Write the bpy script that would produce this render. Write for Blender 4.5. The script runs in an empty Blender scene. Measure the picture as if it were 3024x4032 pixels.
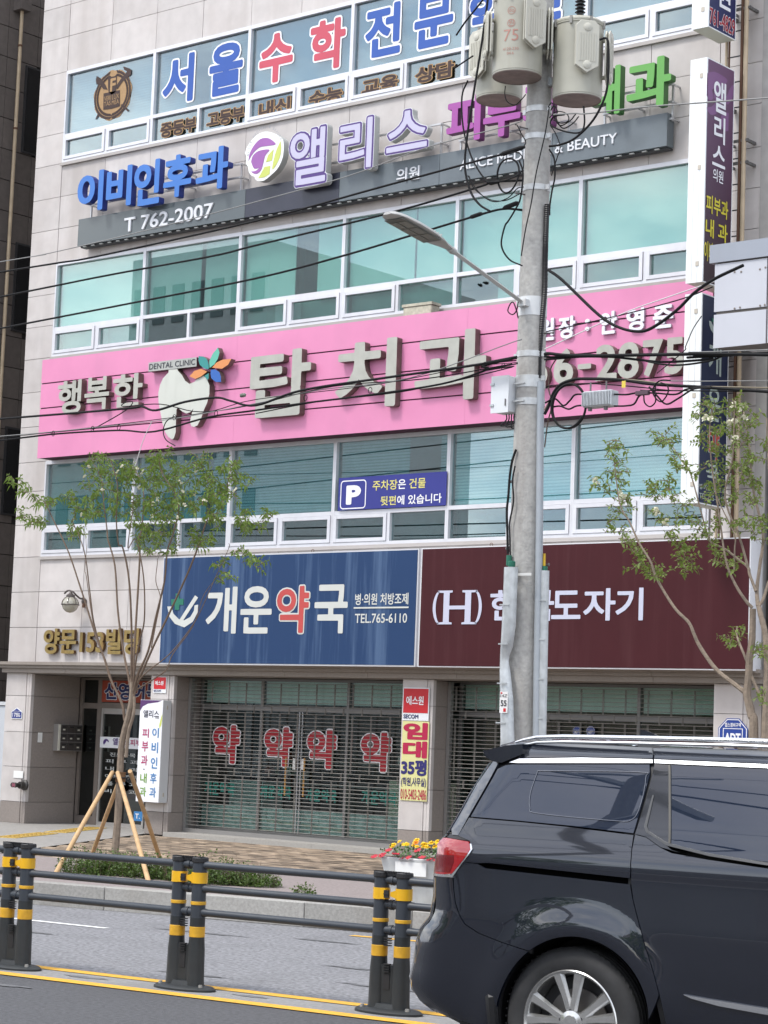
import bpy, bmesh, math, random
import numpy as np
from mathutils import Vector, Matrix
random.seed(7)
SC = bpy.context.scene
COL = SC.collection

# ---------------------------------------------------------------- camera
CAM = bpy.data.cameras.new('camera')
CAM.sensor_fit = 'HORIZONTAL'; CAM.sensor_width = 36.0
CAM.lens = 36.0 * 8500.0 / 3024.0
CAM.clip_start = 0.2; CAM.clip_end = 900.0
cam = bpy.data.objects.new('camera', CAM); COL.objects.link(cam)
def cam_axes(yaw, pitch, roll):
    d = Vector((-math.sin(yaw)*math.cos(pitch), math.cos(yaw)*math.cos(pitch), math.sin(pitch)))
    r = Vector((math.cos(yaw), math.sin(yaw), 0)); u = r.cross(d)
    c, s = math.cos(roll), math.sin(roll)
    return c*r + s*u, -s*r + c*u, d
r_, u_, d_ = cam_axes(.6955, .1038, .0379)
M = Matrix((r_, u_, -d_)).transposed().to_4x4(); M.translation = Vector((0, 0, 1.6))
cam.matrix_world = M
SC.camera = cam

# ---------------------------------------------------------------- sky, sun, exposure
SUN_EL, SUN_AZ = math.radians(58), math.radians(200)
w = bpy.data.worlds.new('World'); SC.world = w; w.use_nodes = True
nt = w.node_tree; bg = nt.nodes['Background']
sky = nt.nodes.new('ShaderNodeTexSky'); sky.sky_type = 'NISHITA'; sky.sun_disc = False
sky.sun_elevation = SUN_EL; sky.sun_rotation = SUN_AZ; sky.air_density = 1.0; sky.dust_density = 1.5
tc = nt.nodes.new('ShaderNodeTexCoord')
mp = nt.nodes.new('ShaderNodeMapping'); mp.inputs['Scale'].default_value = (1, 1, 2.6)
nz = nt.nodes.new('ShaderNodeTexNoise'); nz.inputs['Scale'].default_value = 2.3; nz.inputs['Detail'].default_value = 7
nz.inputs['Roughness'].default_value = .6
rp = nt.nodes.new('ShaderNodeValToRGB'); rp.color_ramp.elements[0].position = .42; rp.color_ramp.elements[1].position = .58
rp.color_ramp.elements[0].color = (.34, .34, .34, 1)
mx = nt.nodes.new('ShaderNodeMix'); mx.data_type = 'RGBA'
nt.links.new(tc.outputs['Generated'], mp.inputs['Vector']); nt.links.new(mp.outputs[0], nz.inputs['Vector'])
nt.links.new(nz.outputs['Fac'], rp.inputs['Fac']); nt.links.new(rp.outputs['Color'], mx.inputs['Factor'])
nz2 = nt.nodes.new('ShaderNodeTexNoise'); nz2.inputs['Scale'].default_value = 5.5; nz2.inputs['Detail'].default_value = 8; nz2.inputs['Roughness'].default_value = .62
rc2 = nt.nodes.new('ShaderNodeValToRGB'); rc2.color_ramp.elements[0].position = .36; rc2.color_ramp.elements[1].position = .64
rc2.color_ramp.elements[0].color = (.45, .50, .60, 1); rc2.color_ramp.elements[1].color = (1, 1, 1, 1)
cm = nt.nodes.new('ShaderNodeVectorMath'); cm.operation = 'SCALE'; cm.inputs['Scale'].default_value = 12.5      # cloud brightness, grey bellies to white tops
nt.links.new(mp.outputs[0], nz2.inputs['Vector']); nt.links.new(nz2.outputs['Fac'], rc2.inputs['Fac']); nt.links.new(rc2.outputs['Color'], cm.inputs[0]); nt.links.new(cm.outputs[0], mx.inputs[7])
nt.links.new(sky.outputs[0], mx.inputs[6])
nt.links.new(mx.outputs[2], bg.inputs['Color']); bg.inputs['Strength'].default_value = .13
sl = bpy.data.lights.new('sun', 'SUN'); sl.energy = 1.5; sl.angle = math.radians(12); sl.color = (1, .97, .92)
sun = bpy.data.objects.new('sun', sl); COL.objects.link(sun)
# direction towards the sun: behind the camera, high
sdir = Vector((math.sin(SUN_AZ)*math.cos(SUN_EL), math.cos(SUN_AZ)*math.cos(SUN_EL), math.sin(SUN_EL)))
sun.rotation_euler = sdir.to_track_quat('Z', 'Y').to_euler()
SC.view_settings.view_transform = 'Standard'; SC.view_settings.look = 'None'
SC.view_settings.exposure = 0.83; SC.view_settings.gamma = 1; SC.view_settings.use_curve_mapping = False
SC.cycles.max_bounces = 8; SC.cycles.transparent_max_bounces = 24

# ---------------------------------------------------------------- materials
def srgb(r, g, b):
    f = lambda c: (c/255/12.92) if c/255 <= .04045 else ((c/255+.055)/1.055)**2.4
    return (f(r)*.70, f(g)*.70, f(b)*.70)      # photographed tone -> surface colour
MATS = {}
def mat(name, col, rough=.6, metal=0., var=.0, scale=8., bump=0., bscale=60., streak=0., stcol=None, stscale=3.0, coat=0., spec=.5, det=5, dirt=0., dircol=(.12,.1,.08), emit=0.):
    if name in MATS: return MATS[name]
    m = bpy.data.materials.new(name); m.use_nodes = True; MATS[name] = m
    t = m.node_tree; b = t.nodes['Principled BSDF']
    b.inputs['Base Color'].default_value = (*col, 1); b.inputs['Roughness'].default_value = rough
    b.inputs['Metallic'].default_value = metal; b.inputs['Coat Weight'].default_value = coat
    b.inputs['Coat Roughness'].default_value = .03; b.inputs['Specular IOR Level'].default_value = spec
    if emit:
        b.inputs['Emission Color'].default_value = (*col, 1); b.inputs['Emission Strength'].default_value = emit
    cur = None
    geo = t.nodes.new('ShaderNodeNewGeometry')
    def noise(sc, d=det, vec=None):
        n = t.nodes.new('ShaderNodeTexNoise'); n.inputs['Scale'].default_value = sc; n.inputs['Detail'].default_value = d
        t.links.new(vec or geo.outputs['Position'], n.inputs['Vector']); return n
    if var:
        n = noise(scale); mr = t.nodes.new('ShaderNodeMapRange')
        mr.inputs['From Min'].default_value = .3; mr.inputs['From Max'].default_value = .7
        mr.inputs['To Min'].default_value = 1-var; mr.inputs['To Max'].default_value = 1+var
        t.links.new(n.outputs['Fac'], mr.inputs['Value'])
        vm = t.nodes.new('ShaderNodeVectorMath'); vm.operation = 'SCALE'; vm.inputs[0].default_value = col
        t.links.new(mr.outputs[0], vm.inputs['Scale']); cur = vm.outputs[0]
    if streak:
        mpn = t.nodes.new('ShaderNodeMapping'); mpn.inputs['Scale'].default_value = (stscale, stscale, stscale*.06)
        t.links.new(geo.outputs['Position'], mpn.inputs['Vector'])
        n = noise(1.0, 6, mpn.outputs[0]); rr = t.nodes.new('ShaderNodeValToRGB')
        rr.color_ramp.elements[0].position = .52; rr.color_ramp.elements[1].position = .75
        rr.color_ramp.elements[1].color = (streak, streak, streak, 1)
        t.links.new(n.outputs['Fac'], rr.inputs['Fac'])
        mm = t.nodes.new('ShaderNodeMix'); mm.data_type = 'RGBA'; t.links.new(rr.outputs['Color'], mm.inputs['Factor'])
        if cur: t.links.new(cur, mm.inputs[6])
        else: mm.inputs[6].default_value = (*col, 1)
        mm.inputs[7].default_value = (*(stcol or tuple(c*.5 for c in col)), 1); cur = mm.outputs[2]
    if dirt:
        n = noise(1.7, 8); rr = t.nodes.new('ShaderNodeValToRGB')
        rr.color_ramp.elements[0].position = .5; rr.color_ramp.elements[1].position = .78
        rr.color_ramp.elements[1].color = (dirt, dirt, dirt, 1)
        t.links.new(n.outputs['Fac'], rr.inputs['Fac'])
        mm = t.nodes.new('ShaderNodeMix'); mm.data_type = 'RGBA'; t.links.new(rr.outputs['Color'], mm.inputs['Factor'])
        if cur: t.links.new(cur, mm.inputs[6])
        else: mm.inputs[6].default_value = (*col, 1)
        mm.inputs[7].default_value = (*dircol, 1); cur = mm.outputs[2]
    if cur: t.links.new(cur, b.inputs['Base Color'])
    if bump:
        n = noise(bscale, 4); bp = t.nodes.new('ShaderNodeBump'); bp.inputs['Strength'].default_value = bump
        bp.inputs['Distance'].default_value = .01
        t.links.new(n.outputs['Fac'], bp.inputs['Height']); t.links.new(bp.outputs[0], b.inputs['Normal'])
    return m
def objvar(m, amt=.12):
    """slight per-object tone so cut stones differ"""
    t = m.node_tree; b = t.nodes['Principled BSDF']; oi = t.nodes.new('ShaderNodeObjectInfo')
    mr = t.nodes.new('ShaderNodeMapRange'); mr.inputs['To Min'].default_value = 1-amt; mr.inputs['To Max'].default_value = 1+amt
    t.links.new(oi.outputs['Random'], mr.inputs['Value'])
    vm = t.nodes.new('ShaderNodeVectorMath'); vm.operation = 'SCALE'
    l = b.inputs['Base Color'].links
    if l: t.links.new(l[0].from_socket, vm.inputs[0])
    else: vm.inputs[0].default_value = b.inputs['Base Color'].default_value[:3]
    t.links.new(mr.outputs[0], vm.inputs['Scale']); t.links.new(vm.outputs[0], b.inputs['Base Color'])
    return m
def glass(name, tint, refl=.2, rough=.0):
    if name in MATS: return MATS[name]
    m = bpy.data.materials.new(name); m.use_nodes = True; MATS[name] = m; t = m.node_tree
    t.nodes.remove(t.nodes['Principled BSDF']); out = t.nodes['Material Output']
    tr = t.nodes.new('ShaderNodeBsdfTransparent'); tr.inputs['Color'].default_value = (*tint, 1)
    gl = t.nodes.new('ShaderNodeBsdfGlossy'); gl.inputs['Roughness'].default_value = rough
    gl.inputs['Color'].default_value = (.93, .98, .98, 1)
    lw = t.nodes.new('ShaderNodeLayerWeight'); lw.inputs['Blend'].default_value = .35
    mr = t.nodes.new('ShaderNodeMapRange'); mr.inputs['To Min'].default_value = refl*.7; mr.inputs['To Max'].default_value = min(1, refl*2.2)
    t.links.new(lw.outputs['Facing'], mr.inputs['Value'])
    mxs = t.nodes.new('ShaderNodeMixShader'); t.links.new(mr.outputs[0], mxs.inputs['Fac'])
    t.links.new(tr.outputs[0], mxs.inputs[1]); t.links.new(gl.outputs[0], mxs.inputs[2])
    t.links.new(mxs.outputs[0], out.inputs['Surface'])
    return m

# ---------------------------------------------------------------- object helpers
def link(o, parent=None):
    COL.objects.link(o)
    if parent is not None:
        o.parent = parent; o.matrix_parent_inverse = Matrix.Translation(-parent.location)
    return o
def thing(name, label, cat, loc=(0, 0, 0), group=None):
    o = bpy.data.objects.new(name, None); o.location = loc; o.empty_display_size = .1
    COL.objects.link(o); o['label'] = label; o['category'] = cat
    if group: o['group'] = group
    return o
def sub(o, parent):
    """attach o (already linked) below parent mesh that sits at the world origin transform"""
    o.parent = parent; return o
def tag(o, label, cat, group=None):
    o['label'] = label; o['category'] = cat
    if group: o['group'] = group
    return o
def struct(o): o['kind'] = 'structure'; return o
def stuff(o): o['kind'] = 'stuff'; return o

class MB:
    def __init__(s): s.v = []; s.f = []
    def quadbox(s, P8):
        n = len(s.v); s.v += [tuple(p) for p in P8]
        for q in ((0,3,2,1),(4,5,6,7),(0,1,5,4),(1,2,6,5),(2,3,7,6),(3,0,4,7)): s.f.append(tuple(n+i for i in q))
        return s
    def box(s, x0, x1, y0, y1, z0, z1):
        return s.quadbox([(x0,y0,z0),(x1,y0,z0),(x1,y1,z0),(x0,y1,z0),(x0,y0,z1),(x1,y0,z1),(x1,y1,z1),(x0,y1,z1)])
    def obox(s, c, ax, hx, ay, hy, az, hz):
        c = Vector(c); ax = Vector(ax).normalized()*hx; ay = Vector(ay).normalized()*hy; az = Vector(az).normalized()*hz
        return s.quadbox([c-ax-ay-az, c+ax-ay-az, c+ax+ay-az, c-ax+ay-az, c-ax-ay+az, c+ax-ay+az, c+ax+ay+az, c-ax+ay+az])
    def tube(s, pts, rad, n=8, cap=True, flat=1.0):
        pts = [Vector(p) for p in pts]; k = len(pts)
        if not hasattr(rad, '__len__'): rad = [rad]*k
        base = len(s.v); prev = None
        for i, p in enumerate(pts):
            t = (pts[min(i+1, k-1)] - pts[max(i-1, 0)])
            t = t.normalized() if t.length > 1e-9 else Vector((0, 0, 1))
            if prev is None:
                a = Vector((0, 0, 1)) if abs(t.z) < .9 else Vector((1, 0, 0)); u = t.cross(a).normalized()
            else:
                u = prev - t*prev.dot(t); u = u.normalized() if u.length > 1e-6 else t.orthogonal().normalized()
            prev = u; v = t.cross(u)
            for j in range(n):
                a = 2*math.pi*j/n; s.v.append(tuple(p + rad[i]*(math.cos(a)*u + math.sin(a)*v*flat)))
        for i in range(k-1):
            for j in range(n):
                a = base+i*n+j; b = base+i*n+(j+1) % n; s.f.append((a, b, b+n, a+n))
        if cap:
            s.f.append(tuple(base+j for j in reversed(range(n)))); s.f.append(tuple(base+(k-1)*n+j for j in range(n)))
        return s
    def lathe(s, c, prof, n=20, axis=(0, 0, 1), cap=True):
        """prof: (radius, height along axis)"""
        ax = Vector(axis).normalized(); u = ax.orthogonal().normalized(); v = ax.cross(u); c = Vector(c); base = len(s.v); k = len(prof)
        for (r, h) in prof:
            for j in range(n):
                a = 2*math.pi*j/n; s.v.append(tuple(c + ax*h + r*(math.cos(a)*u + math.sin(a)*v)))
        for i in range(k-1):
            for j in range(n):
                a = base+i*n+j; b = base+i*n+(j+1) % n; s.f.append((a, b, b+n, a+n))
        if not cap: return s
        if prof[0][0] > 1e-5: s.f.append(tuple(base+j for j in reversed(range(n))))
        if prof[-1][0] > 1e-5: s.f.append(tuple(base+(k-1)*n+j for j in range(n)))
        return s
    def prism(s, poly, d):
        """poly: list of 3D points (convex or simple), extruded by vector d"""
        n = len(s.v); k = len(poly); d = Vector(d)
        s.v += [tuple(p) for p in poly]; s.v += [tuple(Vector(p)+d) for p in poly]
        s.f.append(tuple(range(n, n+k))); s.f.append(tuple(reversed(range(n+k, n+2*k))))
        for i in range(k):
            j = (i+1) % k; s.f.append((n+i, n+k+i, n+k+j, n+j))
        return s
    def mesh(s, name, m, smooth=False, fix=True, bev=0):
        me = bpy.data.meshes.new(name); me.from_pydata(s.v, [], s.f)
        if fix or bev:
            bm = bmesh.new(); bm.from_mesh(me)
            if bev: bmesh.ops.bevel(bm, geom=bm.edges[:], offset=bev, segments=1, affect='EDGES', clamp_overlap=True)
            bmesh.ops.recalc_face_normals(bm, faces=bm.faces[:]); bm.to_mesh(me); bm.free()
        me.materials.append(m)
        if smooth:
            me.polygons.foreach_set('use_smooth', [True]*len(me.polygons))
            try: me.set_sharp_from_angle(angle=math.radians(38))
            except Exception: pass
        return me
    def build(s, name, m, parent=None, smooth=False, fix=True, bev=0, **k):
        return link(bpy.data.objects.new(name, s.mesh(name, m, smooth, fix, bev)), parent)
def box(name, m, parent, *a, bev=0): return MB().box(*a).build(name, m, parent, bev=bev)
def spline(P, n=6):
    """Catmull-Rom through points"""
    P = [Vector(p) for p in P]
    if len(P) < 3: return P
    Q = [P[0]*2-P[1]] + P + [P[-1]*2-P[-2]]; out = []
    for i in range(1, len(Q)-2):
        for j in range(n):
            t = j/n; a, b, c, d = Q[i-1], Q[i], Q[i+1], Q[i+2]
            out.append(.5*((2*b) + (c-a)*t + (2*a-5*b+4*c-d)*t*t + (3*b-a-3*c+d)*t**3))
    out.append(P[-1]); return out

# ---------------------------------------------------------------- lettering
TSC = bpy.data.scenes.new('lettering'); TCOL = TSC.collection; TVL = TSC.view_layers[0]     # scratch scene for turning text into meshes
_tc = {}
def raw_text(s):
    if s in _tc: return _tc[s]
    c = bpy.data.curves.new('t', 'FONT'); c.body = s; c.resolution_u = 4
    o = bpy.data.objects.new('t', c); TCOL.objects.link(o); TVL.update()
    m = bpy.data.meshes.new_from_object(o.evaluated_get(TVL.depsgraph))
    V = np.array([v.co[:2] for v in m.vertices]) if len(m.vertices) else np.zeros((0, 2))
    cnt = {}
    for p in m.polygons:
        vs = p.vertices
        for i in range(len(vs)):
            e = tuple(sorted((vs[i], vs[(i+1) % len(vs)]))); cnt[e] = cnt.get(e, 0)+1
    E = np.array([e for e, c_ in cnt.items() if c_ == 1])
    bpy.data.objects.remove(o); bpy.data.curves.remove(c); bpy.data.meshes.remove(m)
    _tc[s] = (V, E); return _tc[s]
_lc = {}
def loops_of(s, bold):
    """outline loops of text s grown by `bold` em (distance field contour)"""
    key = (s, round(bold, 4))
    if key in _lc: return _lc[key]
    V, E = raw_text(s)
    if not len(V): _lc[key] = []; return []
    A = V[E[:, 0]]; B = V[E[:, 1]]
    w_ = V[:, 0].max()-V[:, 0].min()
    h = .0125 if len(s) <= 1 else .018
    pad = bold+.05
    xs = np.arange(V[:, 0].min()-pad, V[:, 0].max()+pad+h, h); ys = np.arange(V[:, 1].min()-pad, V[:, 1].max()+pad+h, h)
    F = np.zeros((len(xs), len(ys)))
    D = B-A; L2 = (D**2).sum(1)+1e-12
    for i0 in range(0, len(xs), 60):
        X, Y = np.meshgrid(xs[i0:i0+60], ys, indexing='ij'); Pp = np.stack([X.ravel(), Y.ravel()], 1)
        AP = Pp[:, None, :]-A[None]; t = np.clip((AP*D[None]).sum(2)/L2, 0, 1)
        d = np.sqrt(((AP - t[..., None]*D[None])**2).sum(2)).min(1)
        c1 = (A[None, :, 1] > Pp[:, 1:2]) != (B[None, :, 1] > Pp[:, 1:2])
        dy = B[:, 1]-A[:, 1]; dy = np.where(abs(dy) < 1e-9, 1e-9, dy)
        xc = A[None, :, 0] + (Pp[:, 1:2]-A[None, :, 1])/dy[None]*D[None, :, 0]
        ins = ((c1 & (Pp[:, 0:1] < xc)).sum(1) % 2) == 1
        F[i0:i0+60] = np.where(ins, -d, d).reshape(X.shape)
    F = F-bold
    seg = {}
    def pt(i, j, k, l):
        a, b = F[i, j], F[k, l]; t = a/(a-b) if a != b else .5
        return (xs[i]+(xs[k]-xs[i])*t, ys[j]+(ys[l]-ys[j])*t)
    I = F < 0
    act = (I[:-1, :-1] != I[1:, :-1]) | (I[:-1, :-1] != I[:-1, 1:]) | (I[1:, 1:] != I[1:, :-1]) | (I[1:, 1:] != I[:-1, 1:])
    for i, j in zip(*np.nonzero(act)):
        c = (I[i, j], I[i+1, j], I[i+1, j+1], I[i, j+1])
        e = [('h', i, j), ('v', i+1, j), ('h', i, j+1), ('v', i, j)]
        hit = [n for n in range(4) if c[n] != c[(n+1) % 4]]
        prs = [(hit[0], hit[1])] if len(hit) == 2 else ([(0, 1), (2, 3)] if c[1] != (F[i:i+2, j:j+2].mean() < 0) else [(3, 0), (1, 2)])
        for a, b in prs: seg.setdefault(e[a], []).append(e[b]); seg.setdefault(e[b], []).append(e[a])
    def co(k):
        o, i, j = k
        return pt(i, j, i+1, j) if o == 'h' else pt(i, j, i, j+1)
    loops = []; seen = set()
    for k0 in seg:
        if k0 in seen: continue
        lp = [k0]; seen.add(k0); cur = k0
        while True:
            nx = [n for n in seg[cur] if n not in seen]
            if not nx: break
            cur = nx[0]; seen.add(cur); lp.append(cur)
        if len(lp) > 5:
            P_ = [co(k) for k in lp]; out = [P_[0]]
            # greedy simplification
            i = 0; n = len(P_)
            while i < n-1:
                j = min(i+2, n-1); best = i+1
                while j < n and j-i < 40:
                    ax, ay = P_[i]; bx_, by = P_[j]; L = math.hypot(bx_-ax, by-ay)+1e-9
                    if max(abs((bx_-ax)*(ay-P_[k][1])-(ax-P_[k][0])*(by-ay))/L for k in range(i+1, j)) > .0028 if j > i+1 else False: break
                    best = j; j += 1
                out.append(P_[best]); i = best
            loops.append(out[:-1] if len(out) > 4 else out)
    _lc[key] = loops; return loops
_gm = {}
def glyph(s, bold, thick):
    """list of verts/faces in text space, depth 0 (front) .. -thick"""
    key = (s, round(bold, 4), thick > 0)
    if key not in _gm:
        c = bpy.data.curves.new('g', 'CURVE'); c.dimensions = '2D'; c.fill_mode = 'BOTH'
        if thick > 0: c.extrude = .5
        for lp in loops_of(s, bold):
            sp = c.splines.new('POLY'); sp.points.add(len(lp)-1); sp.use_cyclic_u = True
            for p, q in zip(sp.points, lp): p.co = (q[0], q[1], 0, 1)
        o = bpy.data.objects.new('g', c); TCOL.objects.link(o); TVL.update()
        m = bpy.data.meshes.new_from_object(o.evaluated_get(TVL.depsgraph))
        V = [tuple(v.co) for v in m.vertices]; Fc = [tuple(p.vertices) for p in m.polygons]
        bpy.data.objects.remove(o); bpy.data.curves.remove(c); bpy.data.meshes.remove(m)
        _gm[key] = (V, Fc)
    return _gm[key]
def ext(s):
    V, E = raw_text(s)
    return (V[:, 0].min(), V[:, 0].max(), V[:, 1].min(), V[:, 1].max()) if len(V) else (0, 0, 0, 0)
def F_map(y):                       # letters on a plane facing the street
    return lambda u, v, d: (u, y-d, v)
def S_map(x):                       # letters on a plane facing +x (u runs into the street depth)
    return lambda u, v, d: (x+d, u, v)
def make_glyph(name, s, b4, src, mp_, thick, m, parent, bold=.0, side=None, lift=0.):
    """src: extents in text space that map onto b4 = (u0,u1,v0,v1)"""
    V, Fc = glyph(s, bold, thick)
    if not V: return None
    sx = (b4[1]-b4[0])/(src[1]-src[0]); sz = (b4[3]-b4[2])/(src[3]-src[2])
    vs = []
    for x, y, z in V:
        vs.append(mp_(b4[0]+(x-src[0])*sx, b4[2]+(y-src[2])*sz, lift + ((z-.5)*thick if thick else 0)))
    me = bpy.data.meshes.new(name); me.from_pydata(vs, [], Fc)
    bm = bmesh.new(); bm.from_mesh(me); bmesh.ops.remove_doubles(bm, verts=bm.verts[:], dist=1e-5)
    bmesh.ops.recalc_face_normals(bm, faces=bm.faces[:]); bm.to_mesh(me); bm.free()
    me.materials.append(m)
    if side:
        me.materials.append(side)
        f0 = Vector(mp_(0, 0, 1)) - Vector(mp_(0, 0, 0))
        for p in me.polygons:
            if p.normal.dot(f0) < .7: p.material_index = 1
    return link(bpy.data.objects.new(name, me), parent)
def text(parent, s, b4, mp_, m, thick=.0, bold=.0, chars=True, outline=None, boxes=None, side=None, name='letter', lift=.004, olift=None, pn='letter_border'):
    """lettering fitted into b4; outline=(grow, material) puts a wider layer behind"""
    res = []
    if boxes:
        items = [(c, bx_, tuple(ext(c))) for c, bx_ in zip([c for c in s if c != ' '], boxes)]
    elif not chars:
        items = [(s, b4, tuple(ext(s)))]
    else:
        e = ext(s); items = []; sx = (b4[1]-b4[0])/(e[1]-e[0]); sz = (b4[3]-b4[2])/(e[3]-e[2])
        for i, c in enumerate(s):
            if c == ' ': continue
            r = ext(s[:i+1])[1]; ec = ext(c); l = r-(ec[1]-ec[0])
            items.append((c, (b4[0]+(l-e[0])*sx, b4[0]+(r-e[0])*sx, b4[2]+(ec[2]-e[2])*sz, b4[2]+(ec[3]-e[2])*sz), ec))
    for c, b, e in items:
        g = bold + (outline[0] if outline else 0)
        src = (e[0]-g, e[1]+g, e[2]-g, e[3]+g) if boxes or not chars else (e[0]-bold, e[1]+bold, e[2]-bold, e[3]+bold)
        if outline and not boxes and chars: src = e
        if chars and not boxes: src = e
        if outline:
            o2 = make_glyph(name, c, b, src, mp_, thick, outline[1], parent, bold+outline[0], side, lift)
            o1 = make_glyph(pn if False else 'letter_face', c, b, src, mp_, 0, m, None, bold, None, lift+(olift or .003))
            if o2 and o1: o1.parent = o2
            res.append(o2)
        else:
            res.append(make_glyph(name, c, b, src, mp_, thick, m, parent, bold, side, lift))
    return res
def poly_plate(name, pts, mp_, thick, m, parent, side=None, lift=0.):
    """flat shape from (u,v) outline"""
    mb = MB(); mb.prism([mp_(u, v, lift) for u, v in pts], Vector(mp_(0, 0, -thick))-Vector(mp_(0, 0, 0)))
    o = mb.build(name, m, parent)
    if side:
        o.data.materials.append(side); f0 = Vector(mp_(0, 0, 1))-Vector(mp_(0, 0, 0))
        for p in o.data.polygons:
            if p.normal.dot(f0) < .7: p.material_index = 1
    return o

# ================================================================ SETTING
asph_far = mat('asphalt_old', (.20, .20, .21), .9, var=.45, scale=30, bump=.8, bscale=80, dirt=.55, dircol=(.13,.13,.135))
asph_near = mat('asphalt_new', (.076, .076, .081), .88, var=.3, scale=34, bump=.5, bscale=120, dirt=.4, dircol=(.062,.062,.066))
grey_strip = mat('median_concrete', (.24, .235, .23), .9, var=.15, scale=30, bump=.4, bscale=120, dirt=.5, dircol=(.12,.115,.11))
conc = mat('pavement_concrete', (.30, .285, .265), .9, var=.1, scale=14, bump=.4, bscale=90, dirt=.35, dircol=(.19,.18,.17))
red_path = mat('red_path', (.25, .212, .203), .92, var=.14, scale=30, bump=.4, bscale=100, dirt=.3, dircol=(.2,.17,.16))
kerb_m = objvar(mat('kerb_granite', (.31, .30, .28), .85, var=.14, scale=40, bump=.3, bscale=90, dirt=.75, dircol=(.22,.2,.17)), .08)
yellow_m = mat('road_yellow', (.70, .38, .04), .75, var=.12, scale=25, dirt=.3, dircol=(.45,.28,.08))
white_m = mat('road_white', (.75, .75, .74), .7, var=.08, scale=40)

g = MB(); g.v = [(-300,-300,-.02),(300,-300,-.02),(300,300,-.02),(-300,300,-.02)]; g.f = [(0,1,2,3)]
struct(g.build('ground', asph_far, fix=False))
def fy(x): return 9.727 + .1263*(x+9.581)           # line of the median fence
def ky(x): return 13.05 + .2283*(x+14.83)           # face of the kerb
def strip(name, xs, fa, fb, z, m, kind=True, parent=None):
    b = MB()
    for x in xs: b.v += [(x, fa(x), z), (x, fb(x), z)]
    for i in range(len(xs)-1): b.f.append((2*i, 2*i+2, 2*i+3, 2*i+1))
    o = b.build(name, m, parent, fix=False)
    if kind: struct(o)
    return o
XS = [-70, -40, -25, -18, -15, -12, -9, -6, 0, 15, 60]
strip('near_road', XS, lambda x: -9.0, lambda x: fy(x)-.22, .0, asph_near)
strip('far_road', XS, lambda x: fy(x)+.20, lambda x: ky(x), .0, asph_far)
strip('median_strip', XS, lambda x: fy(x)-.22, lambda x: fy(x)+.20, .002, grey_strip)
strip('lane_line', XS, lambda x: fy(x)-.325, lambda x: fy(x)-.20, .006, yellow_m)
strip('lane_line', XS, lambda x: fy(x)+.13, lambda x: fy(x)+.25, .006, yellow_m)
for a in (-34, -27.5, -21, -14.9+.0):
    x1 = -12.78 if a > -15 else a+3
    strip('lane_line', [a-1.6, x1], lambda x: 11.98+.106*(x+13.65)-.04, lambda x: 11.98+.106*(x+13.65)+.03, .004, white_m)
strip('lane_line', [-11.4, 10], lambda x: ky(x)-.42, lambda x: ky(x)-.34, .004, yellow_m)
# dark stains and worn spots on the carriageway
stn = MB(); sr = random.Random(9)
for cx0, cy0, a_, b0 in [(-10.35, 9.62, .22, .05), (-9.1, 9.80, .14, .04), (-10.1, 10.35, .35, .05), (-8.9, 10.9, .4, .06), (-12.2, 12.5, .5, .05), (-11.2, 12.9, .35, .05), (-9.8, 11.6, .3, .04), (-12.9, 11.3, .4, .04), (-10.4, 8.9, .3, .05)]:
    n0 = len(stn.v); n = 18
    for i in range(n): a = 2*math.pi*i/n; k = sr.uniform(.55, 1.15); stn.v.append((cx0+a_*k*math.cos(a)-.1*b0*math.sin(a), cy0+b0*k*math.sin(a)+.13*a_*k*math.cos(a), .0045))
    stn.f.append(tuple(range(n0, n0+n)))
o = stn.build('road_stains', mat('oil_stain', (.135,.135,.14), .7, var=.3, scale=20), fix=False); stuff(o); tag(o, 'dark worn stains scattered on the grey asphalt', 'stains')
# pavement slabs
ry = lambda x: 15.55 + .19*(x+17.86)
cx = lambda y: -20.83 + (20.16-y)*.561              # edge between driveway concrete and brick paving
strip('cycle_path', [-60, -40, -25, -20, -15, -10, 0, 40], lambda x: ky(x)+.14, ry, .2, red_path)
base = MB(); base.box(-60, 40, 14.0, 26, -.02, .18)
b = MB(); xs = [-60, -25, cx(16), -16, -8, 40]
strip('pavement', [-60, -40, -25, -20, -15, -10, 0, 40], ry, lambda x: 20.45, .184, mat('mortar_bed', (.13, .11, .09), .95, var=.2, scale=30))
d = MB(); d.v = [(-60,ry(-60),.2),(cx(ry(-19)),ry(-18.6),.2),(cx(20.45),20.45,.2),(-60,20.45,.2)]; d.f = [(0,1,2,3)]
struct(d.build('driveway', conc, fix=False))
d = MB(); d.v = [(-60,20.45,.2),(-20.9,20.45,.2),(-20.9,24,.2),(-60,24,.2)]; d.f = [(0,1,2,3)]
struct(d.build('entrance_floor', conc, fix=False))
# kerb stones, each one a block
ks = thing('kerb', 'row of weathered grey granite kerb stones along the far pavement', 'kerb', (-14, ky(-14), 0))
ang = math.atan(.2283); tdir = Vector((math.cos(ang), math.sin(ang), 0)); ndir = Vector((-math.sin(ang), math.cos(ang), 0))
kme = MB().obox((0,0,.1), (1,0,0), .497, (0,1,0), .075, (0,0,1), .102).mesh('kerb_stone', kerb_m, bev=.006)
for i in range(-14, 26):
    o = bpy.data.objects.new('kerb_stone', kme); c = Vector((-14.55, ky(-14.55), 0)) + tdir*(i*1.0) + ndir*.075
    o.location = c + Vector((0, 0, random.uniform(-.003, .003))); o.rotation_euler = (0, 0, ang); link(o, ks)
kb = MB(); kb.v = []
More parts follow.
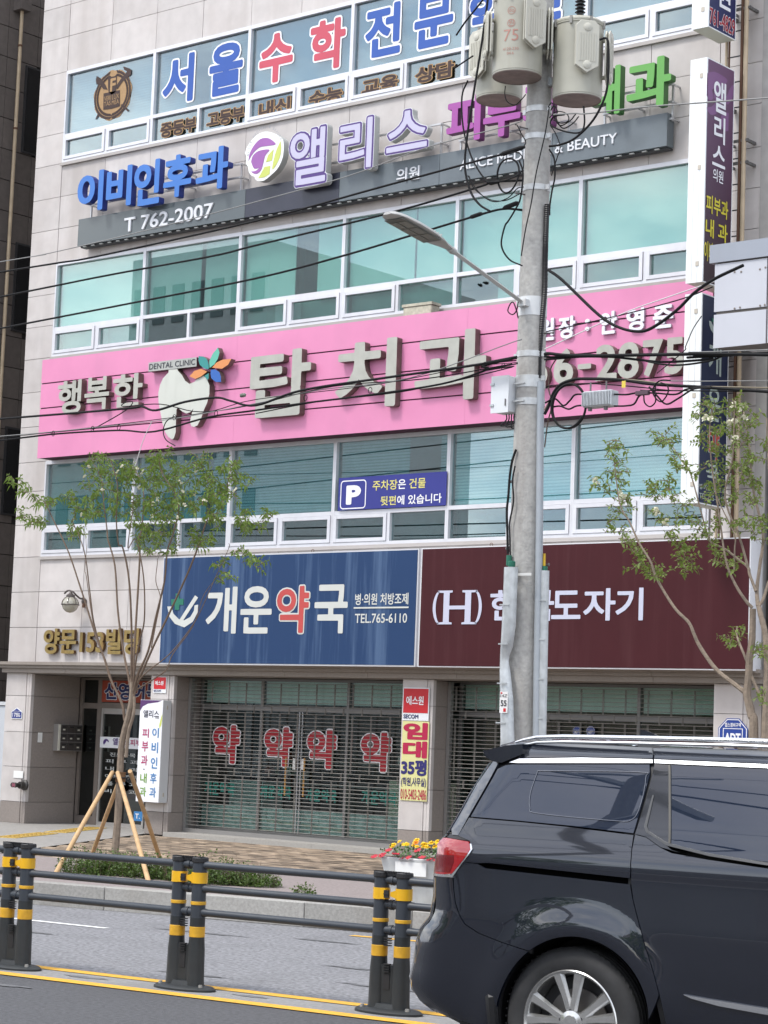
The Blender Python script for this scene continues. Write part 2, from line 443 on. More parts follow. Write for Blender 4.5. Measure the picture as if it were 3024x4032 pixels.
# brick pavers
brick_m = objvar(mat('paver_brick', (.25, .19, .135), .9, var=.38, scale=5, bump=.3, bscale=120), .62)
bm2 = mat('paver_brick_far', (.25, .19, .135), .9, var=.38, scale=5, bump=.3, bscale=120)
def island_tone(m, lo, hi):
    t = m.node_tree; b = t.nodes['Principled BSDF']; gi = t.nodes.new('ShaderNodeNewGeometry')
    mr = t.nodes.new('ShaderNodeMapRange'); mr.inputs['To Min'].default_value = lo; mr.inputs['To Max'].default_value = hi
    t.links.new(gi.outputs['Random Per Island'], mr.inputs['Value'])
    vm = t.nodes.new('ShaderNodeVectorMath'); vm.operation = 'SCALE'
    l = b.inputs['Base Color'].links
    if l: t.links.new(l[0].from_socket, vm.inputs[0])
    else: vm.inputs[0].default_value = b.inputs['Base Color'].default_value[:3]
    t.links.new(mr.outputs[0], vm.inputs['Scale']); t.links.new(vm.outputs[0], b.inputs['Base Color'])
    return m
island_tone(bm2, .38, 1.62)
pv = MB(); pv.box(-21.5, -6, 16, 20.4, .12, .17)
pav = pv.build('brick_pavement', MATS['mortar_bed']); struct(pav)
cells = []
y = 15.0; row = 0
rng = random.Random(3)
while y < 20.2:
    x = -21.2 + (row % 2)*.11
    while x < -7:
        if x > cx(y)+.12 and y > ry(x)+.03: cells.append((x, y))
        x += .222
    y += .111; row += 1
cells.sort(key=lambda c: (c[0] > -12.0, math.hypot(c[0], c[1])))
bme = MB().box(-.107, .107, -.0515, .0515, -.03, .0).mesh('brick', brick_m)
for (x, y) in cells[:300]:
    o = bpy.data.objects.new('brick', bme); o.location = (x, y, .199+rng.uniform(-.002, .002)); link(o, pav)
rest = MB()
for (x, y) in cells[300:]:
    z = .199+rng.uniform(-.002, .002); rest.box(x-.107, x+.107, y-.0515, y+.0515, z-.03, z)
stuff(rest.build('brick_field', bm2, pav))
# tactile guiding strip to the entrance
tac_m = mat('tactile_yellow', (.55, .38, .10), .8, var=.12, scale=20)
tg = thing('tactile_paving', 'worn yellow tactile strip curving over the driveway to the entrance door', 'tactile paving', (-21, 18.5, .2))
path = [(-27, 15.2), (-24, 16.1), (-20.55, 17.62), (-21.4, 19.2), (-22.35, 20.85)]
for i in range(len(path)-1):
    a, b_ = Vector((*path[i], .2)), Vector((*path[i+1], .2)); L = (b_-a).length; dr = (b_-a).normalized(); nr = Vector((-dr.y, dr.x, 0))
    n = int(L/.3)
    for k in range(n):
        c = a + dr*(k+.5)*.3; mb = MB(); mb.obox(c+Vector((0,0,.004)), dr, .147, nr, .15, (0,0,1), .004)
        for q in (-.09, -.03, .03, .09): mb.obox(c+nr*q+Vector((0,0,.011)), dr, .12, nr, .012, (0,0,1), .003)
        mb.build('tactile_tile', tac_m, tg)

# ---------------------------------------------------------------- neighbours
dark_st = objvar(mat('dark_stone', (.118, .10, .09), .75, var=.12, scale=10, bump=.15, bscale=60, dirt=.3, dircol=(.07,.06,.05)), .08)
seam_d = mat('seam_dark', (.03, .028, .026), .9)
black_gl = mat('black_glass', (.008, .009, .011), .12)
nb = thing('dark_stone_building', 'dark brown stone side wall of the neighbouring building at the left edge', 'building', (-28, 22, .2))
box('wall', seam_d, nb, -34, -25.23, 19.5, 30, .0, 15)
pm = MB().box(-.03, 0, .004, .596, .004, .466).mesh('stone_panel', dark_st)
wins = [(10.31,11.68),(7.53,8.90),(4.72,6.06)]
for j in range(31):
    for i in range(6):
        z0 = .2+.13+j*.4745; y0 = 19.6+i*.6
        if i >= 2 and any(z0+.4 > a and z0+.1 < b_ for a, b_ in wins) and i == 3: continue
        o = bpy.data.objects.new('stone_panel', pm); o.location = (-25.2, y0, z0); link(o, nb)
for a, b_ in wins:
    fr = MB(); fr.box(-25.24, -25.17, 21.17, 22.0, a, b_); f = fr.build('window', mat('dark_frame', (.03,.03,.032), .5), nb)
    p = MB(); p.box(-25.172, -25.165, 21.2, 21.97, a+.03, b_-.03); p.build('pane', black_gl, f)
brass = mat('tan_pipe', (.46, .36, .24), .45, var=.12, scale=6, streak=.7, stcol=(.22,.13,.07))
dpp = thing('drainpipe', 'tan metal drainpipe running down the dark stone wall at the left edge', 'drainpipe', (-25.12, 20.96, .2))
MB().tube([(-25.1,20.96,12.46),(-25.1,20.96,.2)], .028, 12).build('pipe', brass, dpp, smooth=True)
box('rain_hopper', dark_st, dpp, -25.19, -25.0, 20.86, 21.06, 12.46, 12.8)
for z in (3.2, 5.6, 8.0, 10.6, 11.9): MB().tube([(-25.1,20.96,z),(-25.1,20.96,z+.03)], .036, 10).build('bracket', mat('rust', (.12,.06,.035), .8), dpp)
gt = thing('alley_gate', 'pale grey metal panel closing the gap beside the dark stone building', 'gate', (-24.6, 20.6, .2))
x_g = -24.112
for i in range(3): box('metal_sheet', mat('pale_sheet', (.55,.58,.62), .5, var=.05, scale=5), gt, x_g-.02-.34*(i+1), x_g-.03-.34*i, 20.6, 20.63, .22, 1.84)
box('top_rail', mat('pale_sheet2', (.6,.62,.64), .5), gt, x_g-1.1, x_g, 20.58, 20.65, 1.85, 1.90)

# right-hand neighbour: light aluminium cladding
alu = objvar(mat('pale_cladding', (.62, .64, .68), .42, var=.03, scale=3, streak=.2, stcol=(.45,.46,.48)), .03)
rb = thing('clad_building', 'pale grey panel-clad building rising at the right edge', 'building', (-9, 21, .2))
box('wall', seam_d, rb, -11.52, 4, 20.43, 30, .2, 15)
zz = .2
while zz < 14.5:
    for i in range(6): box('cladding_panel', alu, rb, -11.55+i*1.2, -11.56+(i+1)*1.2, 20.36, 20.42, zz+.006, zz+1.2-.006)
    zz += 1.2

# the other side of the street, seen only in reflections
def far_block(x0, x1, y0, y1, h, col, label, n, fl):
    t = thing('apartment_block', label, 'building', ((x0+x1)/2, y1, 0)); m = mat('wall_'+label[:9].replace(' ', '_'), col, .85, var=.06, scale=2)
    box('wall', m, t, x0, x1, y0, y1, 0, h)
    for k in range(fl):
        for i in range(n):
            a = x0+(x1-x0)*(i+.2)/n; b_ = x0+(x1-x0)*(i+.8)/n; z = 1+k*(h-1)/fl
            box('window', mat('far_window', (.12,.15,.16), .2), t, a, b_, y1, y1+.04, z, z+(h-1)/fl*.55)
far_block(-58.5, -51.5, -26, -14, 19, (.56,.57,.58), 'grey apartment block across the street, seen in the window reflections', 7, 7)
far_block(-47, -34, -28, -16, 5.0, (.48,.38,.3), 'tan low block across the street behind the viewer', 0, 1)
far_block(-30, -12, -30, -18, 4.2, (.4,.4,.4), 'long grey block across the street behind the viewer', 0, 1)
far_block(-71, -59, -26, -14, 14, (.50,.49,.47), 'cream block across the street far to the left', 11, 5)
far_block(-8, 14, -30, -18, 9, (.5,.45,.42), 'wide pinkish block across the street behind the viewer', 20, 4)

# ================================================================ MAIN BUILDING
stone = objvar(mat('pale_granite', (.535, .50, .482), .7, var=.07, scale=5, bump=.08, bscale=90, dirt=.42, dircol=(.42,.37,.345), streak=.60, stcol=(.37,.33,.305), stscale=2.2), .075)
stone_d = objvar(mat('brown_granite', (.255, .222, .20), .7, var=.08, scale=40, bump=.1, bscale=90, dirt=.2, dircol=(.2,.17,.15)), .04)
joint = mat('joint', (.24, .215, .20), .9)
alf = mat('aluminium_frame', (.66, .66, .69), .38, metal=.25, var=.04, scale=6, streak=.25, stcol=(.42,.38,.36))
bd = thing('clinic_building', 'four-storey beige granite commercial building with teal ribbon windows and shop signs', 'building', (-17.8, 22, .2))
XL, XR = -23.93, -11.66
MX = [-23.34 + 1.828*k for k in range(7)]
BANDS = [(3.965, 5.335, 4.375), (6.84, 8.225, 7.238), (9.69, 11.06, 10.085)]
bw = MB()
for a, b_ in ((2.30, 3.965), (5.335, 6.84), (8.225, 9.69), (11.06, 14.0)): bw.box(XL+.03, XR-.03, 20.43, 20.75, a, b_)
for a, b_ in ((3.965, 5.335), (6.84, 8.225), (9.69, 11.06)):
    bw.box(XL+.03, -23.36, 20.43, 20.75, a+.001, b_-.001); bw.box(MX[6]+.02, XR-.03, 20.43, 20.75, a+.001, b_-.001)
bw.box(XL+.03, XL+.25, 20.76, 28, .2, 14); bw.box(XR-.25, XR-.03, 20.76, 28, .2, 14)
bw.box(XL+.26, XR-.26, 27, 27.3, .2, 14); bw.box(XL, XR, 20.7, 28, 14.01, 14.2)
bw.build('wall', joint, bd)
room = mat('room_wall', (.42, .42, .40), .9)
inn = MB()
for z in (2.45, 5.4, 8.3, 11.15): inn.box(XL+.27, XR-.27, 20.78, 26.9, z, z+.12)
inn.box(XL+.27, XR-.27, 25.2, 25.3, .2, 13)
for x in (-19.66, -16.01): inn.box(x-.05, x+.05, 21.6, 25.1, 2.6, 13)
inn.build('interior', room, bd)
ROWS = [2.47,2.96,3.465,3.965,4.43,4.91,5.335,5.85,6.355,6.84,7.31,7.77,8.225,8.72,9.195,9.69,10.15,10.63,11.06,11.59,12.07,12.55,13.03,13.5,14.0]
COLS = [-23.34 + .915*k for k in range(13)]
npan = 0
def panel(x0, x1, z0, z1):
    global npan
    g = .0035
    if x1-x0 < .05 or z1-z0 < .05: return
    box('stone_panel', stone, bd, x0+g, x1-g, 20.395+random.uniform(0, .003), 20.428, z0+g, z1-g); npan += 1
for z0, z1 in zip(ROWS[:-1], ROWS[1:]):
    inband = any(z0 >= a-.01 and z1 <= b_+.01 for a, b_, _ in BANDS)
    panel(XL, -23.345, z0, z1)
    panel(-12.355, -11.80, z0, z1); 
    if inband: continue
    if 5.34 <= z0 and z1 <= 6.85: continue          # hidden by the pink sign boards
    for x0, x1 in zip(COLS[:-1], COLS[1:]):
        panel(x0, min(x1, -12.36), z0, z1)
struct_edge = MB().box(-11.795, XR, 20.36, 20.43, 2.47, 14).build('corner_pilaster', mat('grey_metal_edge', (.30,.29,.28), .6, var=.1, scale=8), bd)
# returns of the left corner
for z0, z1 in zip(ROWS[:-1], ROWS[1:]):
    for k in range(4): box('stone_panel', stone, bd, XL, XL+.028, 20.43+.9*k+.004, 20.43+.9*(k+1)-.004, z0+.004, z1-.004)

# ---- ribbon windows
g4 = glass('glass_fourth', (.52,.70,.76), .19); g3 = glass('glass_third', (.64,.80,.77), .16); g2 = glass('glass_second', (.56,.75,.76), .20)
PAT = ['SS','FF','SS','SF','FS','SS']
blind_mats = {
 'film': mat('frosted_blind', (.86,.90,.89), .8),
 'dim': mat('dim_blind', (.34,.40,.42), .8),
 'mid': mat('slat_blind', (.60,.66,.66), .8),
}
def slat_mat(name, ca, cb, freq):
    m = mat(name, ca, .7); t = m.node_tree; b = t.nodes['Principled BSDF']; geo = t.nodes.new('ShaderNodeNewGeometry')
    sx = t.nodes.new('ShaderNodeSeparateXYZ'); t.links.new(geo.outputs['Position'], sx.inputs[0])
    mu = t.nodes.new('ShaderNodeMath'); mu.operation = 'MULTIPLY'; mu.inputs[1].default_value = freq; t.links.new(sx.outputs['Z'], mu.inputs[0])
    fr = t.nodes.new('ShaderNodeMath'); fr.operation = 'FRACT'; t.links.new(mu.outputs[0], fr.inputs[0])
    r = t.nodes.new('ShaderNodeValToRGB'); r.color_ramp.elements[0].color = (*cb, 1); r.color_ramp.elements[1].color = (*ca, 1)
    r.color_ramp.elements[0].position = .15; r.color_ramp.elements[1].position = .5
    t.links.new(fr.outputs[0], r.inputs['Fac']); t.links.new(r.outputs['Color'], b.inputs['Base Color'])
    return m
slat2 = slat_mat('venetian_light', (.84,.90,.90), (.44,.54,.56), 26)
slat4 = slat_mat('venetian_dim', (.32,.40,.43), (.22,.28,.31), 26)
slat2d = slat_mat('venetian_dark', (.42,.56,.58), (.20,.30,.32), 26)
curt = mat('teal_curtain', (.26,.42,.40), .9, var=.1, scale=2)
FLB = [  # blind per storey and bay, window brightness put into its tone: (x fraction 0..1 list, material)
 [[(0,1,curt)], [(0,.72,curt),(.78,1,slat2d)], [(0,1,slat2d)], [(0,.62,slat2d),(.9,1,slat2d)], [(0,1,slat2)], [(0,1,slat2)]],
 [[(0,1,blind_mats['film'])], [(0,.55,blind_mats['mid']),(.6,1,blind_mats['mid'])], [(0,.5,blind_mats['film']),(.72,1,blind_mats['film'])], [(0,.6,blind_mats['film']),(.62,1,blind_mats['film'])], [(0,1,blind_mats['film'])], [(0,1,blind_mats['film'])]],
 [[(0,1,slat4)], [(0,.3,slat4),(.55,1,slat4)], [(0,1,blind_mats['dim'])], [(0,1,blind_mats['dim'])], [(0,1,blind_mats['dim'])], [(0,.9,blind_mats['dim'])]],
]
dark_room = mat('dark_interior', (.10,.13,.135), .9)  # sheets behind the lower panes, the room's darkness put into their colour
for fi, (z0, z1, zs) in enumerate(BANDS):
    G = (g2, g3, g4)[fi]
    for k in range(6):
        x0, x1 = MX[k], MX[k+1]; f = MB(); e = .0008; t = .026
        f.box(x0+e, x0+t, 20.385, 20.455, z0, z1); f.box(x1-t, x1-e, 20.385, 20.455, z0, z1)
        f.box(x0+t, x1-t, 20.388, 20.455, z1-.05, z1); f.box(x0+t, x1-t, 20.383, 20.455, z0, z0+.04)
        f.box(x0+t, x1-t, 20.388, 20.455, zs-.02, zs+.03)
        xm = (x0+x1)/2; f.box(xm-.022, xm+.022, 20.388, 20.455, z0+.04, zs-.02)
        fo = f.build('window', alf, bd)
        MB().box(x0+t, x1-t, 20.435, 20.441, zs+.03, z1-.05).build('pane', G, fo)
        for h, (a, b_) in enumerate(((x0+t, xm-.022), (xm+.022, x1-t))):
            if PAT[k][h] == 'S':
                s = MB(); q = .045; a2, b2, c2, d2 = a+.004, b_-.004, z0+.044, zs-.024
                s.box(a2, a2+q, 20.372, 20.44, c2, d2); s.box(b2-q, b2, 20.372, 20.44, c2, d2)
                s.box(a2+q, b2-q, 20.374, 20.44, c2, c2+q); s.box(a2+q, b2-q, 20.374, 20.44, d2-q, d2)
                s.build('sash', alf, fo); MB().box(a2+q, b2-q, 20.415, 20.42, c2+q, d2-q).build('pane', G, fo)
            else:
                MB().box(a, b_, 20.435, 20.441, z0+.04, zs-.02).build('pane', G, fo)
        for (a, b_, m) in FLB[fi][k]:
            MB().box(x0+.03+(x1-x0-.06)*a, x0+.03+(x1-x0-.06)*b_, 20.50, 20.512, zs-.01 if fi else zs-.0, z1-.03).build('blind', m, fo)
        lowm = [dark_room, curt, dark_room][fi] if k not in (0,) else [curt, blind_mats['mid'], blind_mats['dim']][fi]
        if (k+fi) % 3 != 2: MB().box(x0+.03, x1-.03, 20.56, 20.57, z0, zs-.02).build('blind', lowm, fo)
        if (k*2+fi) % 4 == 1: MB().box(xm-.35, xm+.1, 20.52, 20.53, z0+.02, zs-.02).build('blind', blind_mats['mid'], fo)
# a thin dark reveal line round the bands and sills
sil = mat('sill', (.40,.37,.35), .6, streak=.3, stcol=(.25,.2,.16))
for z0, z1, zs in BANDS: box('window_sill', sil, bd, MX[0]-.01, MX[6]+.01, 20.36, 20.382, z0-.045, z0-.002)
for z0, z1, zs in BANDS: box('window_head', joint, bd, MX[0]-.012, MX[6]+.012, 20.40, 20.43, z1+.001, z1+.012)

# ---- cornice above the ground floor
cn = mat('cornice_granite', (.27,.235,.205), .7, var=.06, scale=30, dirt=.3, dircol=(.16,.13,.11))
xc = XL-.09
for i in range(9):
    a = xc + (XR+.03-xc)*i/9; b_ = xc + (XR+.03-xc)*(i+1)/9 - .004
    m = MB(); m.box(a, b_, 20.26, 20.44, 2.425, 2.468); m.box(a+(.02 if i == 0 else 0), b_, 20.30, 20.44, 2.382, 2.424); m.box(a+(.04 if i == 0 else 0), b_, 20.34, 20.44, 2.315, 2.381)
    m.build('cornice_stone', objvar(cn, .0) if False else cn, bd)
# ---- ground-floor piers built of blocks
def pier(x0, x1, grooves, m=stone, side=None):
    zs_ = [.2, .50, .99, 1.48, 1.99, 2.312]
    for z0, z1 in zip(zs_[:-1], zs_[1:]):
        mm = stone_d if z0 < .3 else m
        xs = [x0]+grooves+[x1]
        for a, b_ in zip(xs[:-1], xs[1:]): box('pier_stone', mm, bd, a+.002, b_-.002, 20.395 if b_-a > .2 else 20.405, 20.46, z0+.003, z1-.003)
pier(XL, -23.40, [-23.50, -23.45]); pier(-20.98, -20.55, [-20.64, -20.595]); pier(-16.62, -16.15, [-16.24, -16.195]); pier(-12.26, -11.80, [-11.9, -11.85])
box('pier_stone', joint, bd, -11.798, XR, 20.37, 20.46, .2, 2.31)
cores = MB()
for a, b_, d in ((XL+.01, -23.43, 21.34), (-20.95, -20.58, 21.34), (-16.59, -16.18, 20.75), (-12.23, -11.70, 20.75)): cores.box(a, b_, 20.461, d, .2, 2.312)
cores.box(XL+.26, XR-.26, 20.50, 21.3, 2.30, 2.40)
cores.build('pier_core', joint, bd)
def jamb(x, y0, y1, face):
    ys = [y0]+([y0+(y1-y0)/1.0])
    for z0, z1 in zip([.2,.5,.99,1.48,1.99], [.5,.99,1.48,1.99,2.299]):
        box('jamb_stone', stone_d, bd, min(x, x+face*.025), max(x, x+face*.025), y0+.003, y1-.003, z0+.003, z1-.003)
jamb(-23.405, 20.46, 21.33, -1); jamb(-20.575, 20.46, 20.74, 1) if False else None
jamb(-20.555, 20.46, 20.72, -1); jamb(-16.155, 20.46, 20.72, -1); jamb(-20.975, 20.46, 21.33, 1); jamb(-16.615, 20.46, 20.72, 1); jamb(-12.255, 20.46, 20.72, 1)
# ---- entrance door wall (recessed)
dkf = mat('bronze_frame', (.20,.17,.15), .5, metal=.3, var=.1, scale=8)
stf = mat('steel_frame', (.52,.50,.48), .35, metal=.6, var=.05, scale=8)
dg = glass('door_glass', (.10,.20,.20), .10)
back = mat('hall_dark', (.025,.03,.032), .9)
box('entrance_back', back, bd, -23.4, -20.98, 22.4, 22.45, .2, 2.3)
ef = MB(); Y0, Y1 = 21.33, 21.39
ef.box(-23.39, -23.33, Y0, Y1, .2, 2.29); ef.box(-23.02, -22.94, Y0, Y1, .2, 2.29); ef.box(-21.08, -21.0, Y0, Y1, .2, 2.29)
ef.box(-23.33, -23.02, Y0+.002, Y1, 1.85, 1.93); ef.box(-22.94, -21.08, Y0+.002, Y1, 1.86, 1.94); ef.box(-23.33, -23.02, Y0+.002, Y1, .2, .32); ef.box(-22.94, -21.08, Y0+.002, Y1, 2.26, 2.29); ef.box(-23.33,-23.02, Y0+.002, Y1, 2.26, 2.29)
door = ef.build('entrance_door', dkf, bd)
MB().box(-23.33, -23.02, 21.36, 21.366, .32, 1.85).build('pane', dg, door); MB().box(-23.33, -23.02, 21.36, 21.366, 1.93, 2.26).build('pane', dg, door)
MB().box(-22.90, -22.02, 21.36, 21.366, .25, 1.86).build('pane', dg, door); MB().box(-21.98, -21.1, 21.36, 21.366, .25, 1.86).build('pane', dg, door)
MB().box(-22.94, -22.90, 21.34, 21.38, .2, 1.86).box(-22.02, -21.98, 21.34, 21.38, .2, 1.86).box(-22.90,-22.02,21.345,21.38,.2,.25).box(-22.90,-22.02,21.345,21.38,1.78,1.86).build('door_rail', stf, door)
# ---- shops behind grilles
def shop(x0, x1, name):
    y = 20.92
    fr = MB(); ms_ = [x0+.02, x0+(x1-x0)*.285, x0+(x1-x0)*.665, x1-.06]
    for m in ms_: fr.box(m-.02, m+.02, y, y+.05, .3, 2.29)
    fr.box(x0, x1, y+.002, y+.052, 1.88, 1.94); fr.box(x0, x1, y+.002, y+.052, .27, .32); fr.box(x0, x1, y+.002, y+.052, 2.27, 2.30)
    f = fr.build('shop_front', mat('shop_frame', (.22,.215,.21), .4, metal=.4), bd)
    for a, b_ in zip(ms_[:-1], ms_[1:]): MB().box(a+.02, b_-.02, y+.02, y+.026, .32, 1.88).build('pane', glass('shop_glass', (.76,.84,.82), .055), f)
    for a, b_ in zip(ms_[:-1], ms_[1:]):
        MB().box(a+.02, b_-.02, y+.02, y+.026, 1.94, 2.27).build('pane', MATS['shop_glass'], f)
        MB().box(a+.03, b_-.03, y+.06, y+.07, 1.98, 2.27).build('roller_blind', mat('pale_blind', (.86,.93,.90), .8, streak=.4, stcol=(.5,.6,.58), stscale=8), f)
    for k_, (a, b_) in enumerate(zip(ms_[:-1], ms_[1:])):
        MB().box(a+.03, b_-.03, y+.061, y+.068, .33, .62).build('lower_film', mat('frost_film', (.30,.35,.35), .7, var=.35, scale=12), f)
    return f, y
f1, ys = shop(-20.55, -16.62, 'a')
stl = mat('chrome_bar', (.62,.62,.64), .25, metal=.8)
MB().box(-18.75, -18.735, ys-.01, ys+.01, .32, 1.88).box(-18.70, -18.685, ys-.01, ys+.01, .32, 1.88).build('door_edge', stl, f1)
for x in (-18.92, -18.60): MB().tube([(x, ys-.04, .80), (x, ys-.04, 1.29)], .012, 8).build('door_handle', mat('amber_wood', (.45,.24,.07), .4), f1)
for x in (-18.80, -18.66): MB().box(x-.035, x+.035, ys-.004, ys-.001, 1.14, 1.28).build('notice', mat('white_paper', (.75,.75,.73), .7), f1)
f2, ys = shop(-16.15, -12.26, 'b')
# shop contents
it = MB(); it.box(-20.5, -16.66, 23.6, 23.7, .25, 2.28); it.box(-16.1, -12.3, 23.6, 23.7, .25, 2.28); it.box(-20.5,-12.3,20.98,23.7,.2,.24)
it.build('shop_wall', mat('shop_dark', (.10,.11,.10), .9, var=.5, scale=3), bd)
cr = random.Random(11)
cabs = [( -20.3,-19.7,21.3,21.7,.25,.95,(.28,.33,.32)), (-17.6,-16.9,21.4,21.9,.25,1.05,(.55,.53,.42)), (-17.3,-16.75,21.25,21.4,1.05,1.2,(.5,.42,.3)),
        (-15.2,-14.6,21.5,22.0,.25,1.0,(.5,.5,.46)), (-13.9,-13.0,21.6,22.1,.25,.9,(.35,.33,.3))]
for a in cabs: box('display_counter', mat('counter_%d' % int(a[6]*100 if False else a[0]*-10), tuple(min(.9, 1.5*q) for q in a[6]), .6, var=.15, scale=6), bd, *a[:6])
for i in range(26):
    x = cr.choice([cr.uniform(-20.3,-19.6), cr.uniform(-18,-16.8), cr.uniform(-15.9,-12.5)]); z = cr.choice([.95, 1.05, 1.25, 1.45]); s = cr.uniform(.05, .11)
    c = cr.choice([(.6,.6,.55),(.5,.15,.1),(.12,.2,.4),(.65,.55,.3),(.3,.45,.4),(.7,.68,.66)])
    box('packet', mat('pack_%d%d' % (int(c[0]*10), int(c[2]*10)), c, .6), bd, x, x+s, 21.9, 22.0, z, z+s*1.3)
MB().box(-20.4, -16.7, 21.85, 22.02, .92, .94).box(-20.4, -16.7, 21.85, 22.02, 1.22, 1.24).box(-16, -12.4, 21.85, 22.02, 1.02, 1.04).build('shelf', mat('shelf_grey', (.25,.25,.24), .7), bd)
# ---- roller grilles
rod_m = mat('grille_steel', (.25,.235,.215), .5, metal=.3, var=.15, scale=10)
def grille(x0, x1):
    rails = MB(); rails.box(x0+.003, x0+.05, 20.68, 20.74, .24, 2.29); rails.box(x1-.05, x1-.003, 20.68, 20.74, .24, 2.29); rails.box(x0+.05, x1-.05, 20.67, 20.73, .245, .30)
    g_ = rails.build('roller_grille', mat('grille_rail', (.30,.29,.28), .45, metal=.5), bd)
    me = MB().tube([(x0+.04, 20.70, 0), (x1-.04, 20.70, 0)], .0046, 6).mesh('grille_rod', rod_m, smooth=True)
    zs_ = []; z = .345
    while z < 2.27: zs_.append(z); z += .0485
    for z in zs_:
        o = bpy.data.objects.new('grille_rod', me); o.location = (0, 0, z); link(o, g_)
    lk = MB(); n = 13
    for i in range(n):
        for j, z in enumerate(zs_[:-1]):
            sh = .5 if (8 <= (len(zs_)-j) <= 9 or j in (14, 15)) else 0
            x = x0+.12+(x1-x0-.24)*(i+sh)/(n-1)
            if x > x1-.06: continue
            lk.box(x-.009, x-.0055, 20.694, 20.706, z, z+.0485); lk.box(x+.0055, x+.009, 20.694, 20.706, z, z+.0485)
    stuff(lk.build('grille_links', rod_m, g_, fix=False))
grille(-20.55, -16.62); grille(-16.15, -12.26)
# steps below the grilles
for a, b_ in ((-20.56, -16.63), (-16.14, -12.27)):
    for i in range(3): box('threshold_stone', mat('step_stone', (.36,.34,.31), .8, var=.06, scale=30), bd, a+(b_-a)*i/3+.002, a+(b_-a)*(i+1)/3-.002, 20.33, 20.95, .15, .245)

# ================================================================ SIGNS
FG = F_map(20.431)                     # film on the outside of the fourth-floor glass / frames
blue_l = mat('film_blue', srgb(52,98,190), .5, var=.04, scale=4); red_l = mat('film_red', srgb(222,88,108), .5, var=.04, scale=4)
white_l = mat('film_white', (.78,.78,.80), .5); brown_l = mat('film_brown', srgb(70,48,42), .6, var=.2, scale=30); gold_l = mat('film_gold', srgb(190,152,104), .5, var=.12, scale=30)
t = thing('window_lettering', 'big blue and pink-red Korean letters with white borders stuck across the top-floor windows', 'lettering', (-18, 20.38, 10.1))
W4 = [(-21.388,-20.732,10.191,10.93),(-20.485,-19.805,10.167,10.942),(-19.548,-18.891,10.182,10.91),(-18.64,-17.978,10.195,10.928),(-17.689,-17.05,10.213,10.944)]
zt = sum(b[3] for b in W4)/5; zb = sum(b[2] for b in W4)/5; wd = sum(b[1]-b[0] for b in W4)/5
W4.append((-16.877, -16.206, zb, zt))
px_ = W4[5][0]-W4[4][0]
for i in range(2): W4.append((W4[5][0]+px_*(i+1)*.98+.05, W4[5][1]+px_*(i+1)*.98+.05, zb, zt))
for c, b, m in zip('서울수학전문학원', W4, [blue_l,blue_l,red_l,red_l,blue_l,blue_l,blue_l,blue_l]):
    text(t, c, b, FG, m, boxes=[b], bold=.036, outline=(.036, white_l), name='letter', lift=.002)
x_ = -14.056
text(t, '교과', (x_, x_+.62, 10.32, 10.66), FG, brown_l, bold=.02, outline=(.04, white_l))
t = thing('window_lettering', 'small dark brown gold-edged words on the lower top-floor panes', 'lettering', (-18, 20.38, 9.8))
FS_ = F_map(20.411)
for s, b in (('중등부', (-21.332,-20.654,9.768,9.957)), ('고등부', (-20.432,-19.752,9.777,9.964)), ('내신', (-19.46,-18.913,9.756,9.957)),
             ('수능', (-18.569,-18.011,9.765,9.955)), ('교육', (-17.656,-17.085,9.773,9.954)), ('상담', (-16.774,-16.186,9.777,9.97))):
    text(t, s, b, FS_, brown_l, bold=.035, outline=(.05, gold_l))
# crest
t = thing('crest_sticker', 'gold and dark brown round crest with book and wreath on the top-left window', 'sticker', (-22.4, 20.43, 10.2))
CF = F_map(20.43)
def c2(*p): return [(a[0], a[2]) for a in p]
cen = (-22.387,20.43,10.559); rx = 0.3879999999999999; rz = 0.36350000000000016
crs = [(cen[0]+rx*math.cos(a)*(1+.03*math.sin(9*a)), cen[2]+rz*math.sin(a)*(1+.03*math.cos(11*a))) for a in [i*math.pi/30 for i in range(60)]]
cp = poly_plate('disc', crs, CF, .002, gold_l, t)
for i in range(44):
    a = -math.pi/2 + (i//2+.7)*(math.pi*.93/22)*(1 if i % 2 else -1)
    for s in (-1, 1):
        r = 1-.075+.07*s; c_ = Vector((cen[0]+rx*r*.93*math.cos(a), cen[2]+rz*r*.93*math.sin(a)))
        dr = Vector((-math.sin(a), math.cos(a)))*(1 if i % 2 else -1); dr = (dr + Vector((math.cos(a), math.sin(a)))*.5*s).normalized(); nn = Vector((-dr.y, dr.x))
        L = .044; q = [c_-dr*L, c_+nn*.019, c_+dr*L, c_-nn*.019]
        MB().prism([CF(p.x, p.y, .003) for p in q], (0, -.001, 0)).build('wreath_leaf', brown_l, cp)
def P26(*pts): return pts
for nm, pts in (('book', [(-22.572,10.61),(-22.234,10.604),(-22.216,10.364),(-22.391,10.355),(-22.559,10.368)]),
                ('shield', [(-22.493,10.833),(-22.312,10.826),(-22.299,10.652),(-22.323,10.589),(-22.397,10.561),(-22.467,10.613),(-22.482,10.683)]),
                ('torch', [(-22.222,10.767),(-22.168,10.805),(-22.118,10.756),(-22.19,10.715),(-22.287,10.623),(-22.311,10.681)]),
                ('torch_flame', [(-22.188,10.942),(-22.091,10.905),(-22.013,10.858),(-22.017,10.792),(-22.09,10.765),(-22.141,10.82),(-22.106,10.854),(-22.165,10.885)]),
                ('torch_foot', [(-22.718,10.255),(-22.675,10.323),(-22.635,10.303),(-22.698,10.245)]),
                ('quill', [(-22.752,10.837),(-22.733,10.894),(-22.647,10.839),(-22.543,10.733),(-22.489,10.65),(-22.577,10.672),(-22.67,10.768),(-22.728,10.764)]),
                ('quill_tip', [(-22.204,10.382),(-22.166,10.389),(-22.027,10.273),(-22.044,10.256)])):
    poly_plate(nm, pts, CF, .0012, brown_l, cp, lift=.005)
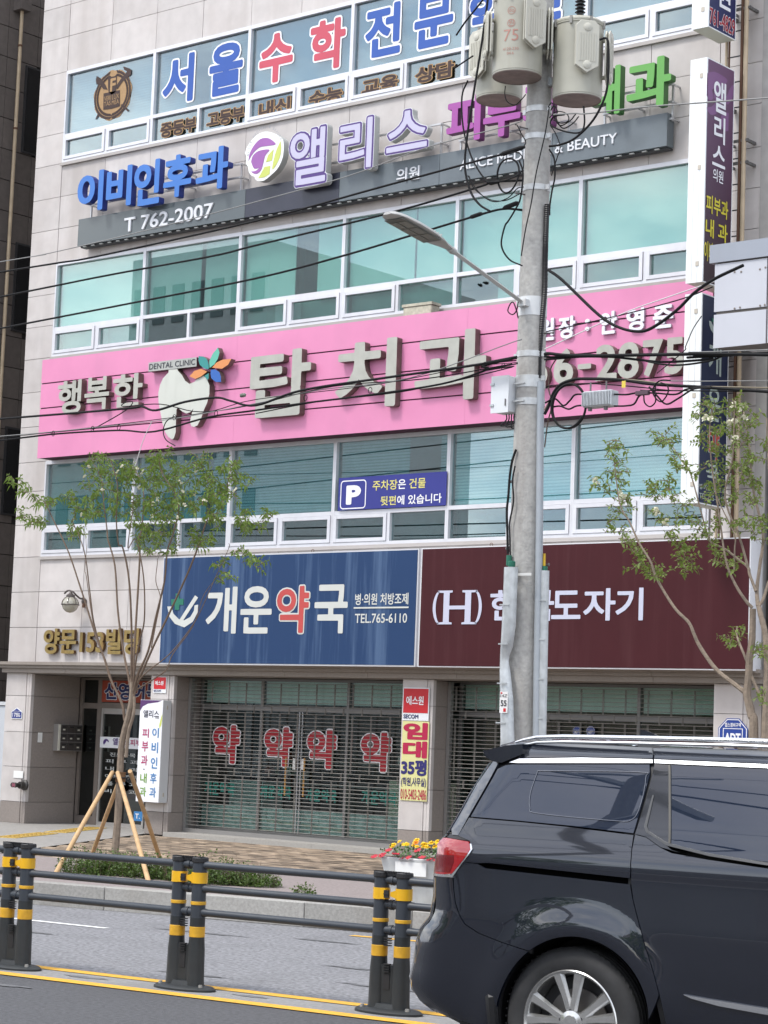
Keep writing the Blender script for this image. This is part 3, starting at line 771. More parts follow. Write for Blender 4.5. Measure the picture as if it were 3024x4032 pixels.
b0 = (-22.549,-22.41,10.403,10.563); b1 = (-22.386,-22.239,10.399,10.565)
h = (b0[3]-b0[2])/2
for s, b in (('VERI', (b0[0], b0[1], b0[2]+h*1.1, b0[3]-.005)), ('TAS', (b0[0], b0[1], b0[2]+.01, b0[2]+h*.95)), ('LUX', (b1[0], b1[1], b1[2]+h*1.1, b1[3]-.005)), ('MEA', (b1[0], b1[1], b1[2]+.01, b1[2]+h*.95))):
    text(cp, s, b, CF, gold_l, chars=False, name='motto', lift=.007)
text(cp, 'F', (-22.437,-22.323,10.607,10.803), CF, gold_l, chars=False, bold=.03, name='emblem', lift=.007)

# ---- channel letters of the clinics (third-storey band)
rail_m = mat('sign_rail', (.55,.55,.56), .4, metal=.5)
def rails(parent, x0, x1, zs_, ends=True):
    m = MB()
    for z in zs_: m.box(x0, x1, 20.24, 20.265, z, z+.022)
    for x in ((x0+.0, x1-.022) if ends else ()): m.box(x, x+.022, 20.266, 20.29, zs_[0]-.01, zs_[-1]+.03)
    n = max(2, int((x1-x0)/.8))
    for i in range(n+1):
        x = x0+(x1-x0)*i/n
        for z in zs_: m.box(x-.01, x+.012, 20.266, 20.40, z+.003, z+.018)
    return m.build('mounting_rail', rail_m, parent)
YF = 20.05; FM = F_map(YF)
bl = mat('acrylic_blue', srgb(66,132,220), .35, var=.03, scale=5); bls = mat('return_blue', srgb(38,62,150), .4)
t = thing('channel_sign', 'bright blue raised Korean clinic letters above the grey phone-number panel', 'sign', (-22.2, 20.2, 8.9))
boxes = [(-22.592,-22.062,8.769,9.344),(-21.999,-21.488,8.758,9.333),(-21.443,-20.931,8.714,9.339),(-20.862,-20.33,8.75,9.34),(-20.246,-19.652,8.759,9.34)]
text(t, '이비인후과', None, FM, bl, thick=.10, bold=.033, boxes=boxes, side=bls, lift=0)
rails(t, boxes[0][0]+.05, boxes[-1][1]+.05, [8.72, 8.92, 9.1])
wh_a = mat('acrylic_lilac', srgb(216,212,238), .4); wh_s = mat('return_white', srgb(205,208,205), .45, streak=.4, stcol=(.35,.33,.3)); purp = mat('acrylic_purple', srgb(92,60,140), .4)
t = thing('channel_sign', 'white raised Korean letters edged in purple beside the round logo', 'sign', (-19.2, 20.2, 8.9))
boxes = [(-18.574,-17.883,8.569,9.358),(-17.723,-17.124,8.645,9.355),(-16.95,-16.237,8.78,9.338)]
for c_, b_ in zip('앨리스', boxes):
    e_ = ext(c_); src_ = (e_[0]-.062, e_[1]+.062, e_[2]-.062, e_[3]+.062)
    k0 = make_glyph('letter', c_, b_, src_, FM, .10, mat('acrylic_white_rim', (.72,.74,.76), .4), t, .062, wh_s)
    make_glyph('letter_border', c_, b_, src_, FM, 0, purp, k0, .052, None, .002); make_glyph('letter_face', c_, b_, src_, FM, 0, wh_a, k0, .018, None, .005)
rails(t, boxes[0][0]+.05, boxes[-1][1]+.02, [8.62, 8.88, 9.12])
# round logo
t = thing('logo_sign', 'round white logo sign with purple swirl and yellow-green A between the blue and white letters', 'sign', (-20.2, 20.2, 8.9))
O = [(-19.353,9.172),(-19.319,9.249),(-19.236,9.336),(-19.13,9.394),(-19.0,9.411),(-18.867,9.374),(-18.745,9.311),(-18.677,9.251),(-18.66,9.151),(-18.665,9.038),(-18.702,8.946),(-18.763,8.873),(-18.835,8.827),(-18.919,8.781),(-19.004,8.752),(-19.103,8.766),(-19.15,8.805),(-19.156,8.827),(-19.219,8.856),(-19.266,8.912),(-19.281,8.972),(-19.317,9.026),(-19.323,9.126)]
O2 = [tuple(p[:2]) for p in spline([(a, b, 0) for a, b in O]+[(O[0][0], O[0][1], 0)], 3)][:-1]
pd = poly_plate('disc', O2, FM, .10, mat('acrylic_white', (.80,.82,.80), .4), t, side=wh_s)
pu = mat('print_violet', srgb(176,110,190), .5, var=.06, scale=3); yg = mat('print_lime', srgb(222,232,120), .5, var=.04, scale=3)
def crv(pts, n=4): 
    q = spline([(a, b, 0) for a, b in pts]+[(pts[0][0], pts[0][1], 0)], n); return [(p[0], p[1]) for p in q][:-1]
poly_plate('swirl', crv([(-19.28,9.054),(-19.259,9.158),(-19.188,9.254),(-19.082,9.321),(-18.951,9.317),(-18.85,9.261),(-18.804,9.209),(-18.944,9.21),(-19.075,9.213),(-19.171,9.17),(-19.234,9.113)],3), FM, .001, pu, pd, lift=.004)
poly_plate('swirl', crv([(-19.23,9.038),(-19.201,9.116),(-19.095,9.167),(-18.909,9.156),(-18.981,9.084),(-19.008,8.99),(-19.046,8.897),(-19.131,8.86),(-19.222,8.906),(-19.145,8.903),(-19.081,8.935),(-19.169,8.939)],3), FM, .001, pu, pd, lift=.004)
poly_plate('leaf_shape', crv([(-18.719,9.242),(-18.701,9.141),(-18.718,9.03),(-18.777,8.932),(-18.844,8.881),(-18.829,8.989),(-18.788,9.121)],3), FM, .001, yg, pd, lift=.004)
poly_plate('leaf_shape', [(-18.833,9.152),(-18.856,9.001),(-18.964,8.996),(-18.926,9.085)], FM, .001, yg, pd, lift=.004)
poly_plate('leaf_shape', [(-18.88,8.935),(-18.887,8.826),(-18.975,8.797),(-19.089,8.798),(-19.023,8.878),(-18.983,8.937)], FM, .001, yg, pd, lift=.004)
lc_ = mat('print_grey', srgb(170,172,180), .5)
cc = (-18.981,20.05,9.084); s_ = 'ALICE MEDICAL & BEAUTY'
for i, ch in enumerate(s_):
    if ch == ' ': continue
    a = math.radians(176-i*(150/(len(s_)-1))); rx_, rz_ = .285, .345
    px, pz = cc[0]-.01+rx_*math.cos(a), cc[2]+.03+rz_*math.sin(a)*.98
    th = a-math.pi/2; e = ext(ch); V, Fc = glyph(ch, 0, 0); k = .034/.69
    me = bpy.data.meshes.new('rim_letter')
    me.from_pydata([FM(px+k*((x-(e[0]+e[1])/2)*math.cos(th)-y*math.sin(th)), pz+k*((x-(e[0]+e[1])/2)*math.sin(th)+y*math.cos(th)), .004) for x, y, z in V], [], Fc); me.materials.append(lc_)
    link(bpy.data.objects.new('rim_letter', me), pd)
mg = mat('acrylic_magenta', srgb(182,88,176), .38, var=.03, scale=5); mgs = mat('return_magenta', srgb(120,50,115), .45)
t = thing('channel_sign', 'magenta-purple raised Korean letters partly behind the utility pole', 'sign', (-16.6, 20.2, 8.9))
b1 = (-15.98, -15.461, 8.776, 9.345)
b2 = (-15.418, -14.866, 8.761, b1[3]-.02)
b3 = (-14.83, -14.325, 8.782, b1[3]+.02)
text(t, '피부과', None, FM, mg, thick=.10, bold=.032, boxes=[b1, b2, b3], side=mgs, lift=0)
rails(t, b1[0]+.05, b3[1]+.02, [8.60, 8.86])
gr = mat('acrylic_green', srgb(112,184,88), .38, var=.03, scale=5); grs = mat('return_green', srgb(62,120,55), .45)
t = thing('channel_sign', 'bright green raised Korean letters right of the utility pole', 'sign', (-14, 20.2, 8.9))
b2 = (-13.376,-12.78,8.776,9.356)
b1 = (-13.874, -13.462, 8.78, 9.353)
text(t, '내과', None, FM, gr, thick=.10, bold=.034, boxes=[b1, b2], side=grs, lift=0)
rails(t, b1[0]+.05, b2[1]-.1, [8.66, 8.86, 9.06])
# grey name boards
t = thing('name_board', 'long grey board under the raised clinic letters with a phone number and ALICE wording', 'sign', (-18, 20.2, 8.4))
xs4 = [-22.706, -19.449, -17.805, -16.183, -14.495, -12.91]
zb0, zb1 = 8.337, 8.7355
gl_g = mat('gloss_slate', (.10,.118,.125), .06, spec=.45); gl_d = mat('gloss_night', (.035,.037,.055), .25, var=.1, scale=4); mt_g = mat('matt_slate', (.125,.148,.165), .5, var=.12, scale=3, bump=.1, bscale=20)
for i, m in enumerate((gl_g, gl_d, mt_g, mt_g, mt_g)):
    box('board', m, t, xs4[i]+.003, xs4[i+1]-.003, 20.2, 20.34, zb0+.015, zb1)
lb = MB(); x = xs4[0]+.1
while x < xs4[5]-.1: lb.box(x, x+.06, 20.215, 20.24, zb0-.008, zb0+.004); x += .17
stuff(lb.build('base_clips', mat('clip_white', (.42,.42,.40), .6), t))
box('base_rail', mat('dark_rail', (.05,.05,.055), .6), t, xs4[0]+.02, xs4[5]-.02, 20.25, 20.36, zb0-.006, zb0+.014)
BM = F_map(20.2); wt = mat('raised_white', (.66,.67,.70), .45)
text(t, 'T 762-2007', (-21.736,-20.03,8.429,8.625), BM, wt, thick=.02, bold=.012, lift=.02)
text(t, '의원', (-16.845,-16.483,8.461,8.631), BM, wt, thick=.02, bold=.012, lift=.02)
text(t, 'ALICE MEDICAL & BEAUTY', (-15.857,-13.582,8.482,8.601), BM, wt, thick=.015, bold=.006, lift=.015)

# ---- pink dental sign
pk = objvar(mat('pink_board', srgb(248,156,200), .45, var=.03, scale=2.5, bump=.12, bscale=9, streak=.28, stcol=srgb(226,150,186), dirt=.22, dircol=srgb(214,120,170)), .012)
px0, px1 = -23.2195, -12.215
pz = [5.334, 5.691, 6.045, 6.401, 6.743]
t = thing('dental_sign', 'long bright pink board across the facade with weathered steel channel letters', 'sign', (-18, 20.12, 6))
box('sign_core', mat('groove_dark', (.06,.015,.035), .8), t, px0+.004, px1-.004, 20.135, 20.39, pz[0]+.003, pz[4]-.004)
for i in range(4):
    for a, b_ in ((px0, -19.4), (-19.398, -15.6), (-15.598, px1)):
        box('sign_plank', pk, t, a, b_, 20.12, 20.134, pz[i]+(.009 if i else 0), pz[i+1]-(.009 if i < 3 else 0))
PM = F_map(20.02)
stl_f = mat('letter_steel', srgb(198,198,188), .5, var=.08, scale=7, streak=.35, stcol=srgb(168,166,150), stscale=7); stl_s = mat('letter_return', srgb(128,112,104), .45, metal=.3, var=.25, scale=8)
text(t, '행복한', None, PM, stl_f, thick=.10, bold=.024, side=stl_s, lift=0, boxes=[(-22.745,-22.256,5.906,6.383),(-22.189,-21.695,5.928,6.389),(-21.625,-21.043,5.927,6.382)])
text(t, '탑치과', None, PM, stl_f, thick=.10, bold=.024, side=stl_s, lift=0, boxes=[(-19.046,-17.997,5.61,6.465),(-17.577,-16.601,5.614,6.469),(-16.309,-15.229,5.615,6.465)])
wp = mat('letter_white', (.74,.74,.80), .4); wps = mat('letter_white_side', (.42,.40,.46), .5)
WM = F_map(20.085)
z0_, z1_ = 6.234999999999999, 6.497
xw = [[-14.545,-14.311,-14.25,-14.014,-13.881,-13.817,-13.678,-13.447,-13.319,-13.082,-12.966,-12.698]]
xw = xw[0]
text(t, '원장:안영준', None, WM, wp, thick=.03, bold=.035, side=wps, lift=0, boxes=[(xw[0],xw[1],z0_,z1_),(xw[2],xw[3],z0_,z1_),(xw[4],xw[5],z0_+.06,z1_-.06),(xw[6],xw[7],z0_,z1_),(xw[8],xw[9],z0_,z1_),(xw[10],xw[11],z0_,z1_)])
dz0, dz1 = 5.6895, 6.103
xd = [-14.254,-13.978,-13.92,-13.735,-13.674,-13.385,-13.375,-13.093,-13.047,-12.784,-12.755,-12.512,-14.571,-14.337,-14.782,-14.604]
bxs = [(xd[14],xd[15],dz0,dz1),(xd[12],xd[13],dz0,dz1),(xd[0],xd[1],dz0,dz1),(xd[2],xd[3],dz0+.155,dz0+.215),(xd[4],xd[5],dz0,dz1),(xd[6],xd[7],dz0,dz1),(xd[8],xd[9],dz0,dz1),(xd[10],xd[11],dz0,dz1)]
text(t, '766-2875', None, PM, stl_f, thick=.10, bold=.026, side=stl_s, lift=0, boxes=bxs)
tooth = [(-20.555,6.38),(-20.387,6.371),(-20.374,6.345),(-20.295,6.281),(-20.232,6.202),(-20.149,6.153),(-20.06,6.172),(-19.984,6.224),(-19.895,6.245),(-19.823,6.187),(-19.775,6.102),(-19.771,5.987),(-19.803,5.876),(-19.854,5.79),(-19.903,5.671),(-19.965,5.585),(-20.026,5.569),(-20.078,5.584),(-20.106,5.643),(-20.087,5.724),(-20.053,5.816),(-20.101,5.774),(-20.18,5.759),(-20.262,5.793),(-20.346,5.848),(-20.368,5.825),(-20.37,5.685),(-20.364,5.52),(-20.388,5.448),(-20.421,5.425),(-20.493,5.462),(-20.561,5.532),(-20.622,5.66),(-20.68,5.83),(-20.718,5.957),(-20.73,6.074),(-20.705,6.18),(-20.652,6.268),(-20.553,6.339)]
poly_plate('tooth_shape', tooth, PM, .10, mat('tooth_white', srgb(226,228,218), .35, var=.05, scale=3, streak=.3, stcol=srgb(195,195,180), stscale=6), t, side=stl_s)
dp = [(-20.939,6.502),(-20.033,6.502),(-20.027,6.378),(-20.936,6.379)]
plt_ = poly_plate('name_plate', dp, F_map(20.015), .095, mat('plate_grey', srgb(196,198,192), .5, dirt=.3, dircol=srgb(130,130,125)), t, side=mat('return_dark', srgb(95,70,72), .5))
text(plt_, 'DENTAL CLINIC', (-20.92,-20.052,6.403,6.481), F_map(20.015), mat('plate_text', srgb(48,48,62), .5), chars=False, bold=.008, name='wording')
pc = {'teal': srgb(58,160,155), 'mint': srgb(110,205,180), 'orange': srgb(245,160,95), 'blue': srgb(52,112,200)}
for nm, col, pts in (('a','teal',[(-19.983,6.509),(-19.891,6.496),(-19.821,6.453),(-19.785,6.376),(-19.784,6.319),(-19.87,6.334),(-19.952,6.39),(-19.979,6.45)]),
                     ('b','mint',[(-19.634,6.593),(-19.6,6.524),(-19.625,6.445),(-19.682,6.376),(-19.769,6.334),(-19.78,6.425),(-19.724,6.518)]),
                     ('c','orange',[(-19.38,6.422),(-19.436,6.348),(-19.544,6.304),(-19.724,6.335),(-19.65,6.394),(-19.54,6.425)]),
                     ('d','blue',[(-19.745,6.308),(-19.666,6.306),(-19.586,6.263),(-19.554,6.195),(-19.549,6.13),(-19.644,6.137),(-19.726,6.192),(-19.746,6.251)]),
                     ('e','orange',[(-20.136,6.249),(-20.049,6.316),(-19.926,6.335),(-19.811,6.289),(-19.919,6.232),(-20.019,6.207)]),
                     ('f','teal',[(-19.858,6.235),(-19.781,6.266),(-19.777,6.196),(-19.798,6.174)])):
    poly_plate('petal', pts, F_map(20.0), .085, mat('petal_'+col, pc[col], .4), t, side=stl_s)

# ---- parking banner
t = thing('parking_banner', 'deep blue parking notice with white P and yellow-white Korean words on the second-floor window', 'banner', (-17, 20.37, 4.5))
B = (-17.754,-16.029,4.409,4.821)
nvy = mat('banner_blue', srgb(52,58,152), .55, var=.04, scale=4)
box('banner_sheet', nvy, t, B[0], B[1], 20.362, 20.37, B[2], B[3])
NM = F_map(20.362); wpr = mat('print_white', (.80,.80,.82), .5); ypr = mat('print_yellow', srgb(245,235,140), .5)
bb = (-17.717,-17.296,4.421,4.784)
def ring(x0, x1, z0, z1, r, w_):
    def rr(x0, x1, z0, z1, r, n=5):
        o = []
        for cx_, cz_, a0 in ((x1-r, z1-r, 0), (x0+r, z1-r, 90), (x0+r, z0+r, 180), (x1-r, z0+r, 270)):
            for i in range(n+1): a = math.radians(a0+90*i/n); o.append((cx_+r*math.cos(a), cz_+r*math.sin(a)))
        return o
    return rr(x0, x1, z0, z1, r), rr(x0+w_, x1-w_, z0+w_, z1-w_, max(r-w_, .005))
def ring_obj(nm, o_, i_, mp_, lift, m, parent):
    b = MB(); n = len(o_)
    b.v = [mp_(u, v, lift) for u, v in o_]+[mp_(u, v, lift) for u, v in i_]
    b.f = [(i, (i+1) % n, n+(i+1) % n, n+i) for i in range(n)]
    return b.build(nm, m, parent, fix=False)
ring_obj('frame_line', *ring(*bb, .05, .014), NM, .003, wpr, t)
text(t, 'P', (-17.62,-17.379,4.476,4.719), NM, wpr, bold=.05, boxes=[(-17.62,-17.379,4.476,4.719)])
L1 = (-17.189,-16.349,4.637,4.759); L2 = (-17.053,-16.095,4.445,4.558)
def multi(parent, s, cols, b4, mp_, bold=.015, **k):
    e = ext(s); sx = (b4[1]-b4[0])/(e[1]-e[0]); sz = (b4[3]-b4[2])/(e[3]-e[2])
    for i, c in enumerate(s):
        if c == ' ': continue
        r = ext(s[:i+1])[1]; ec = ext(c); l = r-(ec[1]-ec[0])
        bb_ = (b4[0]+(l-e[0])*sx, b4[0]+(r-e[0])*sx, b4[2]+(ec[2]-e[2])*sz, b4[2]+(ec[3]-e[2])*sz)
        text(parent, c, bb_, mp_, cols[i], bold=bold, **k)
multi(t, '주차장은 건물', [ypr]*3+[wpr]+[ypr]*3, L1, NM); multi(t, '뒷편에 있습니다', [ypr]*2+[wpr]*6, L2, NM)

# ---- pharmacy signboard
def streak_print(name, ca, cb):
    m = mat(name, ca, .5, spec=.25); t_ = m.node_tree; b = t_.nodes['Principled BSDF']; geo = t_.nodes.new('ShaderNodeNewGeometry')
    mp_ = t_.nodes.new('ShaderNodeMapping'); mp_.inputs['Scale'].default_value = (4.5, 4.5, .22); t_.links.new(geo.outputs['Position'], mp_.inputs['Vector'])
    n = t_.nodes.new('ShaderNodeTexNoise'); n.inputs['Scale'].default_value = 1; n.inputs['Detail'].default_value = 8; n.inputs['Roughness'].default_value = .65
    t_.links.new(mp_.outputs[0], n.inputs['Vector']); r = t_.nodes.new('ShaderNodeValToRGB')
    r.color_ramp.elements[0].position = .50; r.color_ramp.elements[0].color = (*ca, 1); r.color_ramp.elements[1].position = .8; r.color_ramp.elements[1].color = (*cb, 1)
    t_.links.new(n.outputs['Fac'], r.inputs['Fac']); t_.links.new(r.outputs['Color'], b.inputs['Base Color']); return m
ph = streak_print('faded_blue', srgb(42,72,116), srgb(120,148,185))
box_fr = mat('sign_frame', (.62,.62,.64), .4, metal=.3)
t = thing('pharmacy_sign', 'wide streaky blue pharmacy signboard with white and red Korean letters', 'sign', (-18.4, 20.1, 3.1))
x0, x1, z0, z1 = -20.56, -16.208, 2.447, 3.868
SB = MB(); SB.box(x0, x1, 20.105, 20.39, z0, z1).build('sign_case', box_fr, t); box('sign_face', ph, t, x0+.018, x1-.018, 20.1, 20.104, z0+.018, z1-.018)
HM = F_map(20.1); cream = mat('print_cream', srgb(232,234,228), .5, var=.04, scale=5); prd = mat('print_red', srgb(215,84,80), .5, var=.04, scale=5)
zc0, zc1 = 2.8465, 3.4535
gx = [-19.721,-19.173,-19.105,-18.562,-18.496,-17.916,-17.841,-17.297]
text(t, '개운', None, HM, cream, bold=.024, boxes=[(gx[0],gx[1],zc0,zc1),(gx[2],gx[3],zc0,zc1)])
text(t, '국', None, HM, cream, bold=.024, boxes=[(gx[6],gx[7],zc0,zc1)])
text(t, '약', None, HM, prd, bold=.024, outline=(.03, cream), boxes=[(gx[4],gx[5],zc0-.01,zc1+.01)])
text(t, '병·의원 처방조제', (-17.178,-16.342,3.196,3.332), HM, cream, bold=.018)
text(t, 'TEL.765-6110', (-17.173,-16.35,2.973,3.088), HM, cream, bold=.012, chars=False, name='wording')
lx = (-17.197,-16.332,3.15,3.169); box('rule_line', cream, t, lx[0], lx[1], 20.094, 20.097, lx[2], lx[3])
# mortar-and-cross logo
mo = [(-20.442,3.208),(-20.364,3.208),(-20.319,3.11),(-20.214,3.038),(-20.113,3.023),(-20.003,3.067),(-19.943,3.147),(-19.936,3.218),(-19.872,3.227),(-19.874,3.126),(-19.956,3.002),(-20.107,2.93),(-20.282,2.977),(-20.389,3.069)]
poly_plate('logo_bowl', mo, HM, .002, cream, t, lift=.004)
poly_plate('logo_pestle', [(-19.936,3.349),(-19.878,3.318),(-20.128,3.027),(-20.2,3.032)], HM, .002, cream, t, lift=.0045)
cr_ = [(-20.294,3.378),(-20.228,3.377),(-20.224,3.308),(-20.141,3.307),(-20.141,3.226),(-20.213,3.227),(-20.214,3.16),(-20.294,3.16),(-20.299,3.227),(-20.365,3.228),(-20.37,3.304),(-20.289,3.303)]
poly_plate('logo_cross', cr_, HM, .002, mat('print_green', srgb(40,130,105), .5), t, lift=.007)
# ---- maroon signboard
mr_ = mat('maroon_face', srgb(78,32,38), .6, spec=.2, var=.05, scale=3, streak=.12, stcol=srgb(130,90,92), stscale=9)
t = thing('pottery_sign', 'wide dark maroon signboard with white H emblem and Korean letters above the right shop', 'sign', (-14, 20.1, 3.1))
x0, x1 = -16.164, -11.67
MB().box(x0, x1, 20.105, 20.39, z0, z1).build('sign_case', mat('sign_frame_white', (.68,.68,.70), .4), t); box('sign_face', mr_, t, x0+.013, x1-.013, 20.1, 20.104, z0+.013, z1-.013)
box('joint_post', box_fr, t, x0-.045, x0-.006, 20.13, 20.39, z0+.005, z1)
wv = mat('print_lavender', srgb(222,224,245), .45)
hz0, hz1 = 2.9844999999999997, 3.3475
dx = [-14.239,-13.835,-13.801,-13.368,-13.366,-13.003,-15.111]
text(t, '도자기', None, HM, wv, bold=.022, boxes=[(dx[0],dx[1],hz0+.02,hz1-.02),(dx[2],dx[3],hz0,hz1),(dx[4],dx[5],hz0,hz1)])
pw = (dx[3]-dx[2]); text(t, '한국', None, HM, wv, bold=.022, boxes=[(dx[6],dx[6]+pw,hz0+.01,hz1),(dx[6]+pw*1.12,dx[6]+pw*2.1,hz0,hz1-.01)])
hb = (-15.961,-15.23,2.952,3.353)
def hx(u, v): return (hb[0]+(hb[1]-hb[0])*u, hb[2]+(hb[3]-hb[2])*v)
H_ = MB()
def hp(pts): H_.prism([HM(*hx(u, v), .004) for u, v in pts], (0, -.002, 0))
for s in (0, 1):
    f_ = (lambda p: [(u, v) for u, v in p]) if not s else (lambda p: [(1-u, v) for u, v in p])
    hp(f_([(.10,1),(.40,1),(.40,.94),(.34,.93),(.34,.55),(.5,.55),(.5,.44),(.34,.44),(.34,.07),(.40,.05),(.40,0),(.10,0),(.10,.05),(.22,.07),(.22,.93),(.10,.94)]))
    o_ = [(.12-.12*math.sin(math.pi*i/12)**.6 if 0 < i < 12 else .12, 1-i/12) for i in range(13)]
    i_ = [(.135-.075*math.sin(math.pi*i/12)**.6 if 0 < i < 12 else .13, .95-.9*i/12) for i in range(13)]
    for k in range(12): hp(f_([o_[k], i_[k], i_[k+1], o_[k+1]]))
H_.build('emblem', wv, t)
# small eye bolts along the top of the boards
eb = thing('eye_bolts', 'small rusty lifting eyes on top of the blue and maroon signboards', 'bolts', (-16, 20.2, 3.87))
for x in (-18.0, -15.2, -13.2): MB().tube([(x+.02*math.cos(a), 20.2, 3.893+.02*math.sin(a)) for a in [i*math.pi/5 for i in range(11)]], .004, 5).build('eye_bolt', MATS['rust'], eb)

# ---- gold building name
gd = mat('brass_letter', srgb(176,152,92), .4, metal=.35, var=.15, scale=12, streak=.5, stcol=srgb(150,90,45), stscale=9); gds = mat('brass_side', srgb(110,78,42), .5, metal=.3)
t = thing('building_name', 'tarnished gold metal building name letters above the entrance', 'lettering', (-22, 20.35, 2.8))
text(t, '양문153빌딩', (-23.113,-21.218,2.592,2.928), F_map(20.335), gd, thick=.045, bold=.03, side=gds, lift=0)
# ---- projecting light boxes
psf = mat('lightbox_white', (.78,.80,.80), .35, var=.02, scale=3); psb = mat('lightbox_under', (.50,.51,.44), .6)
def proj(label, z0, z1, face_mat):
    t = thing('projecting_sign', label, 'sign', (-12.1, 20.1, z0)); x0, x1, y0, y1 = -12.21, -12.0, 19.545, 20.115
    MB().box(x0, x1-.004, y0+.004, y1, z0+.004, z1-.004).build('case', psb, t)
    for a, b_ in ((x0, x0+.068), (x0+.071, x0+.139), (x0+.142, x1)): box('edge_strip', psf, t, a, b_, y0-.004, y0+.003, z0, z1)
    box('sign_face', face_mat, t, x1-.003, x1, y0+.012, y1-.012, z0+.012, z1-.012)
    fr = MB(); fr.box(x1-.003, x1+.002, y0+.004, y0+.012, z0, z1).box(x1-.003, x1+.002, y1-.012, y1, z0, z1).box(x1-.003, x1+.002, y0+.012, y1-.012, z0, z0+.012).box(x1-.003, x1+.002, y0+.012, y1-.012, z1-.012, z1)
    fr.build('frame', psf, t)
    for z in (z0+.18, (z0+z1)/2, z1-.22): MB().box(x0+.12, x0+.16, y0-.009, y0-.0045, z, z+.05).build('latch', mat('latch', (.5,.45,.38), .5), t)
    for z in (z0+.3, z1-.4): box('bracket', mat('bracket_dark', (.10,.09,.085), .6), t, x0+.05, x0+.09, y1, 20.38, z, z+.04)
    return t
S0 = S_map(-12.0)
navy = mat('face_navy', srgb(38,46,100), .4, var=.05, scale=4); ph_n = mat('face_pharmacy', srgb(28,44,82), .4, var=.06, scale=3)
# purple face with vertical fade
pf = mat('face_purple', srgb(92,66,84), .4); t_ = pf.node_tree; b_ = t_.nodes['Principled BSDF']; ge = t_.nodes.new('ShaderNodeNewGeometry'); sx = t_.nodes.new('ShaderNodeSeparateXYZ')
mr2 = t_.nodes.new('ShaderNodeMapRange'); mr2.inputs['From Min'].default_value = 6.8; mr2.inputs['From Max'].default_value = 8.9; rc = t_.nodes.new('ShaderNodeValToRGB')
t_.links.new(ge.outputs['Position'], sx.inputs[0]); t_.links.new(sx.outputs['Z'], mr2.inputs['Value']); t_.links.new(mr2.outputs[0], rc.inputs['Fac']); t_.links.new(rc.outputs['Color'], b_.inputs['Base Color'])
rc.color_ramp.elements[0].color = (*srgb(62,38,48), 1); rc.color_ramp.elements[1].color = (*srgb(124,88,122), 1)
pzb = 6.568
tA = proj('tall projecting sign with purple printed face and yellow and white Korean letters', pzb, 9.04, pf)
SM = lambda pts: [(p[1], p[2]) for p in pts]
vio = mat('face_violet', srgb(148,104,152), .4)
poly_plate('swirl_print', crv(SM([(-12.0,19.545,8.863),(-12.0,19.683,8.915),(-12.0,19.856,8.915),(-12.0,19.967,8.89),(-12.0,19.905,8.804),(-12.0,19.952,8.708),(-12.0,20.007,8.799),(-12.0,20.092,8.876),(-12.0,20.083,8.741),(-12.0,19.985,8.623),(-12.0,19.868,8.624),(-12.0,19.814,8.533),(-12.0,19.731,8.451),(-12.0,19.618,8.423),(-12.0,19.544,8.48),(-12.0,19.643,8.513),(-12.0,19.725,8.588),(-12.0,19.68,8.653),(-12.0,19.72,8.725),(-12.0,19.642,8.704),(-12.0,19.681,8.622),(-12.0,19.611,8.574),(-12.0,19.541,8.617)]), 2), S0, .001, vio, tA, lift=.002)
poly_plate('swirl_print', SM([(-12.0,19.873,8.517),(-12.0,20.003,8.535),(-12.0,20.004,8.334),(-12.0,19.925,8.307),(-12.0,19.807,8.362)]), S0, .001, vio, tA, lift=.0025)
def sbox(p): return (p[0][1], p[1][1], p[3][2], p[2][2])
yl = mat('print_lemon', srgb(238,224,70), .5)
text(tA, '앨', None, S0, wpr, bold=.02, boxes=[sbox([(-12.0,19.68,8.714),(-12.0,19.945,8.706),(-12.0,19.86,8.838),(-12.0,19.874,8.483)])], lift=.006)
text(tA, '리', None, S0, wpr, bold=.02, boxes=[sbox([(-12.0,19.702,8.298),(-12.0,19.932,8.316),(-12.0,19.818,8.45),(-12.0,19.895,8.15)])], lift=.006)
text(tA, '스', None, S0, wpr, bold=.02, boxes=[sbox([(-12.0,19.678,7.927),(-12.0,19.946,7.92),(-12.0,19.799,8.118),(-12.0,19.825,7.884)])], lift=.006)
text(tA, '의원', sbox([(-12.0,19.701,7.761),(-12.0,19.911,7.757),(-12.0,19.794,7.851),(-12.0,19.832,7.714)]), S0, wpr, bold=.01, lift=.006)
text(tA, '피부과', sbox([(-12.0,19.578,7.428),(-12.0,20.029,7.423),(-12.0,19.807,7.537),(-12.0,19.815,7.343)]), S0, yl, bold=.02, lift=.006)
text(tA, '내 과', sbox([(-12.0,19.577,7.157),(-12.0,20.024,7.147),(-12.0,19.818,7.275),(-12.0,19.826,7.081)]), S0, yl, bold=.02, lift=.006)
text(tA, '이비인후과', sbox([(-12.0,19.557,6.883),(-12.0,20.012,6.871),(-12.0,19.828,7.022),(-12.0,19.837,6.811)]), S0, yl, bold=.02, lift=.006)
tB = proj('tall projecting navy sign of the pharmacy, lowest of the three, partly behind tree leaves', 4.185, 6.45, ph_n)
sw = mat('print_seafoam', srgb(205,220,212), .5)
yc, hw = 19.83, .13
for c, z in zip('개운', (5.60, 5.10)): text(tB, c, None, S0, sw, bold=.02, boxes=[(yc-hw, yc+hw, z, z+.36)], lift=.004)
text(tB, '약', None, S0, prd, bold=.02, outline=(.03, sw), boxes=[(yc-hw, yc+hw, 4.96-.30, 4.96+.05)], lift=.004)
text(tB, '국', None, S0, sw, bold=.02, boxes=[(yc-hw, yc+hw, 4.43, 4.63)], lift=.004)
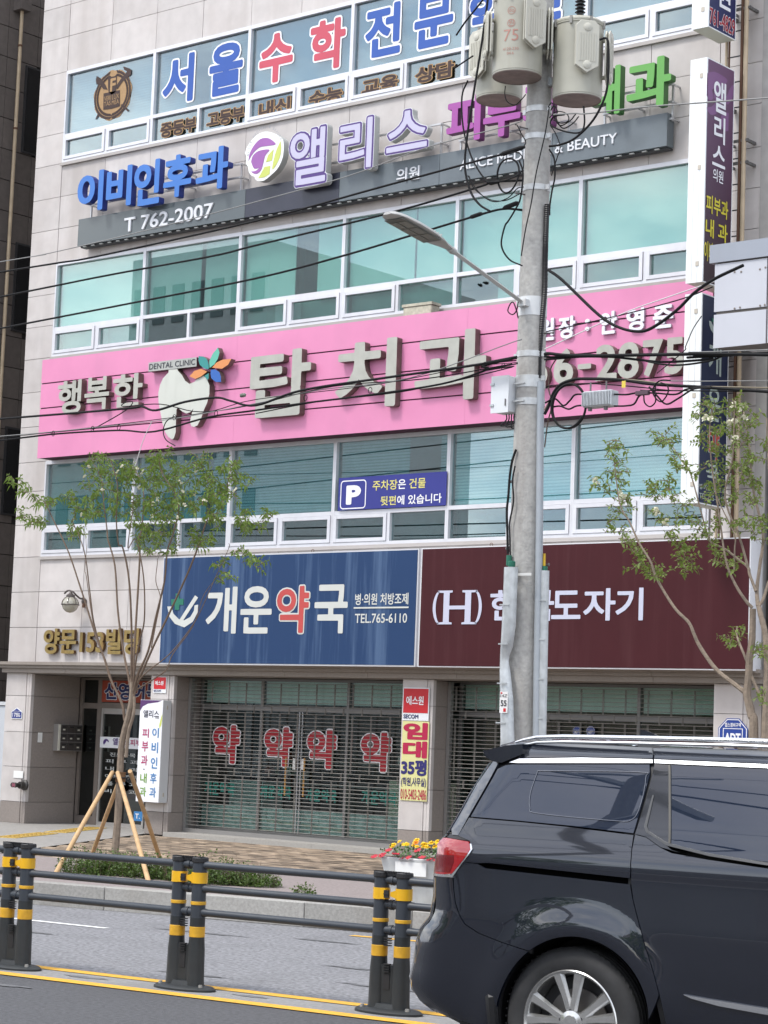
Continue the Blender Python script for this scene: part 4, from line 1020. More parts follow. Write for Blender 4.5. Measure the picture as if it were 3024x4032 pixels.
poly_plate('logo_bowl', [(yc-.13+.13*0+.13+.14*math.cos(a), 6.17+.13*math.sin(a)) for a in [math.pi+i*math.pi/8 for i in range(9)]]+[(yc+.10, 6.17), (yc, 6.08), (yc-.10, 6.17)], S0, .001, sw, tB, lift=.004)
poly_plate('logo_cross', [(yc-.09,6.21),(yc-.05,6.21),(yc-.05,6.25),(yc-.01,6.25),(yc-.01,6.21),(yc+.03,6.21),(yc+.03,6.17),(yc-.01,6.17),(yc-.01,6.13),(yc-.05,6.13),(yc-.05,6.17),(yc-.09,6.17)], S0, .001, mat('print_green', (0,0,0)), tB, lift=.006)
text(tB, '병·의원 처방조제', (19.57, 20.09, 4.34, 4.40), S0, sw, bold=.01, lift=.004)
text(tB, 'TEL.765-6110', (19.57, 20.09, 4.24, 4.30), S0, sw, chars=False, lift=.004, name='wording')
tC = proj('navy projecting sign cut off by the top of the picture with red phone digits', 9.38, 11.9, navy)
b_ = sbox([(-12.0,19.716,9.68),(-12.0,19.993,9.691),(-12.0,19.863,9.817),(-12.0,19.986,9.666)])
text(tC, '원', None, S0, wpr, bold=.02, boxes=[(b_[0], b_[1], b_[2], b_[2]+.34)], lift=.004)
text(tC, '학', None, S0, wpr, bold=.02, boxes=[(b_[0], b_[1], b_[2]+.42, b_[2]+.76)], lift=.004)
text(tC, '761-4829', sbox([(-12.0,19.56,9.527),(-12.0,20.084,9.521),(-12.0,19.683,9.601),(-12.0,19.69,9.425)]), S0, mat('print_crimson', srgb(190,50,60), .5), bold=.01, outline=(.03, wpr), lift=.004)
# ---- steel sign mast between wall and signs
t = thing('sign_mast', 'tan and rust steel ladder mast carrying the projecting signs', 'mast', (-12, 20.2, 4))
for x, r, m in ((-11.915,.026,brass),(-11.965,.018,MATS['rust']),(-12.16,.016,brass),(-12.125,.012,MATS['rust'])):
    MB().tube([(x,20.2,3.4),(x,20.2,12.6)], r, 10).build('upright', m, t, smooth=True)
z = 4.3
while z < 12.4: MB().tube([(-12.14,20.2,z),(-11.95,20.2,z)], .008, 6).build('rung', MATS['dark_rail'], t); z += .29
for z in (4.6, 5.9, 6.9, 8.0, 8.25, 9.75, 10.9): MB().box(-12.2, -11.86, 20.19, 20.215, z, z+.03).box(-11.9, -11.87, 20.216, 20.39, z, z+.03).box(-12.15,-12.13,20.216,20.39,z,z+.03).build('wall_bracket', mat('bracket_grey', (.16,.155,.15), .5, metal=.4, var=.3, scale=30), t)
# ---- ground-level signs
t = thing('vertical_lightbox', 'tall white light box with pink, green and blue Korean letters beside the entrance', 'sign', (-20.5, 20.15, 1.3))
x0, x1, z0, z1, y0 = -20.765, -20.33, .645, 1.975, 20.23
x0 = -20.9995; x1 = -20.567; z0, z1 = (0.626,1.975)
MB().box(x0, x1, y0+.004, 20.385, z0, z1).build('case', mat('case_white', (.62,.63,.64), .4, streak=.3, stcol=(.45,.44,.42)), t)
box('sign_face', mat('face_white', (.80,.81,.84), .3), t, x0+.004, x1-.004, y0, y0+.0035, z0+.004, z1-.004)
VM = F_map(y0); 
poly_plate('corner_print', [(x0+.004,z1-.004),(x1-.02,z1-.004),(x0+.33,z1-.03),(x0+.15,z1-.05),(x0+.05,z1-.09),(x0+.004,z1-.15)], VM, .001, mat('print_plum', srgb(100,60,120), .5), t, lift=.0015)
poly_plate('leaf_print', [(x1-.004,z1-.18),(x1-.03,z1-.24),(x1-.055,z1-.33),(x1-.045,z1-.38),(x1-.015,z1-.33),(x1-.004,z1-.26)], VM, .001, yg, t, lift=.0015)
text(t, '앨리스', (-20.926,-20.632,1.742,1.838), VM, mat('print_ink', srgb(50,48,70), .5), bold=.012)
text(t, '의원', (-20.703,-20.633,1.725,1.753), VM, MATS['print_ink'], bold=.005)
pkx = mat('print_pink', srgb(196,48,112), .5); blx = mat('print_azure', srgb(66,140,205), .5); gnx = mat('print_leaf', srgb(130,180,55), .5)
yy = [1.594,1.473,1.424,1.289,1.24,1.105,1.002,0.873,0.823,0.697]; xl0, xl1 = (-20.929,-20.806)
for i, (c, m) in enumerate(zip('피부과내과', [pkx,pkx,pkx,gnx,gnx])): text(t, c, None, VM, m, bold=.015, boxes=[(xl0, xl1, yy[2*i+1], yy[2*i])])
zc = (yy[5]+yy[6])/2; poly_plate('dot', [(.5*(xl0+xl1)+.012*math.cos(a), zc+.01*math.sin(a)) for a in [i*math.pi/4 for i in range(8)]], VM, .001, MATS['print_ink'], t, lift=.002)
xr0, xr1 = (-20.742,-20.62)
yy = [1.606,1.475,1.419,1.275,1.219,1.071,1.01,0.874,0.825,0.692]
for i, c in enumerate('이비인후과'): text(t, c, None, VM, blx, bold=.015, boxes=[(xr0, xr1, yy[2*i+1], yy[2*i])])
for z in (z0+.08, z1-.12): box('latch', mat('latch', (0,0,0)), t, x1+.0, x1+.006, 20.30, 20.32, z, z+.05)
red_p = mat('plate_red', srgb(222,40,50), .45); wh_p = mat('plate_white', (.72,.74,.76), .45)
def secom(label, b, rz):
    t = thing('security_plate', label, 'sign', ((b[0]+b[1])/2, 20.38, b[2])); y = 20.382
    box('plate', wh_p, t, b[0], b[1], y, y+.01, b[2], b[3]); w_ = b[1]-b[0]
    box('red_field', red_p, t, b[0]+.03*w_, b[1]-.03*w_, y-.003, y-.0005, rz, b[3]-.03*w_); M_ = F_map(y-.003)
    h_ = b[3]-rz; text(t, '에스원', (b[0]+.15*w_, b[1]-.2*w_, rz+h_*.32, rz+h_*.66), M_, wpr, bold=.02, lift=.003)
    text(t, 'SECOM', (b[0]+.05*w_, b[0]+.62*w_, b[2]+(rz-b[2])*.25, b[2]+(rz-b[2])*.8), F_map(y), mat('print_navy', srgb(36,48,110), .5), bold=.03, chars=False, name='wording')
secom('small red and white security plate on the pier beside the entrance', (-20.92, -20.68, 2.075, 2.29), 2.125)
bs = (-16.601,-16.195,1.811,2.208)
secom('larger red and white security plate at the top of the middle pier', bs, 1.903)
t = thing('rental_poster', 'yellow to-let poster with red and blue Korean words on the middle pier', 'poster', (-16.4, 20.38, 1.3))
bp = (-16.591, -16.181, 0.853, 1.803)
box('sheet', mat('poster_yellow', srgb(246,242,170), .6), t, bp[0], bp[1], 20.384, 20.388, bp[2], bp[3]); TM = F_map(20.384)
cri = mat('poster_red', srgb(200,28,80), .5); ind = mat('poster_blue', srgb(48,44,120), .5); w_ = bp[1]-bp[0]
Z = [1.787,1.583,1.565,1.362,1.343]; Z2 = [1.16,1.129,1.013,0.989,0.866]
text(t, '임', None, TM, cri, bold=.05, boxes=[(bp[0]+.04*w_, bp[1]-.04*w_, Z[1], Z[0])]); text(t, '대', None, TM, cri, bold=.05, boxes=[(bp[0]+.04*w_, bp[1]-.04*w_, Z[3], Z[2])])
text(t, '35평', (bp[0]+.03*w_, bp[1]-.06*w_, Z2[0], Z[4]-.005), TM, ind, bold=.045); text(t, '(학원,사무실)', (bp[0]+.03*w_, bp[1]-.04*w_, Z2[2], Z2[1]), TM, ind, bold=.02)
text(t, '010-5403-2486', (bp[0]+.02*w_, bp[1]-.02*w_, Z2[4], Z2[3]), TM, cri, bold=.01, chars=False, name='wording')
t = thing('address_plate', 'small blue house-number plate reading 1786 on the left pier', 'sign', (-23.65, 20.38, 1.7))
a = [(-23.765,20.38,1.758),(-23.666,20.38,1.821),(-23.558,20.38,1.762),(-23.561,20.38,1.664),(-23.761,20.38,1.659)]; z_b = (a[3][2]+a[4][2])/2
xa, xb, zm, zt = -23.775, -23.545, (a[0][2]+a[2][2])/2, a[1][2]
poly_plate('plate', [(xa,z_b),(xb,z_b),(xb,zm),((xa+xb)/2,zt),(xa,zm)], F_map(20.382), .006, wh_p, t)
poly_plate('blue_field', [(xa+.01,z_b+.01),(xb-.01,z_b+.01),(xb-.01,zm-.005),((xa+xb)/2,zt-.014),(xa+.01,zm-.005)], F_map(20.380), .001, mat('plate_blue', srgb(44,62,150), .45), t)
text(t, '1786', (xa+.03, xb-.03, z_b+.025, z_b+.085), F_map(20.379), wpr, bold=.0, lift=.003)
text(t, '번영로', (xa+.06, xb-.06, zm-.035, zm-.012), F_map(20.379), wpr, bold=.01, lift=.003); 
box('rule_line', wpr, t, xa+.02, xb-.02, 20.376, 20.3775, z_b+.105, z_b+.109)
# letter boxes in the recess
t = thing('mailboxes', 'bank of nine dark letter boxes in a steel frame inside the entrance recess', 'mailbox', (-23.38, 21.1, 1.4))
MB().box(-23.399, -23.30, 20.86, 21.32, 1.23, 1.61).build('cabinet', mat('cabinet_steel', (.30,.285,.27), .45, metal=.3), t)
for i in range(3):
    for j in range(3):
        y = 20.905+i*.139; z = 1.24+j*.124; d_ = box('mailbox_door', mat('mailbox_dark', (.055,.048,.045), .4), t, -23.30, -23.292, y, y+.130, z, z+.115)
        MB().box(-23.292, -23.288, y+.03, y+.10, z+.075, z+.09).build('slot', mat('slot_black', (.01,.01,.01), .5), d_)
        if (i+j) % 2 == 0 or j == 1: MB().box(-23.292, -23.2885, y+.04, y+.08, z+.035, z+.055).build('name_card', mat('card', (.6,.58,.5), .7), d_)
box('end_plate', mat('cream_metal', (.62,.60,.52), .5), t, -23.299, -23.29, 20.862, 20.90, 1.235, 1.605)
t = thing('wall_notice', 'small white notice beside the letter boxes', 'notice', (-23.39, 20.6, 1.4)); box('paper', mat('white_paper',(0,0,0)), t, -23.398, -23.394, 20.57, 20.65, 1.34, 1.48)
t = thing('wall_notice', 'small white notice above the fire hydrant inlet', 'notice', (-23.6, 20.38, .9)); box('paper', mat('white_paper',(0,0,0)), t, -23.66, -23.46, 20.385, 20.39, .83, .93)
t = thing('hydrant_inlet', 'dark twin fire hydrant inlet with reddish caps on the left pier', 'hydrant inlet', (-23.55, 20.39, .73)); h = (-23.448,20.3,0.736)
ir = mat('black_iron', (.035,.032,.03), .5, var=.2, scale=30)
MB().lathe((h[0]+.04,20.39,h[2]), [(.075,0),(.075,-.02),(.055,-.04),(.05,-.10)], 20, (0,1,0)).build('body', ir, t, smooth=True)
for s in (-.045, .03): c_ = MB().lathe((h[0]+s,20.29,h[2]-.0), [(.03,.02),(.032,-.05),(.036,-.055),(.036,-.075)], 14, (-.25 if s < 0 else .1,1,0)).build('outlet', ir, t, smooth=True); MB().lathe((h[0]+s+(.02 if s<0 else -.007),20.215,h[2]), [(.0,-.001),(.028,0),(.0,.001)], 12, (0,1,0)).build('cap', mat('cap_maroon', (.22,.06,.09), .5), c_)
# entrance door graphics
t = thing('transom_banner', 'orange-red banner with navy Korean letters above the entrance door', 'banner', (-22, 21.32, 2.1))
box('sheet', mat('banner_rust', srgb(176,74,50), .6), t, -22.93, -21.1, 21.322, 21.328, 1.95, 2.255)
text(t, '산영어독서실', (-22.86, -21.2, 1.99, 2.22), F_map(21.322), mat('print_navy', (0,0,0)), bold=.035, outline=(.03, wpr))
t = thing('door_banner', 'white strip with purple clinic name across the entrance door', 'sticker', (-22.4, 21.33, 1.37))
box('sheet', mat('face_white', (0,0,0)), t, -22.93, -21.95, 21.331, 21.334, 1.30, 1.455)
text(t, '앨리스', (-22.66, -22.32, 1.345, 1.44), F_map(21.331), purp, bold=.02); text(t, '피부과', (-22.30, -21.98, 1.345, 1.43), F_map(21.331), pkx, bold=.02)
poly_plate('swirl', [(-22.80+.06*math.cos(a), 1.375+.05*math.sin(a)) for a in [i*math.pi/8 for i in range(11)]]+[(-22.82,1.36),(-22.79,1.40)], F_map(21.331), .001, purp, t, lift=.003)
t = thing('door_lettering', 'small white Korean words in rows on the dark entrance door', 'lettering', (-22.4, 21.33, 1)); DM = F_map(21.345)
fa = mat('faded_white', (.45,.47,.46), .6)
text(t, '진료과목', (-22.72, -22.2, 1.18, 1.235), DM, fa, bold=.012)
for i, s in enumerate(('피 부 과', '내    과', '이비인후과', '통 증 과', '비 만 과')): text(t, s, (-22.80, -22.12, 1.085-i*.105, 1.14-i*.105), DM, fa, bold=.012)
t = thing('phone_sticker', 'small blue sticker with a white T at the foot of the entrance door', 'sticker', (-21.6, 21.0, .4))
sx_ = (-21.715,-21.58,0.329,0.457); box('sheet', blx, t, sx_[0], sx_[1]+.03, 20.9, 20.905, sx_[2], sx_[3])
text(t, 'T.', (sx_[0]+.03, sx_[1]-.01, sx_[2]+.03, sx_[3]-.03), F_map(20.9), wpr, bold=.01, chars=False)
# shop window letters
t = thing('window_lettering', 'four big red Korean pharmacy letters with white borders behind the roller grille', 'lettering', (-18.5, 20.9, 1.5)); GM = F_map(20.915)
rw = mat('film_scarlet', srgb(196,30,48), .5)
for b in ((-20.296,-19.771,1.158,1.696),(-19.361,-18.828,1.152,1.693),(-18.611,-18.078,1.153,1.682),(-17.702,-17.173,1.148,1.675)):
    text(t, '약', None, GM, rw, bold=.05, outline=(.03, wpr), boxes=[b])
t = thing('window_lettering', 'four small teal Korean pharmacy names low on the shop glass behind the grille', 'lettering', (-18.5, 20.9, .9))
tl = mat('film_teal', srgb(22,120,108), .5)
for b in ((-20.393,-19.848,0.749,0.925),(-19.375,-18.842,0.754,0.914),(-18.578,-18.064,0.75,0.902),(-17.639,-17.081,0.757,0.933)): text(t, '개운약국', b, GM, tl, bold=.03)
# octagonal security signs
def octo(label, c, r, y, first=True):
    t = thing('security_octagon', label, 'sign', (c[0], y, c[2])); pts = lambda k: [(c[0]+r*k*math.cos(math.radians(22.5+45*i)), c[2]+r*k*math.sin(math.radians(22.5+45*i))) for i in range(8)]
    poly_plate('plate', pts(1), F_map(y), .006, mat('octo_blue', srgb(40,74,165), .45), t); ring_obj('border_line', pts(.95), pts(.9), F_map(y), .0015, wpr, t)
    ring_obj('inner_frame', *[[(c[0]+r*k*u, c[2]-r*.12+r*k*v) for u, v in ((-.62,-.45),(.62,-.45),(.62,.5),(-.62,.5))] for k in (1, .93)], F_map(y), .0015, wpr, t)
    text(t, 'ADT', (c[0]-r*.5, c[0]+r*.5, c[2]-r*.42, c[2]+r*.12), F_map(y), wpr, bold=.04, chars=False, name='wording')
    if r > .1: text(t, '캡스경비구역', (c[0]-r*.5, c[0]+r*.5, c[2]+r*.45, c[2]+r*.68), F_map(y), wpr, bold=.02)
octo('large blue octagonal security sign on the right pier just above the van roof', (-12.009,20.38,1.76), 0.19655999999999915, 20.385)
octo('small blue octagonal sticker on the left side of the right shop door seam', (-14.398,20.9,1.753), 0.06050000000000022, 20.905)
octo('small blue octagonal sticker on the right side of the right shop door seam', (-14.204,20.9,1.758), 0.0625, 20.905)
# blank grey sign box at the right edge
gx_ = mat('panel_grey', (.50,.51,.555), .4, streak=.18, stcol=(.35,.35,.37), var=.03, scale=2); cap_m = mat('cap_grey', (.30,.325,.375), .4, streak=.25, stcol=(.2,.2,.22)); edm = mat('edge_brown', (.13,.115,.10), .6)
t = thing('blank_sign_box', 'blank grey panelled sign box at the right edge above the cables', 'sign', (-11, 19, 5.7))
MB().box(-11.50, -9.8, 19.015, 19.30, 5.72, 6.61).box(-11.50, -11.0, 19.31, 20.35, 6.2, 6.3).build('case', edm, t)
box('top_cap', cap_m, t, -11.575, -9.7, 18.98, 19.33, 6.61, 6.80)
xj = -10.908
for a, b_ in ((-11.52, xj), (xj+.02, -9.8)):
    box('blank_panel', gx_, t, a, b_, 19.0, 19.014, 6.095, 6.595); box('blank_panel', gx_, t, a, b_, 19.0, 19.014, 5.715, 6.065)
for p in [(-11.284,19.0,6.491),(-11.207,19.0,6.484),(-10.988,19.0,6.487),(-10.925,19.0,6.498),(-11.275,19.0,6.108),(-11.212,19.0,6.113),(-10.978,19.0,6.109),(-10.924,19.0,6.111)]: MB().lathe((p[0],18.999,p[2]), [(.0,-.006),(.011,-.004),(.011,0)], 8, (0,1,0)).build('bolt', mat('bolt_brown', (.2,.17,.15), .6), t)
# wall lantern
t = thing('wall_lantern', 'round caged glass lantern on a curved bronze arm beside the building name', 'lamp', (-22.2, 20.39, 3.3)); c_ = (-22.399,20.15,3.256)
brz = mat('bronze_dark', (.10,.085,.08), .45, metal=.4)
MB().tube(spline([(-22.365,20.37,3.357),(-22.367,20.3,3.352),(-22.338,20.2,3.387),(-22.366,20.15,3.437),(-22.461,20.15,3.449),(-22.528,20.15,3.412)], 6), .013, 8).build('arm', brz, t, smooth=True)
MB().lathe((-22.374,20.39,3.316), [(.045,0),(.045,-.02),(.02,-.03)], 14, (0,1,0)).build('wall_plate', brz, t, smooth=True); box('rust_tail', MATS['rust'], t, -22.384, -22.354, 20.36, 20.385, 3.229, 3.294)
MB().lathe(c_, [(.0,-.115)]+[(.115*math.cos(a), .115*math.sin(a)) for a in [-1.2+i*.2 for i in range(10)]]+[(.06,.1)], 24).build('globe', mat('globe_glass', (.34,.32,.26), .15, coat=1), t, smooth=True)
MB().lathe(c_, [(.062,.09),(.06,.13),(.03,.15),(.012,.18)], 16).build('top_cap', brz, t, smooth=True)
cg = MB()
for k in range(6):
    a = k*math.pi/3; cg.tube([(c_[0]+.12*math.cos(b)*math.cos(a), c_[1]+.12*math.cos(b)*math.sin(a), c_[2]+.12*math.sin(b)) for b in [i*.25 for i in range(6)]], .005, 5)
cg.tube([(c_[0]+.125*math.cos(a), c_[1]+.125*math.sin(a), c_[2]) for a in [i*math.pi/10 for i in range(21)]], .007, 5); cg.build('cage', brz, t)
# cable along under the second-floor sill, small junction box on the pink board
t = thing('junction_box', 'dirty cream junction box sitting on top of the pink board', 'box', (-16.6, 20.25, 6.76)); j = (-16.415,20.2,6.822)
MB().box(j[0]-.22, j[0]+.22, 20.15, 20.32, pz[4], pz[4]+.11).build('case', mat('cream_dirty', (.46,.43,.34), .7, var=.2, scale=20), t, bev=.008); box('lid', MATS['cream_dirty'], t, j[0]-.235, j[0]+.235, 20.14, 20.33, pz[4]+.112, pz[4]+.145)

# ================================================================ STREET FURNITURE
fb = mat('barrier_grey', (.036,.043,.054), .40, var=.08, scale=10, spec=.5, dirt=.15, dircol=(.12,.12,.115)); fbk = mat('barrier_base', (.018,.021,.023), .5, var=.15, scale=14, dirt=.25, dircol=(.05,.05,.048))
fy_m = mat('barrier_yellow', (.72,.40,.012), .4, var=.04, scale=10); fy2 = mat('reflector_yellow', (.60,.33,.02), .5, var=.12, scale=25, dirt=.25, dircol=(.3,.2,.06)); blk = mat('rubber_black', (.015,.015,.017), .55)
fence = thing('median_fence', 'dark grey plastic median fence with yellow clamps and bands along the centre line', 'fence', (-8.1, 9.93, 0))
fa_ = math.atan(.1263); ft = Vector((math.cos(fa_), math.sin(fa_), 0)); fn = Vector((-ft.y, ft.x, 0)); Zv = Vector((0, 0, 1))
PH = .0775
def fence_post(c):
    c = Vector(c); b = MB()
    for s in (-1, 1):
        p = c + ft*PH*s
        b.lathe(p, [(.0455,.45),(.0455,.79)], 20)
        b.lathe(p, [(.0475,.445),(.0475,.452)], 20)
    post = b.build('post', fb, fence, smooth=True)
    base = MB()
    for s in (-1, 1): base.lathe(c + ft*PH*s, [(.060,.025),(.056,.06),(.053,.25),(.047,.33),(.047,.445)], 20)
    base.obox(c+Zv*.15, ft, .07, fn, .034, Zv, .13)
    bs_ = base.build('base_column', fbk, post, smooth=True)
    fl = MB(); n = 32; ring_ = lambda ra, rb, z: [c + ft*(ra*math.cos(2*math.pi*i/n)) + fn*(rb*math.sin(2*math.pi*i/n)) + Zv*z for i in range(n)]
    R = [ring_(.225,.115,.0), ring_(.225,.115,.015), ring_(.205,.10,.028), ring_(.135,.066,.034), ring_(.125,.058,.06)]
    for r in R: fl.v += [tuple(v) for v in r]
    for k in range(4):
        for i in range(n): fl.f.append((k*n+i, k*n+(i+1) % n, (k+1)*n+(i+1) % n, (k+1)*n+i))
    fl.f.append(tuple(4*n+i for i in range(n))); fl.build('base_flange', fbk, post, smooth=True)
    bt_ = MB()
    for s in (-1, 1): bt_.lathe(c+ft*s*.155-fn*.045+Zv*.028, [(.0,.018),(.012,.016),(.014,.0)], 8)
    bt_.build('anchor_bolt', mat('bolt_steel', (.35,.34,.32), .4, metal=.6), post)
    cap = MB()
    for s in (-1, 1): cap.lathe(c+ft*PH*s, [(.050,.783),(.052,.787),(.052,.81),(.048,.815)], 20)
    cap.obox(c+Zv*.803, ft, PH, fn, .022, Zv, .010)
    for i in range(-6, 7): cap.obox(c+ft*i*.018+Zv*.817-fn*.02, ft, .004, fn, .02, Zv, .003)
    cap.build('cap', blk, post, smooth=False)
    for z0, z1, m in ((.524,.545,fy2),(.327,.391,fy2)):
        for s in (-1, 1): MB().lathe(c+ft*PH*s, [(.047,z0),(.049,z0+.002),(.049,z1-.002),(.047,z1)], 20).build('reflective_band', m, post, smooth=True)
    for s in (-1, 1):
        q = c+ft*PH*s; k = MB(); k.lathe(q, [(.049,.656),(.051,.656),(.051,.722),(.049,.722)], 20)
        w0, w1 = .033, .012
        P_ = [q-ft*s*.0-fn*.047+Zv*(.689+w0), q-ft*s*.0-fn*.047+Zv*(.689-w0), q-ft*s*.065-fn*.047+Zv*(.689-w1), q-ft*s*.065-fn*.047+Zv*(.689+w1)]
        if s > 0: k.prism(P_, fn*.012)
        else: k.obox(q+ft*.025-fn*.042+Zv*.689, ft, .03, fn, .006, Zv, .030)
        k.build('clamp', fy_m, post, smooth=True)
    MB().obox(c-ft*.012-fn*.050+Zv*.689, ft, .016, fn, .006, Zv, .022).obox(c-ft*.012-fn*.057+Zv*.689, ft, .017, fn, .003, Zv, .003).build('clamp_lock', blk, post)
    for z in (.768, .625, .478): MB().tube([c-ft*.05+Zv*z, c-ft*.012+Zv*z, c-ft*.0115+Zv*z, c+ft*.0115+Zv*z, c+ft*.012+Zv*z, c+ft*.05+Zv*z], [.026,.026,.031,.031,.026,.026], 12).build('coupling', fb, post, smooth=True)
    sl_ = MB()
    for z0 in (.435, .285): 
        for i in range(4): sl_.obox(c-fn*.036+Zv*(z0-i*.014), ft, .022, fn, .012, Zv, .003)
    sl_.obox(c-fn*.0345+Zv*.185, ft, .02, fn, .003, Zv, .045); sl_.build('vent_slots', blk, post)
    return c
FP = [Vector((x, fy(x), 0)) for x in (-19.5, -18.05, -16.6, -15.2, -13.8, -12.42, -10.997, -9.581, -8.106, -6.66, -5.2, -3.75, -2.3)]
FP[7].y = 9.727; FP[8].y = 9.925; FP[6].y = 9.562
for p in FP: fence_post(p)
for a, b_ in zip(FP[:-1], FP[1:]):
    for z in (.768, .625, .478):
        pa, pb = a+ft*(PH+.03), b_-ft*(PH+.03); r = MB()
        r.tube([pa+Zv*z, pa+ft*.03+Zv*z, pa+ft*.05+Zv*z, pb-ft*.05+Zv*z, pb-ft*.03+Zv*z, pb+Zv*z], [.0255,.0255,.0228,.0228,.0255,.0255], 14)
        r.build('rail', fb, fence, smooth=True)

# ---- utility pole
PX, PY = -11.14, 15.3
def pr(z): return .150 - (z-1.5)*.0064
cpm = mat('spun_concrete', (.385,.375,.355), .85, var=.15, scale=22, bump=.5, bscale=45, streak=.6, stcol=(.24,.22,.205), stscale=8, dirt=.4, dircol=(.30,.28,.25))
pole = thing('utility_pole', 'tall weathered concrete utility pole with steel bands and cable guards', 'pole', (PX, PY, .2))
MB().lathe((PX,PY,0), [(pr(.2),.2)]+[(pr(z),z) for z in (2,4,6,8,10,11.5)], 32).build('shaft', cpm, pole, smooth=True)
galv = mat('galvanised', (.50,.52,.53), .42, metal=.55, var=.14, scale=14, dirt=.3, dircol=(.36,.38,.39)); gband = mat('band_steel', (.52,.53,.53), .4, metal=.5, var=.1, scale=20, streak=.4, stcol=(.25,.17,.12))
zband = [7.234,6.983,6.515,5.011,4.792]
for z in zband:
    b = MB(); b.lathe((PX,PY,z-.028), [(pr(z)+.002,0),(pr(z)+.006,.003),(pr(z)+.006,.053),(pr(z)+.002,.056)], 28)
    b.obox((PX+pr(z)+.02,PY-.02,z), (1,0,0), .02, (0,1,0), .014, (0,0,1), .022); b.obox((PX-pr(z)-.02,PY-.02,z), (1,0,0), .02, (0,1,0), .014, (0,0,1), .022); b.build('band', gband, pole, smooth=True)
zl = [5.415,4.742,4.585]
b = MB().lathe((PX,PY,zl[0]-.06), [(pr(6)+.004,0),(pr(6)+.008,0),(pr(6)+.008,.17),(pr(6)+.004,.17)], 28); b.build('lamp_collar', mat('painted_white', (.62,.63,.63), .45, streak=.35, stcol=(.3,.2,.14), stscale=12), pole, smooth=True)
for z in zl[1:]: MB().lathe((PX,PY,z-.03), [(pr(z)+.002,0),(pr(z)+.006,0),(pr(z)+.006,.06),(pr(z)+.002,.06)], 28).obox((PX-.02,PY-pr(z)-.012,z), (1,0,0), .06, (0,1,0), .006, (0,0,1), .006).build('band', gband, pole, smooth=True)
st = MB()
for z, a in ((7.05,-1.9),(6.45,-1.95),(5.2,0.1),(3.9,2.9),(7.6,-1.7),(3.15,.2),(3.3,3.0),(2.78,3.05)):
    d = Vector((math.cos(a), math.sin(a), 0)); p = Vector((PX,PY,z)); st.tube([p+d*pr(z), p+d*(pr(z)+.09)], .007, 6); st.tube([p+d*(pr(z)+.085), p+d*(pr(z)+.095)], .013, 8)
stuff(st.build('step_bolt', mat('bolt_dark', (.16,.15,.15), .5, metal=.4), pole))
# corrugated conduit and steel riser pipe on the right side
cor = MB(); P_ = spline([(-10.995,15.3,6.352),(-10.997,15.3,6.031),(-10.996,15.3,5.809),(-10.992,15.3,5.572),(-11.014,15.3,5.27),(-11.03,15.3,5.008),(-11.027,15.3,4.787)], 12); n_ = 0
pts = []; 
for i in range(len(P_)-1):
    for k in range(3): pts.append(P_[i].lerp(P_[i+1], k/3))
pts = [Vector((p.x, 15.27, p.z)) for p in pts]
cor.tube(pts, [.021 if i % 2 else .026 for i in range(len(pts))], 10); cor.build('corrugated_conduit', mat('conduit_black', (.02,.02,.023), .45), pole, smooth=False)
MB().tube([(-11.009,15.27,4.761),(-10.976,15.27,3.606),(-10.963,15.27,3.056),(-10.952,15.27,2.337),(-10.935,15.27,1.58)]+[(-10.935, 15.27, .2)], .033, 14).build('riser_pipe', mat('pipe_grey', (.36,.39,.42), .45, metal=.2, var=.06, scale=8, streak=.2, stcol=(.28,.3,.31)), pole, smooth=True)
def guard(pts, w_, name, m, dent=None):
    """half-round cable guard"""
    b = MB(); n = 9
    for i, p in enumerate(pts):
        for k in range(n):
            a = math.pi*(k/(n-1)); rr = w_*(dent[i] if dent else 1)
            b.v.append((p[0]+w_*math.cos(a)*(dent[i] if dent and k < 4 else 1), p[1]-rr*.85*math.sin(a), p[2]))
    for i in range(len(pts)-1):
        for k in range(n-1): a = i*n+k; b.f.append((a, a+1, a+n+1, a+n))
    o = b.build(name, m, pole, smooth=True); return o
gp = [(-11.13,15.1,3.109),(-11.131,15.1,2.865),(-11.135,15.1,2.596),(-11.144,15.1,2.417),(-11.152,15.1,2.345),(-11.153,15.1,2.291),(-11.15,15.1,2.211),(-11.13,15.1,1.97),(-11.11,15.1,1.615)]
gp = [(p[0]-.004, 15.10, p[2]) for p in gp] + [(gp[-1][0]-.004, 15.10, .2)]
guard(gp, .070, 'cable_guard', galv, [1,1,1,.8,.45,.35,.6,.9,1,1])
guard([(p[0]-.075, 15.20, p[2]) for p in gp], .045, 'cable_guard', galv)
gp2 = [(-10.901,15.3,3.092),(-10.893,15.3,2.518),(-10.887,15.3,2.071),(-10.88,15.3,1.582)]; gp2 = [(p[0]-.02, 15.3, p[2]) for p in gp2]+[(gp2[-1][0]-.02, 15.3, .2)]
guard(gp2, .048, 'cable_guard', galv)
rg = MB()
for z in np.arange(.4, gp[0][2]-.1, .34): rg.obox((gp[1][0]-.02, 15.04, z), (1,0,0), .05, (0,1,0), .004, (0,0,1), .006)
for z in np.arange(.45, gp2[0][2]-.1, .34): rg.obox((gp2[1][0], 15.258, z), (1,0,0), .045, (0,1,0), .004, (0,0,1), .006)
rg.build('guard_rib', galv, pole)
zz_ = 3.05; MB().obox((PX+.06,PY-.165,zz_), (1,.06,0), .13, (0,1,0), .003, (0,0,1), .012).build('perforated_strap', mat('strap_white', (.6,.6,.58), .5), pole)
